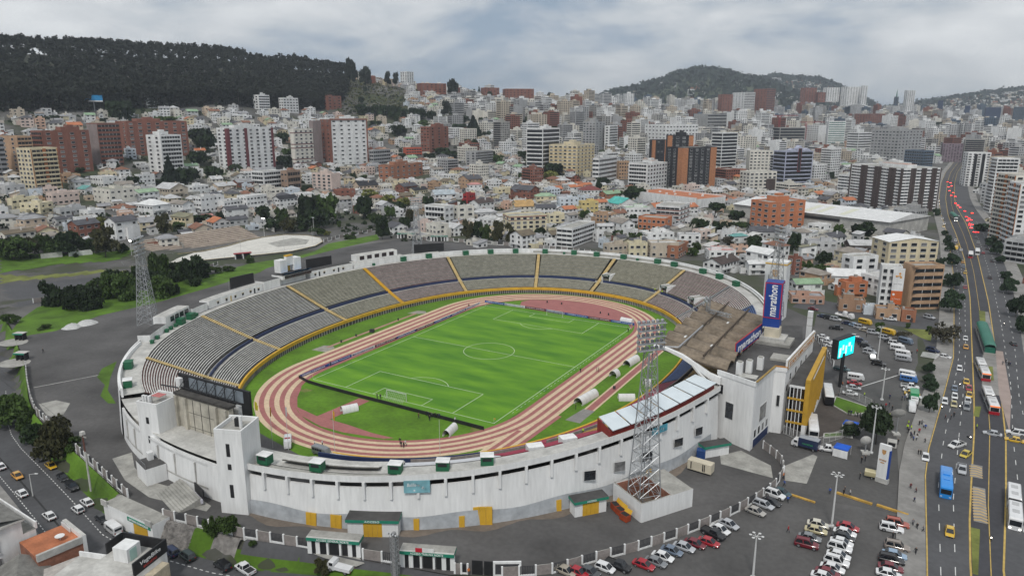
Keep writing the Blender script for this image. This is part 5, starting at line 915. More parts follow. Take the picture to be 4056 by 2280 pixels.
# boxes with white roofs on the uncovered red seats
vb=thing('guest_boxes','row of red backed boxes under pale white roof panels beside the main stand','stand',(0,0,0))
REDM=mat('box_red',(.24,.025,.02),.6,.2,.5); ROOFP=mat('box_roof_paleblue',(.62,.68,.71),.5,.08,.4)
D=arc(-35.5,-14.5,7)
for a,b in zip(D,D[1:]):
 f=lambda d,k,z:(lambda p,q:(p[0]+(q[0]-p[0])*k,p[1]+(q[1]-p[1])*k,z))(bowl(d,.90),outp(d,0)); E=[a+.12,(a+b)/2,b-.12]; z=lambda d:zt(d)+1.9
 mb=MB(); mb.strip([f(d,.96,z(d)) for d in E],[f(d,-.05,z(d)+.55) for d in E],ROOFP); mb.strip([f(d,-.05,z(d)+.4) for d in E],[f(d,.96,z(d)-.15) for d in E],ROOFP); mb.strip([f(d,.96,z(d)-.15) for d in E],[f(d,.96,z(d)) for d in E],ROOFP); part('roof_panel',mb,vb)
 E=[a,b]; mb=MB(); mb.strip([f(d,.86,zt(d)-.2) for d in E],[f(d,.86,z(d)-.12) for d in E],REDM); mb.strip([f(d,.82,z(d)-.12) for d in E],[f(d,.82,zt(d)-.2) for d in E],REDM); part('back_wall',mb,vb)
f=lambda d,k,z:(lambda p,q:(p[0]+(q[0]-p[0])*k,p[1]+(q[1]-p[1])*k,z))(bowl(d,.90),outp(d,0)); d=-35.6
mb=MB(); mb.face([f(d,-.05,zt(d)-1),f(d,.9,zt(d)),f(d,.9,zt(d)+1.8),f(d,-.05,zt(d)+2.4)],REDM); part('end_wall',mb,vb)
for d,w_ in ((-40.5,1.6),(-45.5,1.6)): p=bowl(d,.9); mb=MB(); mb.box(-1.8,1.8,-1.2,1.2,0,1.7,WHITEST); o=obj('ticket_booth',mb.mesh('ticket_booth'),None,(p[0],p[1],zt(d)-1.6),R(d+90)); tag(o,'white box booth on the red seats, %s the red boxes'%('nearer to' if d>-43 else 'farther from'),'booth','white booths on the red seats')
# banner on the gallery
BN=mat('banner_turquoise',(.22,.46,.52),.5,.45,.35)
def wallbanner(d0,d1,z0,z1,k,lab,m,txt=None):
 p,q=outp(d0,0,k),outp(d1,0,k); L=math.hypot(q[0]-p[0],q[1]-p[1]); t=thing('wall_banner',lab,'banner',((p[0]+q[0])/2,(p[1]+q[1])/2,(z0+z1)/2),math.atan2(q[1]-p[1],q[0]-p[0]))
 mb=MB(); mb.box(-L/2,L/2,-.05,.05,-(z1-z0)/2,(z1-z0)/2,m); part('panel',mb,t)
 mb=MB()
 for i in range(9): x=-L*.1+L*.5*((i*37)%9)/9; y=(z1-z0)*.6*(((i*53)%9)/9-.5); mb.tube((x,-.06,y),(x,-.08,y),.2+.3*((i*17)%5)/5,m if i%3 else mat('banner_white_print',(.68,.74,.76),.5,.1),n=9)
 part('print',mb,t)
 if txt: textfit('lettering',txt,L*.35,.7,TXTW,t,(-L*.2,-.09,.45),(R(90),0,0),0,.2)
wallbanner(297.2,300.4,8.3,11.0,.75,'turquoise printed banner hung in the gallery of the near wall',BN,'Bolillo')
wallbanner(330.8,333.6,11.2,12.9,.9,'smaller blue banner on the wall near the main stand',mat('banner_blue2',(.08,.32,.42),.5,.4,.6))
# doors
for d,wd,h,l in ((285.2,2.4,2.8,'pair of ochre doors left of the small access house'),(288.5,2.5,2.9,'ochre double doors beside the access house'),(298.6,1.2,2.5,None),(304.2,1.2,2.5,None),(306.8,4.0,4.0,'large dull ochre gate with dark opening'),(316.7,1.2,2.6,None),(330.5,1.6,3,None)): door(0,wd,h,l,d)
for d,w_,h_ in ((321,2.6,2.2),(325.5,2.6,2.2),(330,3.0,2.2),(336,2.6,2),(340.5,2.4,2)):
 p=outp(d,0,.93); q=outp(d,0,1.9); u=Vector((q[0]-p[0],q[1]-p[1])).normalized(); wallwin(st,p,(u.x,u.y),w_,h_,6.6,m=GLASS if d!=325.5 else GLASSB)
# ---------------------------------------------------------------- floodlight towers
def floodtower(x,y,z,top,rot,lab,b=2.7,head=(6.2,5.6),rows_=5,cols=6):
 t=thing('floodlight_tower',lab,'floodlight tower',(x,y,z),rot,'stadium floodlight towers'); H=top-z; hb=H-head[1]-.6
 legs=[]
 def hw(h): return b*(1-h/hb)+.95*(h/hb) if h<hb*.55 else (b*.45+.95*.55)*(1-(h-hb*.55)/(hb*.45))*1+.95*((h-hb*.55)/(hb*.45))
 n=12; Z=[hb*(i/n)**.95 for i in range(n+1)]
 for sx,sy in((-1,-1),(1,-1),(1,1),(-1,1)):
  mb=MB()
  for a,c in zip(Z,Z[1:]): mb.tube((sx*hw(a),sy*hw(a),a),(sx*hw(c),sy*hw(c),c),.13,STEEL,n=4,cap=False)
  part('leg',mb,t)
 mb=MB()
 for a,c in zip(Z,Z[1:]):
  p,q=hw(a),hw(c)
  C=[(-1,-1),(1,-1),(1,1),(-1,1)]
  for k in range(4):
   u,v=C[k],C[(k+1)%4]; mb.tube((u[0]*p,u[1]*p,a),(v[0]*q,v[1]*q,c),.065,STEEL,n=3,cap=False); mb.tube((v[0]*p,v[1]*p,a),(u[0]*q,u[1]*q,c),.065,STEEL,n=3,cap=False); mb.tube((u[0]*q,u[1]*q,c),(v[0]*q,v[1]*q,c),.06,STEEL,n=3,cap=False)
 mb.tube((.2,0,0),(.2,0,hb),.10,STEEL,n=4); part('bracing',mb,t)
 mb=MB(); W2=head[0]/2
 for r in range(rows_): zz=hb+.5+head[1]*r/(rows_-1); mb.box(-W2,W2,-.12,.12,zz-.1,zz+.02,STEEL); mb.box(-W2,W2,.15,.9,zz-.12,zz-.06,STEEL)
 for xx in(-W2,-W2*.4,W2*.4,W2): mb.box(xx-.07,xx+.07,.0,.14,hb-.2,H+.1,STEEL)
 part('lamp_frame',mb,t)
 for r in range(rows_):
  for c in range(cols): obj('floodlight',LAMPME,t,(-W2+.4+(head[0]-.8)*c/(cols-1),-.35,hb+.75+head[1]*r/(rows_-1)),(R(112),0,0))
 return t
def face_to(x,y,tx=0,ty=0): return math.atan2(ty-y,tx-x)+math.pi/2
floodtower(84.6,-73.2,.3,41.5,face_to(84.6,-73.2),'tall silver lattice floodlight tower rising from the white walled yard beside the car park')
floodtower(-100.8,-63.2,11.5,41.8,face_to(-100.8,-63.2),'silver lattice floodlight tower standing on the left rim of the bowl')
floodtower(-107.5,100,8,39,face_to(-107.5,100),'silver lattice floodlight tower at the far left bend among trees')
floodtower(83.2,77.4,6,41,face_to(83.2,77.4),'silver lattice floodlight tower beside the white crest tower')
tb=thing('tower_yard','white walled yard with brick inside around the foot of the near floodlight tower','hut',(0,0,0))
YP=[(86.4,-79.6),(93.7,-68.0),(85.4,-62.3),(78.0,-74.0)]
def wallseg(par,a,b,z0,z1,th,m,top=None,name='wall',lab=None):
 d=Vector((b[0]-a[0],b[1]-a[1])); L=d.length; d.normalize(); mb=MB(); mb.obox(((a[0]+b[0])/2,(a[1]+b[1])/2),(d.x,d.y),L/2,th/2,z0,z1,m,top); return part(name,mb,par,lab)
ml=onface(YP[0],YP[1],.60),onface(YP[3],YP[2],.60)
for i,(a,b) in enumerate(((YP[0],YP[1]),(YP[3],YP[0]),(YP[3],ml[1]),ml)): wallseg(tb,a,b,-.1,4.3-.012*i,.35,WHITEST,CONC)
mb=MB(); mb.prism([onface(ml[0],ml[1],.0),YP[1],YP[2],ml[1]],0,4.18,WHITEST,CONC); part('roof',mb,tb)
IN=[(lambda p:(p[0]+(84.0-p[0])*.05,p[1]+(-73.0-p[1])*.05))(p) for p in (YP[0],ml[0],ml[1],YP[3])]
for i in (1,2,3): wallseg(tb,IN[i],IN[(i+1)%4],0,4.0,.12,BRICKR,None,'brick_lining')
sheet('yard_soil',IN,SOIL,.05)
# dumpsters, generator, booth, access houses
DO=mat('skip_orange_red',(.36,.06,.02),.6,.4,.6)
for i,(x,y) in enumerate(((79.9,-77.7),(81.6,-79.0),(83.2,-80.5))):
 t=thing('rubbish_skip','orange red rubbish skip by the tower yard, %s from the access house'%ordn[i],'skip',(x,y,0),R(-40+8*i),'orange rubbish skips'); mb=MB(); mb.box(-1.0,1.0,-.7,.7,.15,1.5,DO); part('body',mb,t); mb=MB(); mb.box(-.9,.9,-.6,.6,1.5,1.52,DARK); part('rubbish',mb,t); mb=MB(); mb.face([(-1,.7,1.5),(1,.7,1.5),(1,1.15,2.3),(-1,1.15,2.3)],YEL); mb.face([(-1,1.15,2.28),(1,1.15,2.28),(1,.7,1.48),(-1,.7,1.48)],YEL); part('lid',mb,t)
t=thing('generator','cream container generator on the yard beside the main stand','generator',(91,-51.4,0),R(-6)); mb=MB(); mb.box(-2.9,2.9,-1.15,1.15,.45,2.7,mat('generator_cream',(.60,.54,.42),.6,.15)); part('body',mb,t); mb=MB(); mb.box(-2.7,2.7,-1,1,.1,.44,DARK); part('skid',mb,t)
for x in (.9,1.3,-2): mb=MB(); mb.box(x-.12,x+.12,-1.19,-1.151,.7,2.5,DARK); part('vent',mb,t)
t=thing('portable_toilet','dark blue portable toilet cabin beside the small access house','toilet',(89.3,-45.2,0),R(10)); mb=MB(); mb.box(-1.0,1.0,-.9,.9,0,2.4,mat('cabin_blue',(.02,.06,.20),.5,.15)); part('body',mb,t); mb=MB(); mb.box(-1.05,1.05,-.95,.95,2.4,2.6,MATS['cabin_blue']); part('roof',mb,t); mb=MB(); mb.box(-.5,.5,-.94,-.9,.1,2.1,MATS['cabin_blue']); part('door',mb,t)
def access(a,b,dep,h,lab,txt,yell=True,roof=ASPH,tsz=.7):
 L=math.hypot(b[0]-a[0],b[1]-a[1]); t=thing('access_house',lab,'gatehouse',((a[0]+b[0])/2,(a[1]+b[1])/2,0),math.atan2(b[1]-a[1],b[0]-a[0]))
 mb=MB(); mb.box(-L/2,L/2,.0,dep,-.3,h-.6,WHITEST); part('wall',mb,t); mb=MB(); mb.box(-L/2-.3,L/2+.3,-.5,dep+.2,h-.59,h+.05,GREENS,roof); part('roof',mb,t)
 if yell:
  for i in range(4): mb=MB(); mb.box(-1.9+i*.95+.02,-1.9+(i+1)*.95-.02,-.10,.04,0,h-.9,YEL); part('door',mb,t)
 if txt: textfit('lettering',txt,L*.3 if len(txt)<8 else L*.72,tsz*.55,TXTW,t,(0,-.53,h-.28),(R(90),0,0))
 return t
access((36.8,-113.9),(45.9,-109.2),3.6,3.9,'white access house with green fascia and four ochre doors against the near wall','ACCESO')
access((73.6,-84.8),(78.4,-79.2),2.6,3.7,'smaller white access house with green fascia left of the tower yard','ACCESO')
access((89.9,-44.4),(94.6,-39.0),2.4,3.2,'little white gatehouse with dark roof under the main stand','',False)
def gate(a,b,txt,lab,banner=False):
 L=math.hypot(b[0]-a[0],b[1]-a[1]); t=thing('entrance_gate',lab,'gate',((a[0]+b[0])/2,(a[1]+b[1])/2,0),math.atan2(b[1]-a[1],b[0]-a[0]),'green entrance gates')
 mb=MB(); mb.box(-L/2-.4,L/2+.4,-.45,2.2,3.0,3.7,GREENS,CONCL); part('fascia',mb,t)
 mb=MB(); mb.box(-L/2-.3,L/2+.3,.1,2.1,3.701,3.78,CONC); part('roof',mb,t)
 for i,x in enumerate((-L/2,-L*.33,-L*.13,L*.13,L*.33,L/2)): mb=MB(); ww=.42 if i in(0,1,4,5) else .2; mb.box(x-ww,x+ww,0,.5,-.1,3.0,WHITEST); part('pillar',mb,t)
 for i in range(5): xs=(-L/2,-L*.33,-L*.13,L*.13,L*.33,L/2); mb=MB(); mb.box(xs[i]+.43,xs[i+1]-.43,.15,.25,0,2.6,DARK); part('gate_leaf',mb,t)
 textfit('lettering',txt,L*.66,.42,TXTW,t,(0,-.48,3.35),(R(90),0,0))
 if banner: mb=MB(); mb.box(-2.1,-.8,-.52,-.47,3.75,4.6,REDB); mb.box(-.79,1.4,-.52,-.47,3.75,4.6,WHITE); part('placard',mb,t)
gate((34.4,-122.0),(43.6,-118.4),'ACCESO GENERAL NORTE','white pillared gate with green fascia in the near fence above the pale forecourt')
gate((52.8,-116.5),(61.6,-112.8),'ACCESO TRIBUNA NORTE','white pillared gate with green fascia and pink placard beside the lattice mast',True)
gate((-180.3,173.7),(-170.4,179.4),'ACCESO','far white pillared gate with green roof left of the far lamp tower')
gate((-154,176.3),(-144.9,181.5),'ACCESO','far white pillared gate with green roof right of the far lamp tower')
# ---------------------------------------------------------------- perimeter fences: posts and panels are separate parts
def fence(P,lab,h=2.1,step=3.1,zf=None,kinds='ab',base=True,name='perimeter_fence'):
 t=thing(name,lab,'fence',(0,0,0)); pts=[]; tot=sum(math.hypot(b[0]-a[0],b[1]-a[1]) for a,b in zip(P,P[1:])); n=max(2,round(tot/step)); pts=[pol(P,i/n) for i in range(n+1)]; zf=zf or (lambda x,y:0.0)
 for i,p in enumerate(pts):
  a=pts[max(0,i-1)];b=pts[min(n,i+1)]; u=Vector((b[0]-a[0],b[1]-a[1])).normalized(); z=zf(*p); mb=MB(); mb.obox(p,(u.x,u.y),.17,.17,z-.6,z+h+.12,WHITEST); part('fence_post',mb,t)
 for i in range(n):
  a,b=pts[i],pts[i+1]; d=Vector((b[0]-a[0],b[1]-a[1])); L=d.length; d.normalize(); z=min(zf(*a),zf(*b)); c=((a[0]+b[0])/2,(a[1]+b[1])/2); k=kinds[i%len(kinds)]
  mb=MB()
  if k=='a': mb.obox(c,(d.x,d.y),L/2-.18,.07,z-.6,z+h,GREYP,CONC); part('solid_panel',mb,t)
  else:
   mb.obox(c,(d.x,d.y),L/2-.18,.09,z-.6,z+.35,WHITEST); part('plinth',mb,t); mb=MB()
   nb=9
   for j in range(nb): s=-L/2+.3+(L-.6)*j/(nb-1); mb.obox((c[0]+d.x*s,c[1]+d.y*s),(d.x,d.y),.085,.02,z+.36,z+h-.12,GRILL)
   mb.obox(c,(d.x,d.y),L/2-.2,.03,z+h-.119,z+h,GRILL); part('grille_panel',mb,t)
 return t
zg=lambda x,y: ground(x,y+1.5)*.0
fence([(-72,-114.2),(-49.1,-119.5),(-32.6,-123.2),(-16,-126.9)],'near fence of grey and grille panels left of the ochre gate building')
fence([(-1.5,-128.2),(7.1,-126.6),(17.8,-125),(33.5,-120.8)],'near fence run between the ochre gate building and the first green gate')
fence([(44.6,-118.2),(52.0,-116)],'short fence run between the two green gates'); fence([(62.4,-113.2),(64.6,-112.2)],'stub of fence right of the second green gate',step=2.2)
fence([(70.6,-109.8),(74.8,-107),(78.7,-103.7),(83.6,-96.9),(89.2,-89.6),(94.4,-81.8),(98.6,-74.4),(102.6,-66.4),(105.6,-58.6),(107.9,-50.8),(108.4,-44)],'curving car park fence of alternating grey and grille panels')
fence([(108.4,-43),(107.2,-38),(104.8,-34.6),(101.5,-31.5)],'curved grey fence end under the main stand',step=2.6,kinds='a')
fence([(-126,-92.3),(-110,-100),(-94.5,-107),(-83,-111.6),(-72.5,-114)],'long low fence beside the left yard above the green slope',kinds='aab')
fence([(98.4,77.4),(103.1,64.8),(109.4,43.5)],'fence of grey and grille panels along the upper car park',step=2.8)
fence([(-212.2,136.2),(-215.4,153.9),(-214.8,175.1),(-213.3,200)],'far fence among bushes left of the far gates',kinds='ab',step=4.5); fence([(-144.2,182),(-120.5,183.5),(-91.1,188.8),(-55,190),(-20,186)],'far fence behind the rim between the far gates and the street',step=4); fence([(-169.8,179.4),(-154.8,176.3)],'far fence run between the two far gates',step=3.6)
fence([(-213,-45),(-205.4,-10),(-203,33),(-211,52)],'overgrown fence behind the bushes at the left yard',step=4.5)
wf=thing('white_frame_gate','white rectangular gate frame at the bottom of the car park fence','gate',(71.2,-109,0),R(31)); mb=MB(); mb.box(-2.6,-2.2,-.2,.2,-.1,3,WHITE); mb.box(2.2,2.6,-.2,.2,-.1,3,WHITE); mb.box(-2.2,2.2,-.2,.2,2.6,3,WHITE); mb.box(-2.2,2.2,-.2,.2,-.1,.35,WHITE); part('frame',mb,wf); mb=MB(); mb.box(-2.19,2.19,-.05,.05,.36,2.59,GRILL); part('gate_leaf',mb,wf)
for x,y in ((66.2,-111.4),(68.3,-110.5)): mb=MB(); mb.box(-1,1,-.08,.08,0,2.9,DARK); o=obj('black_gate',mb.mesh('black_gate'),None,(x,y,0),R(24)); tag(o,'tall black gate leaf beside the white gate frame, %s the green gate'%('nearer to' if x<67 else 'farther from'),'gate','black gate leaves')
def meshfence(P,lab,h=2.5,step=2.6):
 t=thing('mesh_fence',lab,'fence',(0,0,0)); tot=sum(math.hypot(b[0]-a[0],b[1]-a[1]) for a,b in zip(P,P[1:])); n=round(tot/step); pts=[pol(P,i/n) for i in range(n+1)]
 for p in pts: mb=MB(); mb.tube((p[0],p[1],0),(p[0],p[1],h),.05,FRAME,n=5); part('fence_post',mb,t)
 for a,b in zip(pts,pts[1:]):
  mb=MB(); mb.tube((*a,h-.05),(*b,h-.05),.03,FRAME,n=4); mb.tube((*a,.15),(*b,.15),.03,FRAME,n=4)
  for j in range(1,12): p=onface(a,b,j/12); mb.tube((*p,.15),(*p,h-.05),.018,FRAME,n=3,cap=False)
  part('mesh_panel',mb,t)
meshfence([(114.2,19.5),(118.5,16),(123.2,11.6)],'white mesh fence behind the kerbed lawn under the turquoise screen'); meshfence([(104.3,-19.6),(108.5,-22),(112.9,-24.1),(117.5,-16),(122.1,-8.4)],'white mesh fence enclosing the coach yard by the blue canopy'); meshfence([(122.1,-8.4),(122.9,-3),(122.6,3)],'white mesh fence beside the big dark round tree')
# ---------------------------------------------------------------- poles and lamps
LAMPW=mat('lamp_pole_white',(.58,.58,.57),.6,.12)
def starlamp(x,y,h,lab,n=6):
 t=thing('street_lamp',lab,'street lamp',(x,y,0),R(random.uniform(0,60)),'tall lamps with radiating heads in the car park'); mb=MB(); mb.lathe([(.5,0),(.5,.35),(.22,.4),(.17,h*.6),(.1,h)],LAMPW,8); part('pole',mb,t)
 for i in range(n): a=2*math.pi*i/n; c,s=math.cos(a),math.sin(a); mb=MB(); mb.tube((0,0,h-.1),(c*.7,s*.7,h+.12),.05,LAMPW,n=4); mb.lathe([(.02,-.06),(.30,0),(.02,.09)],LAMPW,6,(c*1.05,s*1.05,h+.15)); part('lamp_head',mb,t)
starlamp(121.1,-61.3,11.6,'white car park lamp with star shaped head standing between the two middle car rows'); starlamp(110.7,-87,8.6,'white car park lamp with star shaped head at the bottom edge of the car park'); starlamp(125.5,-20.5,12.2,'white tall lamp rising in front of the big dark round tree'); starlamp(121.8,59,11.6,'white tall lamp in the upper car park beside the row of vans'); starlamp(125.5,19.5,9.6,'white tall lamp in the middle of the car park behind the white painted line')
def armlamp(x,y,z,h,rot,lab,lit=False,m=None):
 t=thing('street_lamp',lab,'street lamp',(x,y,z),rot); mb=MB(); mb.tube((0,0,0),(0,0,h),.13,m or LAMPW,.07,6); mb.tube((0,0,h),(1.6,0,h+.35),.05,LAMPW,n=4); part('pole',mb,t); mb=MB(); mb.box(1.5,2.3,-.16,.16,h+.28,h+.42,LAMPW); part('lamp_head',mb,t)
armlamp(-42.9,-133.6,-4,5.6,R(20),'grey curved street lamp on the pavement of the lower left road')
def masth(x,y,z,h,lab,lit):
 t=thing('rink_lamp',lab,'lamp',(x,y,z),0,'lamp masts around the skating rink'); mb=MB(); mb.tube((0,0,0),(0,0,h),.16,LAMPW,.09,6); part('pole',mb,t)
 mb=MB(); LM=mat('lamp_lit',(1,.97,.9),.4,.02,emit=9) if lit else LENS
 for a in(-.7,.0,.7): mb.lathe([(.1,-.2),(.34,0),(.34,.2),(.1,.3)],LM,8,(a,0,h))
 part('lamp_head',mb,t)
masth(-261.3,130.1,.3,13,'lit lamp mast at the far end of the rink terrace',True); masth(-236.7,152,0,12.8,'unlit lamp mast at the far bend of the rink',False); masth(-262.4,189.2,.7,12.3,'unlit lamp mast among the park trees beyond the rink',False); masth(-268,38,0,11,'lit lamp mast at the near bend of the rink',True)
for x,y,l in ((-219,75,'near'),(-210,100,'middle'),(-214,128,'far')): mb=MB(); mb.tube((0,0,0),(0,0,11.5),.11,LAMPW,.06,5); o=obj('rink_mast',mb.mesh('rink_mast'),None,(x,y,0)); tag(o,'thin bare mast on the near side of the rink, %s one of three'%l,'mast','thin masts along the rink')
t=thing('power_pole','concrete power pole with rust brown top and crossarm on the green slope','power pole',(-30.1,-127.2,-2.2)); mb=MB(); mb.tube((0,0,0),(0,0,10),.24,CONCL,.2,8); part('shaft',mb,t); mb=MB(); mb.tube((0,0,10),(0,0,14.6),.2,mat('rust_brown',(.14,.06,.045),.9,.4),.17,8); part('upper_shaft',mb,t); mb=MB(); mb.box(-1.3,1.3,-.1,.1,13.6,13.8,CONC); mb.box(-.5,.5,-.4,.4,14.2,14.9,CONCL); part('crossarm',mb,t)
WIREM=mat('cable_black',(.03,.03,.03),.7,.1)
for k,(a,b,l) in enumerate((((-30.1,-127.2,11.6),(-160,-96,9),'upper'),((-30.1,-127.2,10.6),(-160,-99,8),'lower'))):
 mb=MB(); pr=None
 for i in range(13): s=i/12; p=(a[0]+(b[0]-a[0])*s,a[1]+(b[1]-a[1])*s,a[2]+(b[2]-a[2])*s-3*4*s*(1-s)*.5); (pr is not None) and mb.tube(pr,p,.03,WIREM,n=3,cap=False); pr=p
 o=obj('power_cable',mb.mesh('power_cable')); tag(o,'black power cable, %s of two strung from the rust topped pole'%l,'cable','power cables over the left slope')
t=thing('lattice_mast','thick grey lattice covered mast standing between the two green gates','mast',(53.6,-119.6,0)); mb=MB(); mb.lathe([(.62,0),(.55,6),(.42,9.2)],mat('mast_grey',(.25,.25,.25),.7,.5,2.5),8); part('shaft',mb,t); mb=MB(); truss(mb,(0,0,0),(0,0,8.6),.55,9,STEEL,.035); part('lattice',mb,t); mb=MB()
for i in range(4): mb.tube((-.9+.6*i,-.1,8.7),(-.7+.6*i,-.9,9.4),.16,STEEL,n=6)
part('lamp_head',mb,t)
for x,y,l in ((91.7,90.4,''),): t=thing('white_pillar','white square pillar mast standing right of the blue sign tower','pillar',(98.5,62,0)); mb=MB(); mb.box(-.85,.85,-.85,.85,0,13.5,WHITE); part('shaft',mb,t); mb=MB(); mb.box(-.9,.9,-.9,.9,11.2,11.35,CONC); mb.box(-.9,.9,-.9,.9,8.2,8.35,CONC); part('band',mb,t)
# flags by the track
for x,y,h,c,l in ((-14.8,-91.7,10.6,(.62,.55,.03),'yellow and blue'),(-6.9,-93.7,11.4,(.5,.24,.03),'furled orange'),(-2.7,-92.4,11.8,(.6,.62,.64),'furled pale grey'),(9.0,-88.1,11.8,(.6,.33,.03),'waving orange'),(32.2,-75.5,9.5,None,'bare')):
 t=thing('flagpole','thin white flagpole with %s flag at the near bend of the track'%l if c else 'bare thin white flagpole at the near right bend of the track','flagpole',(x,y,0),R(random.uniform(-20,40)),'flagpoles along the near bend'); mb=MB(); mb.tube((0,0,0),(0,0,h),.07,FRAME,.04,6); part('pole',mb,t)
 if c:
  mb=MB(); m=mat('flag_'+l.split()[0]+l.split()[-1],c,.8,.2,.8); wd=.55 if 'furled' in l else 1.5; hh=2.6
  A=[];B=[]
  for i in range(6): q=i/5; A.append((wd*q,.25*math.sin(q*5),h-.1-1.0*q*(1 if wd>1 else .6))); B.append((wd*q*.8,.25*math.sin(q*5+.4),h-.1-hh+.3*q))
  mb.strip(A,B,m); mb.strip(B,A,m); part('flag',mb,t)
# screen on black post, totem sign, dishes, canopies
t=thing('led_screen','turquoise lit screen on a tall black post in the car park','screen',(113.4,24.8,0),R(67)); mb=MB(); mb.tube((0,0,0),(0,0,11),.55,DARK,n=10); part('post',mb,t); mb=MB(); mb.box(-3.6,6.2,.0,2.0,9.6,15.8,DARK); part('housing',mb,t)
mb=MB(); mb.box(-3.3,5.9,-.06,-.001,9.9,15.5,mat('screen_turquoise',(.0,.62,.66),.4,.25,.5,emit=1.1)); part('display',mb,t)
mb=MB()
for i,(x,z,a,b) in enumerate(((-2.2,12,1.1,2.2),(-.6,13,.8,1.6),(1.2,12,.9,2.6),(3,13.4,1.2,1.2),(4.4,11.8,.5,2),(-2.4,10.6,.9,.8),(.4,10.7,1.6,.7))): mb.box(x-a/2,x+a/2,-.09,-.061,z-b/2,z+b/2,mat('screen_pale',(.55,.95,.92),.4,.2,.9,emit=.9))
part('display_print',mb,t)
t=thing('totem_sign','tall white and blue curved totem sign with shield beside the avenue pavement','sign',(128.7,-35.8,0),R(-14)); mb=MB(); mb.prism([(-1.25,-.1),(1.0,-.25),(1.25,.5),(-1.1,.5)],1.1,9.4,WHITE); part('body',mb,t); mb=MB(); mb.prism([(1.02,-.27),(1.32,.1),(1.33,.55),(1.26,.52)],1.2,8.2,BLUE); part('edge',mb,t); mb=MB(); mb.prism([(-1.3,-.3),(1.4,-.4),(1.5,.7),(-1.3,.7)],0,1.09,CONCL); part('base',mb,t)
mb=MB(); P=[(-.55,8.2),(.35,8.15),(.3,7.4),(-.1,6.9),(-.5,7.4)]; mb.face([(x,-.22,z) for x,z in P],CREST); mb.box(-.6,.2,-.26,-.16,4.9,5.1,CREST); part('crest',mb,t)
textfit('lettering','ESTADIO',1.5,.35,TXTG,t,(-.15,-.24,5.6),(R(90),0,R(-4)))
for x,y,h,r,l,tl in ((130.4,-5.3,5.6,1.9,'large pale satellite dish on a plinth between the round tree and the avenue',60),(124.2,-21.4,3.2,1.3,'white satellite dish facing sideways beside the blue canopy',80),(119.5,-13,3.4,1.2,'white satellite dish tilted up behind the mesh fence',50)):
 t=thing('satellite_dish',l,'satellite dish',(x,y,0),R(200)); mb=MB(); mb.box(-.9,.9,-.9,.9,0,.5,CONCL); mb.tube((0,0,.5),(0,0,h-.6),.16,STEEL); part('mount',mb,t); P=obj('dish',(lambda q:q.mesh('dish',True))((lambda q:(q.lathe([(.05,0),(r*.5,.12),(r*.85,.36),(r,.5)],CONCL,16),q)[1])(MB())),t,(0,0,h),(R(tl),0,0)); mb=MB(); mb.tube((0,0,.1),(0,0,1.3),.05,STEEL); part('feed',mb,P)
BLT=mat('canopy_blue',(.01,.10,.55),.6,.1)
for x,y,l in ((119.2,-25.6,'bright blue square canopy with white side cloths beside the white pickup'),(119.6,-9.2,'small blue canopy behind the white mesh fence')):
 t=thing('canopy_tent',l,'canopy',(x,y,0),R(-8)); s=1.7
 for a in(-s,s):
  for b in(-s,s): mb=MB(); mb.tube((a,b,0),(a,b,2.4),.05,FRAME,n=4); part('leg',mb,t)
 mb=MB(); c=(0,0,3.1)
 for i in range(4): q=[(-s,-s),(s,-s),(s,s),(-s,s)]; a,b=q[i],q[(i+1)%4]; mb.face([(*a,2.4),(*b,2.4),c],BLT); mb.face([(*a,2.15),(*b,2.15),(*b,2.4),(*a,2.4)],BLT)
 part('cloth',mb,t); mb=MB(); mb.box(-s,s,-s-.02,-s+.02,.1,2.1,WHITE); part('side_cloth',mb,t)
t=thing('guard_booth','small dark kiosk on a pale plinth beside the avenue lamp','booth',(129.8,-13.4,0)); mb=MB(); mb.box(-1.1,1.1,-1.1,1.1,0,1.5,CONCL); part('base',mb,t); mb=MB(); mb.box(-.8,.8,-1.14,-1.1,.3,1.3,DARK); part('opening',mb,t)
for x,y,rr,l in ((-160,-77,R(25),'far'),(-135,-89,R(25),'near')):
 t=thing('ticket_gate','concrete ticket gate with green lintel on a worn apron, %s one in the yard'%l,'gate',(x,y,0),rr); mb=MB(); mb.box(-2,2,-1.2,1.6,2.6,2.8,CONCL); part('roof',mb,t); mb=MB(); mb.box(-2,2,-1.3,-1.2,2.3,2.8,GREENS); part('sign',mb,t)
 for a in(-1.6,0,1.4): mb=MB(); mb.box(a,a+.35,-.8,1.2,0,2.59,DARK); part('turnstile',mb,t)
 sheet('worn_apron',[(x+5.5*math.cos(i*.52)+1,y+4.6*math.sin(i*.52)-3) for i in range(12)],CONC,.035)
for i,(x,y,r) in enumerate(((-159.5,-58.2,3.4),(-159.6,-52.2,4.0))):
 bm=bmesh.new(); rs=random.Random(i)
 mb=MB(); mb.lathe([(r,0),(r*.75,.7),(r*.4,1.4),(.1,1.8)],mat('gravel_white',(.50,.50,.49),.95,.25,.9,bump=.5),14)
 mb.v=[(a*(1+rs.uniform(-.14,.14)),b*(1+rs.uniform(-.14,.14)),c*(1+rs.uniform(-.1,.1))) for a,b,c in mb.v]
 o=obj('gravel_heap',mb.mesh('gravel_heap',True,80),None,(x,y,0)); tag(o,'pale gravel heap at the edge of the left yard, %s from the camera'%('second' if i else 'first'),'gravel heap','gravel heaps')
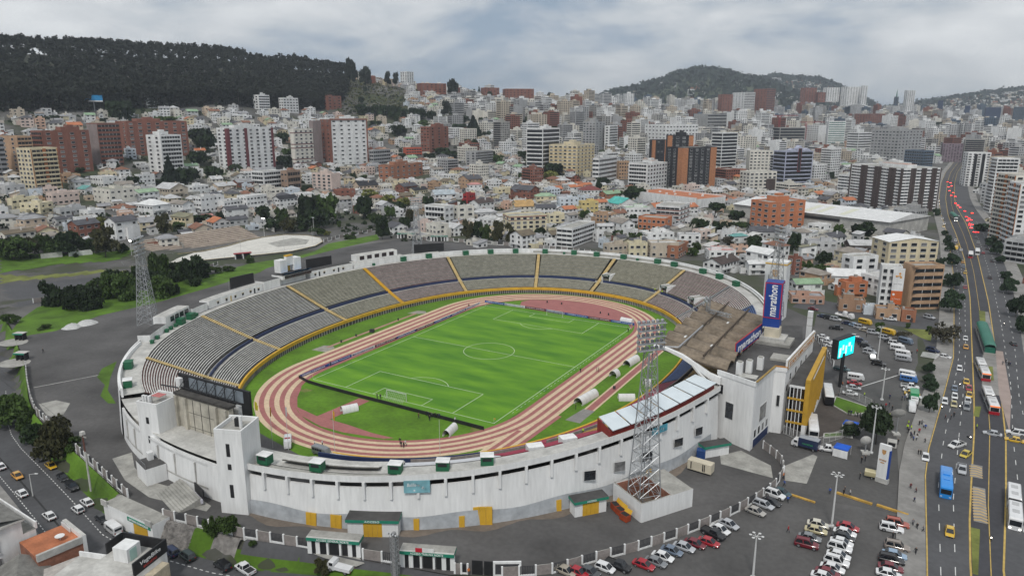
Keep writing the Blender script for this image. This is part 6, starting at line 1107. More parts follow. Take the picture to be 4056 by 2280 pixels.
# ochre gate building on the lower road
t=thing('gate_building','flat white building with ochre gate and green sign in the stone bank','building',(-8.0,-131.3,-4.2),R(-1)); mb=MB(); mb.box(-9.2,8.2,-.6,3.4,-.5,5.0,WHITEST,CONC); part('wall',mb,t); mb=MB(); mb.box(-.4,7.6,-.72,-.61,3.6,4.5,GREENS); part('sign',mb,t); mb=MB(); mb.box(1.6,6.4,-.70,-.605,0,3.5,YEL); part('gate_leaf',mb,t); textfit('lettering','ENTRADA DE VEHICULOS',6.6,.45,TXTW,t,(3.6,-.75,4.05),(R(90),0,0))
for x in (-8.6,7.2): mb=MB(); mb.box(x-1,x+1,-.9,-.6,4.6,5.9,CONCL); part('end_cap',mb,t)
# ---------------------------------------------------------------- skating rink and its terrace
RK=[(-256,24),(-247,20),(-240,28),(-232,42),(-222,62),(-210,84),(-203,100),(-204,120),(-211,134),(-224,145),(-240,148),(-254,142),(-259,128),(-258,112),(-252,92),(-250,72),(-256,56),(-262,40)]
sheet('rink_surface',RK,mat('rink_white_concrete',(.60,.58,.53),.85,.12,.12,fine=.6),.9)
sheet('rink_dark_patch',[(-238,112),(-222,106),(-214,122),(-224,135),(-240,136)],CONC,.91)
rk=thing('skating_rink','long white oval skating rink with low fenced rim beyond the left yard','skating rink',(0,0,0)); mb=MB(); Q=RK+[RK[0]]; mb.strip([(x,y,-.2) for x,y in Q],[(x,y,1.3) for x,y in Q],CONCL); mb.strip([(x,y,1.3) for x,y in Q],[(x,y,-.2) for x,y in Q],CONCL); part('rim',mb,rk)
mb=MB(); mb.strip([(x,y,1.31) for x,y in Q],[(x*.997,y*.997,1.31) for x,y in Q],YELP); part('rim_edge',mb,rk)
mb=MB(); n=90
for i in range(n+1): p=pol(Q,i/n); mb.tube((*p,1.3),(*p,2.3),.04,STEEL,n=3)
for i in range(n): mb.tube((*pol(Q,i/n),2.3),(*pol(Q,(i+1)/n),2.3),.03,STEEL,n=3)
part('railing',mb,rk,stuff=True)
rs=thing('rink_terrace','stepped pinkish concrete terrace along the far side of the rink','terrace',(0,0,0))
for i in range(9): a=(-266-2.2*i,52); b=(-262-2.4*i,126); wallseg(rs,a,b,0,1.3+.75*i,2.2,mat('terrace_pinkgrey',(.42,.35,.29),.9,.25,.3,fine=1),None,'step')
t=thing('rink_gate','small red roofed gate with dark doors in the rink wall','gate',(-214,72,0),R(60)); mb=MB(); mb.box(-5,5,-1,1.5,3.2,3.6,mat('gate_red_roof',(.34,.04,.05),.6,.15)); part('roof',mb,t)
for x in(-4.4,0,4.0): mb=MB(); mb.box(x,x+.5,-.5,1,0,3.2,WHITE); part('pillar',mb,t)
for x in(-3.9,.5): mb=MB(); mb.box(x,x+3.5,.2,.4,0,3,DARK); part('door',mb,t)
wl=thing('boundary_wall','long grey boundary wall with white painted section at the left street','wall',(0,0,0)); wallseg(wl,(-320,-10),(-311,6),0,2.6,.3,CONC); wallseg(wl,(-311,6.2),(-305,18.5),0,3,.35,WHITE,None,'white_section'); wallseg(wl,(-305,18.7),(-308,46),0,2.6,.3,CONC)
# ---------------------------------------------------------------- buildings
def cdist(x,y): return math.hypot(x-CX,y-CY)
WM={}
def winmesh(w,h,gm):
 k=(round(w,1),round(h,1),gm.name)
 if k not in WM:
  w,h=k[0],k[1]; mb=MB(); mb.box(-w/2-.09,w/2+.09,-.09,.02,-h/2-.09,h/2+.09,FRAME,bot=True); mb.box(-w/2,w/2,-.12,.0,-h/2,h/2,gm); mb.box(-w/2-.15,w/2+.15,-.2,0,-h/2-.2,-h/2-.1,FRAME); WM[k]=mb.mesh('window')
 return WM[k]
def faces(w,d): # name, origin at left end seen from outside, along, length, angle
 return dict(S=((-w/2,-d/2),(1,0),w,0.0),E=((w/2,-d/2),(0,1),d,R(90)),W=((-w/2,d/2),(0,-1),d,R(-90)),N=((w/2,d/2),(-1,0),w,R(180)))
def fbox(mb,F,a,b,z0,z1,o0,o1,m):
 """box on a facade: a..b along the face, o0..o1 outwards"""
 (ox,oy),(ux,uy),L,ang=F; nx,ny=uy,-ux
 P=[(ox+ux*a+nx*o0,oy+uy*a+ny*o0),(ox+ux*b+nx*o0,oy+uy*b+ny*o0),(ox+ux*b+nx*o1,oy+uy*b+ny*o1),(ox+ux*a+nx*o1,oy+uy*a+ny*o1)]
 mb.prism(P[::-1],z0,z1,m)
STR=dict(orange=mat('facade_orange',(.42,.16,.06),.8,.2),orange2=mat('facade_orange_brick',(.43,.19,.09),.85,.25,.6,fine=2),maroon=mat('facade_maroon',RGB['maroon'],.8,.2),darkbrown=mat('facade_darkbrown',RGB['darkbrown'],.8,.3),yellow=mat('facade_yellow',(.58,.43,.20),.8,.2),brickb=mat('facade_brickband',RGB['brick'],.85,.3),redtop=mat('facade_redtop',(.24,.06,.05),.85,.25))
def facade(par,F,z0,z1,floors,spec,wm,dist,ex,rs):
 L=F[2]; fh=(z1-z0)/floors; typ=spec[0]; n=int(spec[1:] or 1)
 if typ=='n': return
 gm=GREENGL if ex.get('glass')=='green' else GLASS
 (ox,oy),(ux,uy),_,ang=F; nx,ny=uy,-ux
 if typ=='g':
  cw=L/n; ww=max(.7,min(cw*.56,3.2)); hh=min(fh*.52,1.7); ind=ww*2863/dist>=10 and hh*2863/dist>4.5
  jm=MB()
  for k in range(floors):
   for c in range(n):
    s=cw*(c+.5); z=z0+fh*(k+.52); g=gm if rs.random()<.72 else GLASSB
    if ind: obj('window',winmesh(ww,hh,g),par,(ox+ux*s+nx*.02,oy+uy*s+ny*.02,z),ang)
    else: fbox(jm,F,s-ww/2,s+ww/2,z-hh/2,z+hh/2,-.1,.06,g)
  if not ind: part('window',jm,par,stuff=True)
 elif typ=='b':
  for k in range(floors):
   z=z0+fh*(k+.30); mb=MB(); hb=.70 if ex.get('dark') else .48; z-=fh*.12 if ex.get('dark') else 0; fbox(mb,F,L*.03,L*.97,z,z+fh*hb,-.1,.05,gm)
   m=max(2,int(L/3.4))
   for i in range(1,m): a=L*.03+L*.94*i/m; fbox(mb,F,a-.10,a+.10,z,z+fh*hb,.05,.12,FRAME if not ex.get('dark') else DARK)
   part('window_strip',mb,par)
 elif typ=='k':
  for k in range(floors):
   z=z0+fh*k; mb=MB(); fbox(mb,F,L*.06,L*.94,z+fh*.34,z+fh*.86,-.1,.04,gm); m=max(2,int(L/3))
   for i in range(1,m): a=L*.06+L*.88*i/m; fbox(mb,F,a-.16,a+.16,z+fh*.34,z+fh*.86,.04,.10,wm)
   part('window_strip',mb,par)
   mb=MB(); fbox(mb,F,L*.05,L*.95,z,z+.18,0,1.25,wm); fbox(mb,F,L*.05,L*.95,z+.18,z+fh*.34,1.05,1.25,wm); part('balcony',mb,par)
def roofstuff(par,w,d,h,rs,hut,wm,dist,wcol=None):
 mb=MB(); t=.3; mb.box(-w/2,w/2,-d/2,-d/2+t,h,h+.9,wm); mb.box(-w/2,w/2,d/2-t,d/2,h,h+.9,wm); mb.box(-w/2,-w/2+t,-d/2+t,d/2-t,h,h+.9,wm); mb.box(w/2-t,w/2,-d/2+t,d/2-t,h,h+.9,wm); part('parapet',mb,par)
 if hut:
  a=w*rs.uniform(.16,.26);b=d*rs.uniform(.13,.22);cx,cy=rs.uniform(-.12,.12)*w,rs.uniform(-.15,.15)*d; hh=rs.uniform(2.8,4.2)
  mb=MB(); mb.box(cx-a,cx+a,cy-b,cy+b,h+.01,h+hh,wm,CONC); mb.box(cx-a*.4,cx+a*.5,cy-b*.3,cy+b*.5,h+hh,h+hh+1.6,wm); part('roof_hut',mb,par)
  for i in range(rs.randint(1,3)): x,y=rs.uniform(-.38,.38)*w,rs.uniform(-.4,.4)*d; mb=MB(); mb.box(x-.9,x+.9,y-.9,y+.9,h+.02,h+1.4,mat('roof_unit',(.42,.42,.42),.7,.3)); part('roof_unit',mb,par)
LAND=[]
def block(lab,cat,x,y,z,w,d,h,ph,fl,wc,Sx,Ex,ex,idx=0,name=None,group=None):
 rs=random.Random(idx*7+3); dist=cdist(x,y); nm=name or {'apartment block':'apartment_building','office':'office_building','house':'house','shop':'shop','factory':'factory'}[cat]
 t=thing(nm,lab,cat,(x,y,z),ph,group); wm=wallm(wc); F=faces(w,d); side=ex.get('side','E')
 mb=MB(); z0=2.5
 if ex.get('rounded'):
  P=[(-w/2,-d/2)]+[(w/2-3+3*math.sin(R(a)),-d/2+3-3*math.cos(R(a))) for a in range(0,91,15)]+[(w/2,d/2),(-w/2,d/2)]; mb.prism(P,0,h,wm,CONC)
 else: mb.box(-w/2,w/2,-d/2,d/2,0,h,wm,CONC if not ex.get('whiteroof') else WHITE,bot=False)
 if ex.get('Ecol'): fbox(mb,F['E'],.02,d-.02,z0,h-.3,0,.12,wallm(ex['Ecol']))
 part('wall',mb,t)
 em=wallm(ex['Ecol']) if ex.get('Ecol') else wm
 facade(t,F['S'],z0,h,fl,Sx,wm,dist,ex,rs)
 G=F[side]
 if ex.get('Ecol'): (o,u,L,a)=G; G=((o[0]+.13*u[1],o[1]-.13*u[0]),u,L,a)
 facade(t,G,z0,h,fl,Ex,em,dist,ex,rs)
 st_=ex.get('stripe'); L=G[2]; fh=(h-z0)/fl
 if st_ in('orange','maroon','orange2'):
  m=STR[st_]
  for a,b in (((.44,.56),(.97,1.0),(0,.02)) if st_=='orange' else ((.0,.05),(.36,.42),(.95,1)) if st_=='maroon' else ((.0,.16),(.82,1.0))): mb=MB(); fbox(mb,G,L*a,L*b,z0,h+.3,.0,.32,m); part('pilaster',mb,t)
  if st_!='orange': mb=MB(); fbox(mb,F['S'],w*.72 if st_=='orange2' else w*.8,w-.01,z0,h+.3,0,.31,m); part('pilaster',mb,t)
 if st_=='darkbrown': mb=MB(); fbox(mb,G,L*.62,L*.95,z0,h*.72,0,.8,STR[st_]); part('stair_box',mb,t)
 if ex.get('cols'):
  for Fc in (F['S'],G):
   for a in (0,.22,.29,.49,.56,.76,.83,.98): mb=MB(); fbox(mb,Fc,Fc[2]*a,Fc[2]*(a+(.06 if a not in(0,.98) else .02)),z0,h+.8,0,.5,STR['darkbrown']); part('pilaster',mb,t)
 if ex.get('wcols'):
  for a in (.28,.62): mb=MB(); fbox(mb,F['S'],w*a,w*(a+.14),z0,h-1,0,.25,DARK); part('window_column',mb,t)
 bd=ex.get('band')
 if bd:
  m=STR[bd]
  for k in range(fl):
   if bd=='redtop' and k<fl-1: continue
   if bd=='maroon' and k%4>1: continue
   for Fc in (F['S'],G):
    mb=MB(); z=z0+fh*k; fbox(mb,Fc,0.01,Fc[2]-.01,z+(0 if bd!='redtop' else .2),z+(fh*.24 if bd!='redtop' else fh*.24),0,.055,m)
    if bd=='redtop': fbox(mb,Fc,0.01,Fc[2]-.01,z+fh*.8,z+fh,0,.055,m)
    part('band',mb,t)
 if ex.get('frame'): mb=MB(); fbox(mb,G,-.4,.9,z0,h+.9,0,.9,wm); fbox(mb,G,L-.9,L+.4,z0,h+.9,0,.9,wm); fbox(mb,G,.9,L-.9,h-.8,h+.9,0,.9,wm); part('facade_frame',mb,t)
 if ex.get('gable'):
  mb=MB(); c=G;
  for k,(a,b,hh) in enumerate(((.40,.60,7),(.12,.36,3.5),(.64,.88,3.5))):
   (o,u,LL,_)=c; n=(u[1],-u[0]); P=[LL*a,LL*b,LL*(a+b)/2]
   pt=lambda s,zz,off:(o[0]+u[0]*s+n[0]*off,o[1]+u[1]*s+n[1]*off,zz)
   mb.face([pt(P[0],h,.4),pt(P[1],h,.4),pt(P[1],h+hh*.5,.4),pt(P[2],h+hh,.4),pt(P[0],h+hh*.5,.4)],wm); mb.face([pt(P[0],h,-6),pt(P[0],h+hh*.5,-6),pt(P[2],h+hh,-6),pt(P[1],h+hh*.5,-6),pt(P[1],h,-6)],wm)
   for s0,z0_,s1,z1_ in ((P[0],h,P[0],h+hh*.5),(P[0],h+hh*.5,P[2],h+hh),(P[2],h+hh,P[1],h+hh*.5),(P[1],h+hh*.5,P[1],h)): mb.face([pt(s0,z0_,.4),pt(s1,z1_,.4),pt(s1,z1_,-6),pt(s0,z0_,-6)],wm)
  part('gable',mb,t); mb=MB(); fbox(mb,c,c[2]*.44,c[2]*.56,h*.45,h+3.5,.4,.6,REDB if False else STR['maroon']); fbox(mb,c,c[2]*.46,c[2]*.54,h*.48,h+3,.6,.66,DARK); part('arch_window',mb,t)
 if ex.get('spire'): mb=MB(); mb.lathe([(w*.45,h),(w*.3,h+10),(.1,h+22)],GREENGL,4); part('spire',mb,t)
 if ex.get('whiteroof'):
  mb=MB(); mb.face([(-w/2-.4,-d/2-.4,h+.05),(w/2+.4,-d/2-.4,h+.05),(w/2+.4,0,h+2.2),(-w/2-.4,0,h+2.2)],WHITE); mb.face([(w/2+.4,d/2+.4,h+.05),(-w/2-.4,d/2+.4,h+.05),(-w/2-.4,0,h+2.2),(w/2+.4,0,h+2.2)],WHITE); mb.face([(w/2,-d/2,h),(w/2,d/2,h),(w/2,0,h+2.2)],wm); mb.face([(-w/2,d/2,h),(-w/2,-d/2,h),(-w/2,0,h+2.2)],wm); part('roof',mb,t)
 elif not ex.get('spire'): roofstuff(t,w,d,h,rs,ex.get('hut'),em,dist)
 if ex.get('hut')==2: mb=MB(); mb.box(-w*.2,w*.3,-d*.1,d*.15,h+.02,h+3,WHITE,roofm('terracotta')); part('roof_hut',mb,t)
 return t
SHORT='''orange striped cream tower|tan orange block|grey glass edge block|stepped red brick tower|grey ended brick block|long brick block|slim white tower|maroon striped white block|narrow brown white block|tall brown slab|big white gridded block|lone dark brick tower|blue panelled white office|cube hutted white block|castle roofed brick block|white forest edge house|wide orange brick block|pink white block|wide white villa|brown tiled building|grey concrete block|rounded grey office|red glass shops|first ridge brick terrace|second ridge brick terrace|long ridge brick terrace|white ridge towers|black octagonal tower|cream yellow banded block|slim grey tower|thin curved white tower|framed window office|red hutted white block|plain brown block|left black orange tower|tallest black tower|brick pilaster black tower|long white complex|white banded black office|half built block|tall far brick tower|far white twin tower|striped far tower|pointed arch tower|cream block by the arch tower|cream block with brown stair|striped slab block|green glazed tower|white small windowed tower|long low white block|square framed grey complex|blue glass office|scaffolded frame|far brick complex|round topped tower|pointed glass tower|wide skyline tower|highest skyline pair|joined skyline towers|skyline brick tower|dark skyline block|purple brown tower|bare concrete tower|two column white slab|black stepped white slab|white orange avenue tower|balconied right tower|dark blue far tower|small blue far tower|blue grey end tower|dark hill tower|orange brick office box|cream factory|bannered white block|curved tan block|brick chimney building|black banded white office|red topped cream building|brick banded office|orange villa|curved balcony villa|cream villa block'''.split('|')
for i,r in enumerate(HERO):
 block(*r,idx=i); LAND.append((SHORT[i],r[2],r[3]))
# banner and ads on the white block by the avenue
hb=[r for r in HERO if 'banner' in r[0]][0]
t=thing('wall_banner','tall white and orange banner hung down the side of the white six storey block','banner',(hb[2]+3.2,hb[3]-3.6,9.5),hb[8]+R(90)); mb=MB(); mb.box(-2.2,2.2,-.9,-.7,-7,9,WHITE); part('panel',mb,t); mb=MB(); mb.box(-2.2,2.2,-.94,-.901,-7,-1,mat('banner_orange',(.60,.13,.03),.6,.12)); part('panel',mb,t,'orange lower half of the banner'); mb=MB()
for x,z in ((-.8,5.4),(.4,6.6),(.9,5.0)): mb.tube((x,-.9,z),(x,-.96,z),.45,mat('banner_orange2',(.62,.28,.04),.6,.1),n=9)
mb.tube((-.8,-.94,5.4),(.9,-.94,5.8),.25,MATS['banner_orange2'],n=5); part('emblem',mb,t); textfit('lettering','que vales',3.2,.5,mat('lettering_grey',(.3,.3,.3),.6,.1),t,(0,-.95,2.0),(R(90),0,0)); textfit('lettering','tu Compra',3.2,.6,TXTW,t,(0,-.98,-4.6),(R(90),0,0)); mb=MB(); mb.tube((-1.2,-.93,-2.6),(-1.2,-.99,-2.6),.5,TXTW,n=10); part('emblem',mb,t)
# market hall
m=thing('market_hall','huge low market hall with white corrugated roof stretching to the avenue','hall',(60,395,0),R(-24)); ROW=mat('corrugated_white',(.66,.66,.65),.6,.10,.2,fine=.5)
mb=MB(); mb.box(-62,66,-26,30,0,10.5,CONCL); part('wall',mb,m); mb=MB(); mb.face([(-63,-27.5,10.52),(67,-27.5,10.52),(67,4,14.5),(-63,4,14.5)],ROW); mb.face([(67,31.5,10.52),(-63,31.5,10.52),(-63,4,14.5),(67,4,14.5)],ROW); mb.face([(67,-27.5,10.3),(67,31.5,10.3),(67,4,14.5)],WHITE); part('roof',mb,m)
for x in (-2,8,26): mb=MB(); mb.face([(x,-22,11.25),(x+5,-22,11.25),(x+5,-2,13.78),(x,-2,13.78)],mat('skylight_cream',(.60,.60,.48),.5,.1)); part('skylight',mb,m)
mb=MB(); mb.box(-20,30,-26.4,-26.02,6.5,8.5,DARK); part('window_strip',mb,m)
m2=thing('orange_terrace','low flat hall with orange tiled roof terrace behind the market hall','hall',(-78,460,1),R(-24)); mb=MB(); mb.box(-40,42,-18,22,0,8,WHITE,roofm('orangetile')); part('wall',mb,m2); mb=MB(); mb.box(-40,42,-18,-17.6,8,9,WHITE); mb.box(-40,42,21.6,22,8,9,WHITE); part('parapet',mb,m2)
for i in range(9): mb=MB(); a,b=-34+i*8,random.uniform(-12,16); mb.box(a-.8,a+.8,b-.8,b+.8,8.01,9.4,WHITE); part('roof_vent',mb,m2)
LAND+=[('white market hall',60,395),('orange terrace hall',-78,460)]
# ---- houses
def house_geo(mbs,x,y,z,w,d,h,ph,wm,rt,rm,fl,rs,win=True):
 """returns local meshes: wall, roof, windows"""
 wall,roof,wins=MB(),MB(),[]
 wall.box(-w/2,w/2,-d/2,d/2,-1.5,h,wm,rm,bot=False); ov=.5; rh=min(w,d)*.24
 if rt=='flat':
  t=.22; hp=.75
  for a in ((-w/2,w/2,-d/2,-d/2+t),(-w/2,w/2,d/2-t,d/2),(-w/2,-w/2+t,-d/2+t,d/2-t),(w/2-t,w/2,-d/2+t,d/2-t)): roof.box(*a,h,h+hp,wm)
  for i in range(rs.randint(0,3)): a,b=rs.uniform(-.4,.4)*w,rs.uniform(-.4,.4)*d; roof.box(a-.5,a+.5,b-.4,b+.4,h+.01,h+rs.uniform(.7,1.6),rs.choice((CONC,wm,DARK,CONCL)))
  if rs.random()<.75: a,b=rs.uniform(.12,.24)*w,rs.uniform(.12,.24)*d; cx,cy=rs.uniform(-.2,.2)*w,rs.uniform(-.2,.25)*d; roof.box(cx-a,cx+a,cy-b,cy+b,h+.02,h+2.4,wm,rm); roof.box(cx-.6,cx+.6,cy-.6,cy+.6,h+2.4,h+3.4,CONC)
 elif rt in('gable','shed'):
  if rt=='shed': q=[((-w/2-ov,-d/2-ov,h),(w/2+ov,-d/2-ov,h),(w/2+ov,d/2+ov,h+rh*1.4),(-w/2-ov,d/2+ov,h+rh*1.4))]; tri=[((w/2,-d/2,h),(w/2,d/2,h),(w/2,d/2,h+rh*1.3))]
  elif w>=d: q=[((-w/2-ov,-d/2-ov,h-.2),(w/2+ov,-d/2-ov,h-.2),(w/2+ov,0,h+rh),(-w/2-ov,0,h+rh)),((w/2+ov,d/2+ov,h-.2),(-w/2-ov,d/2+ov,h-.2),(-w/2-ov,0,h+rh),(w/2+ov,0,h+rh))]; tri=[((w/2,-d/2,h),(w/2,d/2,h),(w/2,0,h+rh-.15)),((-w/2,d/2,h),(-w/2,-d/2,h),(-w/2,0,h+rh-.15))]
  else: q=[((w/2+ov,-d/2-ov,h-.2),(w/2+ov,d/2+ov,h-.2),(0,d/2+ov,h+rh),(0,-d/2-ov,h+rh)),((-w/2-ov,d/2+ov,h-.2),(-w/2-ov,-d/2-ov,h-.2),(0,-d/2-ov,h+rh),(0,d/2+ov,h+rh))]; tri=[((-w/2,-d/2,h),(w/2,-d/2,h),(0,-d/2,h+rh-.15)),((w/2,d/2,h),(-w/2,d/2,h),(0,d/2,h+rh-.15))]
  for f in q: roof.face(f,rm); roof.face([(a,b,c-.16) for a,b,c in f[::-1]],rm)
  for f in tri: wall.face(f,wm)
  if rs.random()<.4: roof.box(w*.2-.35,w*.2+.35,d*.1-.35,d*.1+.35,h,h+rh+1,wm)
 else:
  k=min(w,d)/2*.95; A=[(-w/2-ov,-d/2-ov,h-.1),(w/2+ov,-d/2-ov,h-.1),(w/2+ov,d/2+ov,h-.1),(-w/2-ov,d/2+ov,h-.1)]
  if w>=d: r0,r1=(-w/2+k,0,h+rh),(w/2-k,0,h+rh); roof.face([A[0],A[1],r1,r0],rm); roof.face([A[1],A[2],r1],rm); roof.face([A[2],A[3],r0,r1],rm); roof.face([A[3],A[0],r0],rm)
  else: r0,r1=(0,-d/2+k,h+rh),(0,d/2-k,h+rh); roof.face([A[0],A[1],r0],rm); roof.face([A[1],A[2],r1,r0],rm); roof.face([A[2],A[3],r1],rm); roof.face([A[3],A[0],r0,r1],rm)
 if fl>1 and rs.random()<.7:
  q=rs.uniform(1.5,3.2); a=rs.uniform(.3,.6); hh=h*(1/fl if rs.random()<.6 else (fl-1)/fl)
  if rs.random()<.5: wall.box(-w/2+.2,-w/2+w*a,-d/2-q,-d/2-.01,-1.5,hh,wm,CONCL if rs.random()<.5 else rm); wall.box(-w/2+.2,-w/2+w*a,-d/2-q,-d/2-q+.15,hh,hh+.8,wm)
  else: wall.box(w/2+.01,w/2+q,d/2-d*a,d/2-.2,-1.5,hh,wm,CONCL if rs.random()<.5 else rm); wall.box(w/2+q-.15,w/2+q,d/2-d*a,d/2-.2,hh,hh+.8,wm)
 F=faces(w,d); fh=h/fl
 for fn in 'SE':
  G=F[fn]; L=G[2]; n=max(1,int(L/rs.uniform(3.0,4.4)))
  for k in range(fl):
   for c in range(n):
    if rs.random()<.14: continue
    ww=min(rs.choice((1.4,1.8,2.4)),L/n*.7); hh=min(1.35,fh*.5); s=L*(c+.5)/n; wins.append((fn,G,s,fh*(k+.55),ww,hh))
 return wall,roof,wins
HN=[0]
def house(lab,x,y,z,w,d,h,ph,wc,rt,rc,fl,grp=None,seed=None):
 HN[0]+=1; rs=random.Random(seed if seed is not None else HN[0]*13+5); dist=cdist(x,y); t=thing('house',lab,'house',(x,y,z),ph,grp)
 wm,rm=wallm(wc),roofm(rc) if rc!='white' else ROW
 wall,roof,wins=house_geo(None,x,y,z,w,d,h,ph,wm,rt,rm,fl,rs); part('wall',wall,t); part('roof',roof,t)
 jm=MB(); ind=dist<560
 for fn,G,s,zz,ww,hh in wins:
  (ox,oy),(ux,uy),L,ang=G; g=GLASS if rs.random()<.7 else GLASSB
  if ind: obj('window',winmesh(ww,hh,g),t,(ox+ux*s+uy*.02,oy+uy*s-ux*.02,zz),ang)
  else: fbox(jm,G,s-ww/2,s+ww/2,zz-hh/2,zz+hh/2,-.1,.06,g)
 if not ind and jm.v: part('window',jm,t,stuff=True)
 if fl>=2 and rs.random()<.55: G=faces(w,d)[rs.choice('SE')]; mb=MB(); L=G[2]; fbox(mb,G,L*.1,L*.75,h/fl-.1,h/fl+.1,0,1.3,wm); fbox(mb,G,L*.1,L*.75,h/fl+.1,h/fl+.9,1.15,1.3,wm); part('balcony',mb,t)
 G=faces(w,d)['E' if rs.random()<.5 else 'S']; mb=MB(); a=G[2]*rs.uniform(.1,.7); fbox(mb,G,a,a+1.1,.3,2.4,-.05,.08,STR['darkbrown']); part('door',mb,t)
 return t
for r in HOUSE: house(*r); LAND.append((' '.join(r[0].split()[:5]) if False else r[0],r[1],r[2]))
NH=len(HERO)+2
# ---- fill the city between the measured buildings
rsF=random.Random(11)
DMIN=((-1.30,445),(-1.142,462),(-1.025,470),(-.9,505),(-.83,525),(-.765,535),(-.70,500),(-.664,470),(-.522,447),(-.374,436),(-.235,412),(-.1,372),(-.03,350))
FBASE=((-1.6,930),(-1.142,945),(-1.025,1000),(-.901,1070),(-.845,1120),(-.78,1180),(-.745,1250),(-.735,1500),(-.7,9000))
OBST=[(r[2],r[3],max(r[5],r[6])*.5+3,r[4],r[7]) for r in HERO]+[(r[1],r[2],max(r[4],r[5])*.5+1.5,r[3],r[6]) for r in HOUSE]+[(60+40*i*math.cos(R(-24)),395+40*i*math.sin(R(-24)),34,0,12) for i in(-1.2,-.5,.3,1.1)]+[(-78+20*i,460-9*i,24,0,8) for i in(-1.4,0,1.4)]
PROT=[]
for (x,y,r_,z,h),f in [(o,.25) for o in OBST[:len(HERO)]]+[(o,.12) for o in OBST[len(HERO):]]:
 dd=cdist(x,y); PROT.append((math.atan2(x-CX,y-CY),(r_)/dd,dd,(z+2.5+h*f-83)/dd,))
TREEZ=[(t[0],t[1],t[3]*.45+3.5) for t in TREES]
def okspot(x,y,r,top,trees=True):
 d=cdist(x,y); a=math.atan2(x-CX,y-CY)
 for ox,oy,orr,_,_ in OBST:
  if abs(ox-x)<orr+r and abs(oy-y)<orr+r and math.hypot(ox-x,oy-y)<orr+r: return False
 if trees:
  for ox,oy,orr in TREEZ:
   if abs(ox-x)<orr+r and math.hypot(ox-x,oy-y)<orr+r*.7: return False
 e=(top-83)/d
 for pa,pw,pd,pe in PROT:
  if d<pd and abs(a-pa)<pw+r*.6/d and e>pe: return False
 return True
WCOL=['white']*9+['creamwhite']*5+['palegrey']*3+['paleyellow','cream','pinkwhite','creamorange','palebluewhite','brick','tan','beige','peach','midgrey','white','creamwhite','white']
RCOL=dict(flat=['pale','pale','brownish','grey','palegrey','palegrey','pale'],gable=['slate','brownish','grey','rustbrown','palegrey','orangetile','palegrey','mossbrown','greenroof','slate','brownish','grey'],hip=['brownish','slate','palegrey','grey','rustbrown'])
CW=dict(white='white',creamwhite='off white',palegrey='pale grey',paleyellow='pale yellow',cream='cream',pinkwhite='pinkish',creamorange='light orange',palebluewhite='bluish white',brick='brick red',orangebrick='orange brick',tan='tan',beige='beige',peach='peach',midgrey='grey',concrete='concrete',brown='brown',darkblue='dark blue',steelblue='blue glass')
NUMW=['','one','two','three','four','five','six','seven','eight','nine','ten','eleven','twelve','thirteen','fourteen','fifteen','sixteen']
CELLS=[]
ga=R(-18)
for iy in range(-40,170):
 for ix in range(-75,60):
  if iy%5==0 or ix%7==0: continue
  u,v=ix*14.2+rsF.uniform(-2,2),iy*14.2+rsF.uniform(-2,2)
  x=-40+u*math.cos(ga)-v*math.sin(ga); y=200+u*math.sin(ga)+v*math.cos(ga)
  a=math.atan2(x-CX,y-CY); d=cdist(x,y)
  if a<-1.22 or a>.22 or d>1560: continue
  if a<-.03 and d<_lin(DMIN,a)+6: continue
  if d>_lin(FBASE,a)-14: continue
  if -.76<a<-.66 and 1180<d<1430: continue
  if 122<x<182 and y<1100: continue
  if x>=182 and (y<170 or d<420): continue
  if x<-195 and x>-300 and 150<y<235: continue
  CELLS.append((d,x,y,a))
CELLS.sort()
FILL=[];JH=MB();JA=MB();LABELQ=[]
nh=na=0
for d,x,y,a in CELLS:
 z=ground(x,y); w_,d_=rsF.uniform(8,13),rsF.uniform(8,13.5); zone=rsF.random(); tall=(a>-.62 and d>620 and zone<.10+.32*(d>900)+.25*(d>1200)) or (a>.02 and d>500 and zone<.75)
 ph=ga+R(rsF.uniform(-6,6))-(.25 if a>-.5 else 0)
 if tall:
  fl=rsF.choice((5,6,7,8,9,10,12)) if d>800 else rsF.choice((4,5,6));
  if a<-.55: fl=min(fl,6)
  h=fl*3.0; w_,d_=rsF.uniform(13,19),rsF.uniform(14,22)
 else:
  fl=rsF.choice((1,2,2,2,3,3)) if d<1000 else rsF.choice((2,2,3,3,4)); h=fl*2.9+.2
 if rsF.random()<(.10 if d<700 else .05): continue
 r_=max(w_,d_)*.5
 if not okspot(x,y,r_*(.9 if not tall else 1),z+h+2): continue
 OBST.append((x,y,r_*.8,z,h)); wc=rsF.choice(WCOL)
 if tall:
  wc=rsF.choice(['white','white','creamwhite','palegrey','white','brick','creamwhite','midgrey','beige','white','concrete']); S_=rsF.choice(('g4','b1','g3','g5','k1')); E_=rsF.choice(('g5','b1','k1','g6'))
  if na<150:
   na+=1; t=block('x','apartment block',x,y,z-2.5,w_,d_,h+2.5,ph,fl,wc,S_,E_,dict(hut=rsF.random()<.7,dark=rsF.random()<.1),idx=500+na,group='apartment blocks of the city behind the stadium'); LABELQ.append((t,'%s %s storey block'%(CW[wc],NUMW[fl]),x,y))
  else: FILL.append(('A',x,y,z-2,w_,d_,h+2,ph,wc,fl,'flat'))
 else:
  rt=rsF.choice(('flat','flat','flat','gable','gable','hip')); rc=rsF.choice(RCOL[rt])
  if nh<205:
   nh+=1; t=house('x',x,y,z-.4,w_,d_,h,ph,wc,rt,rc,fl,'houses of the city behind the stadium',seed=9000+nh); LABELQ.append((t,'%s %s storey %s roofed house'%(CW[wc],NUMW[fl],rt),x,y))
  else: FILL.append(('H',x,y,z-.4,w_,d_,h,ph,wc,fl,rt,rc))
GW=MB()
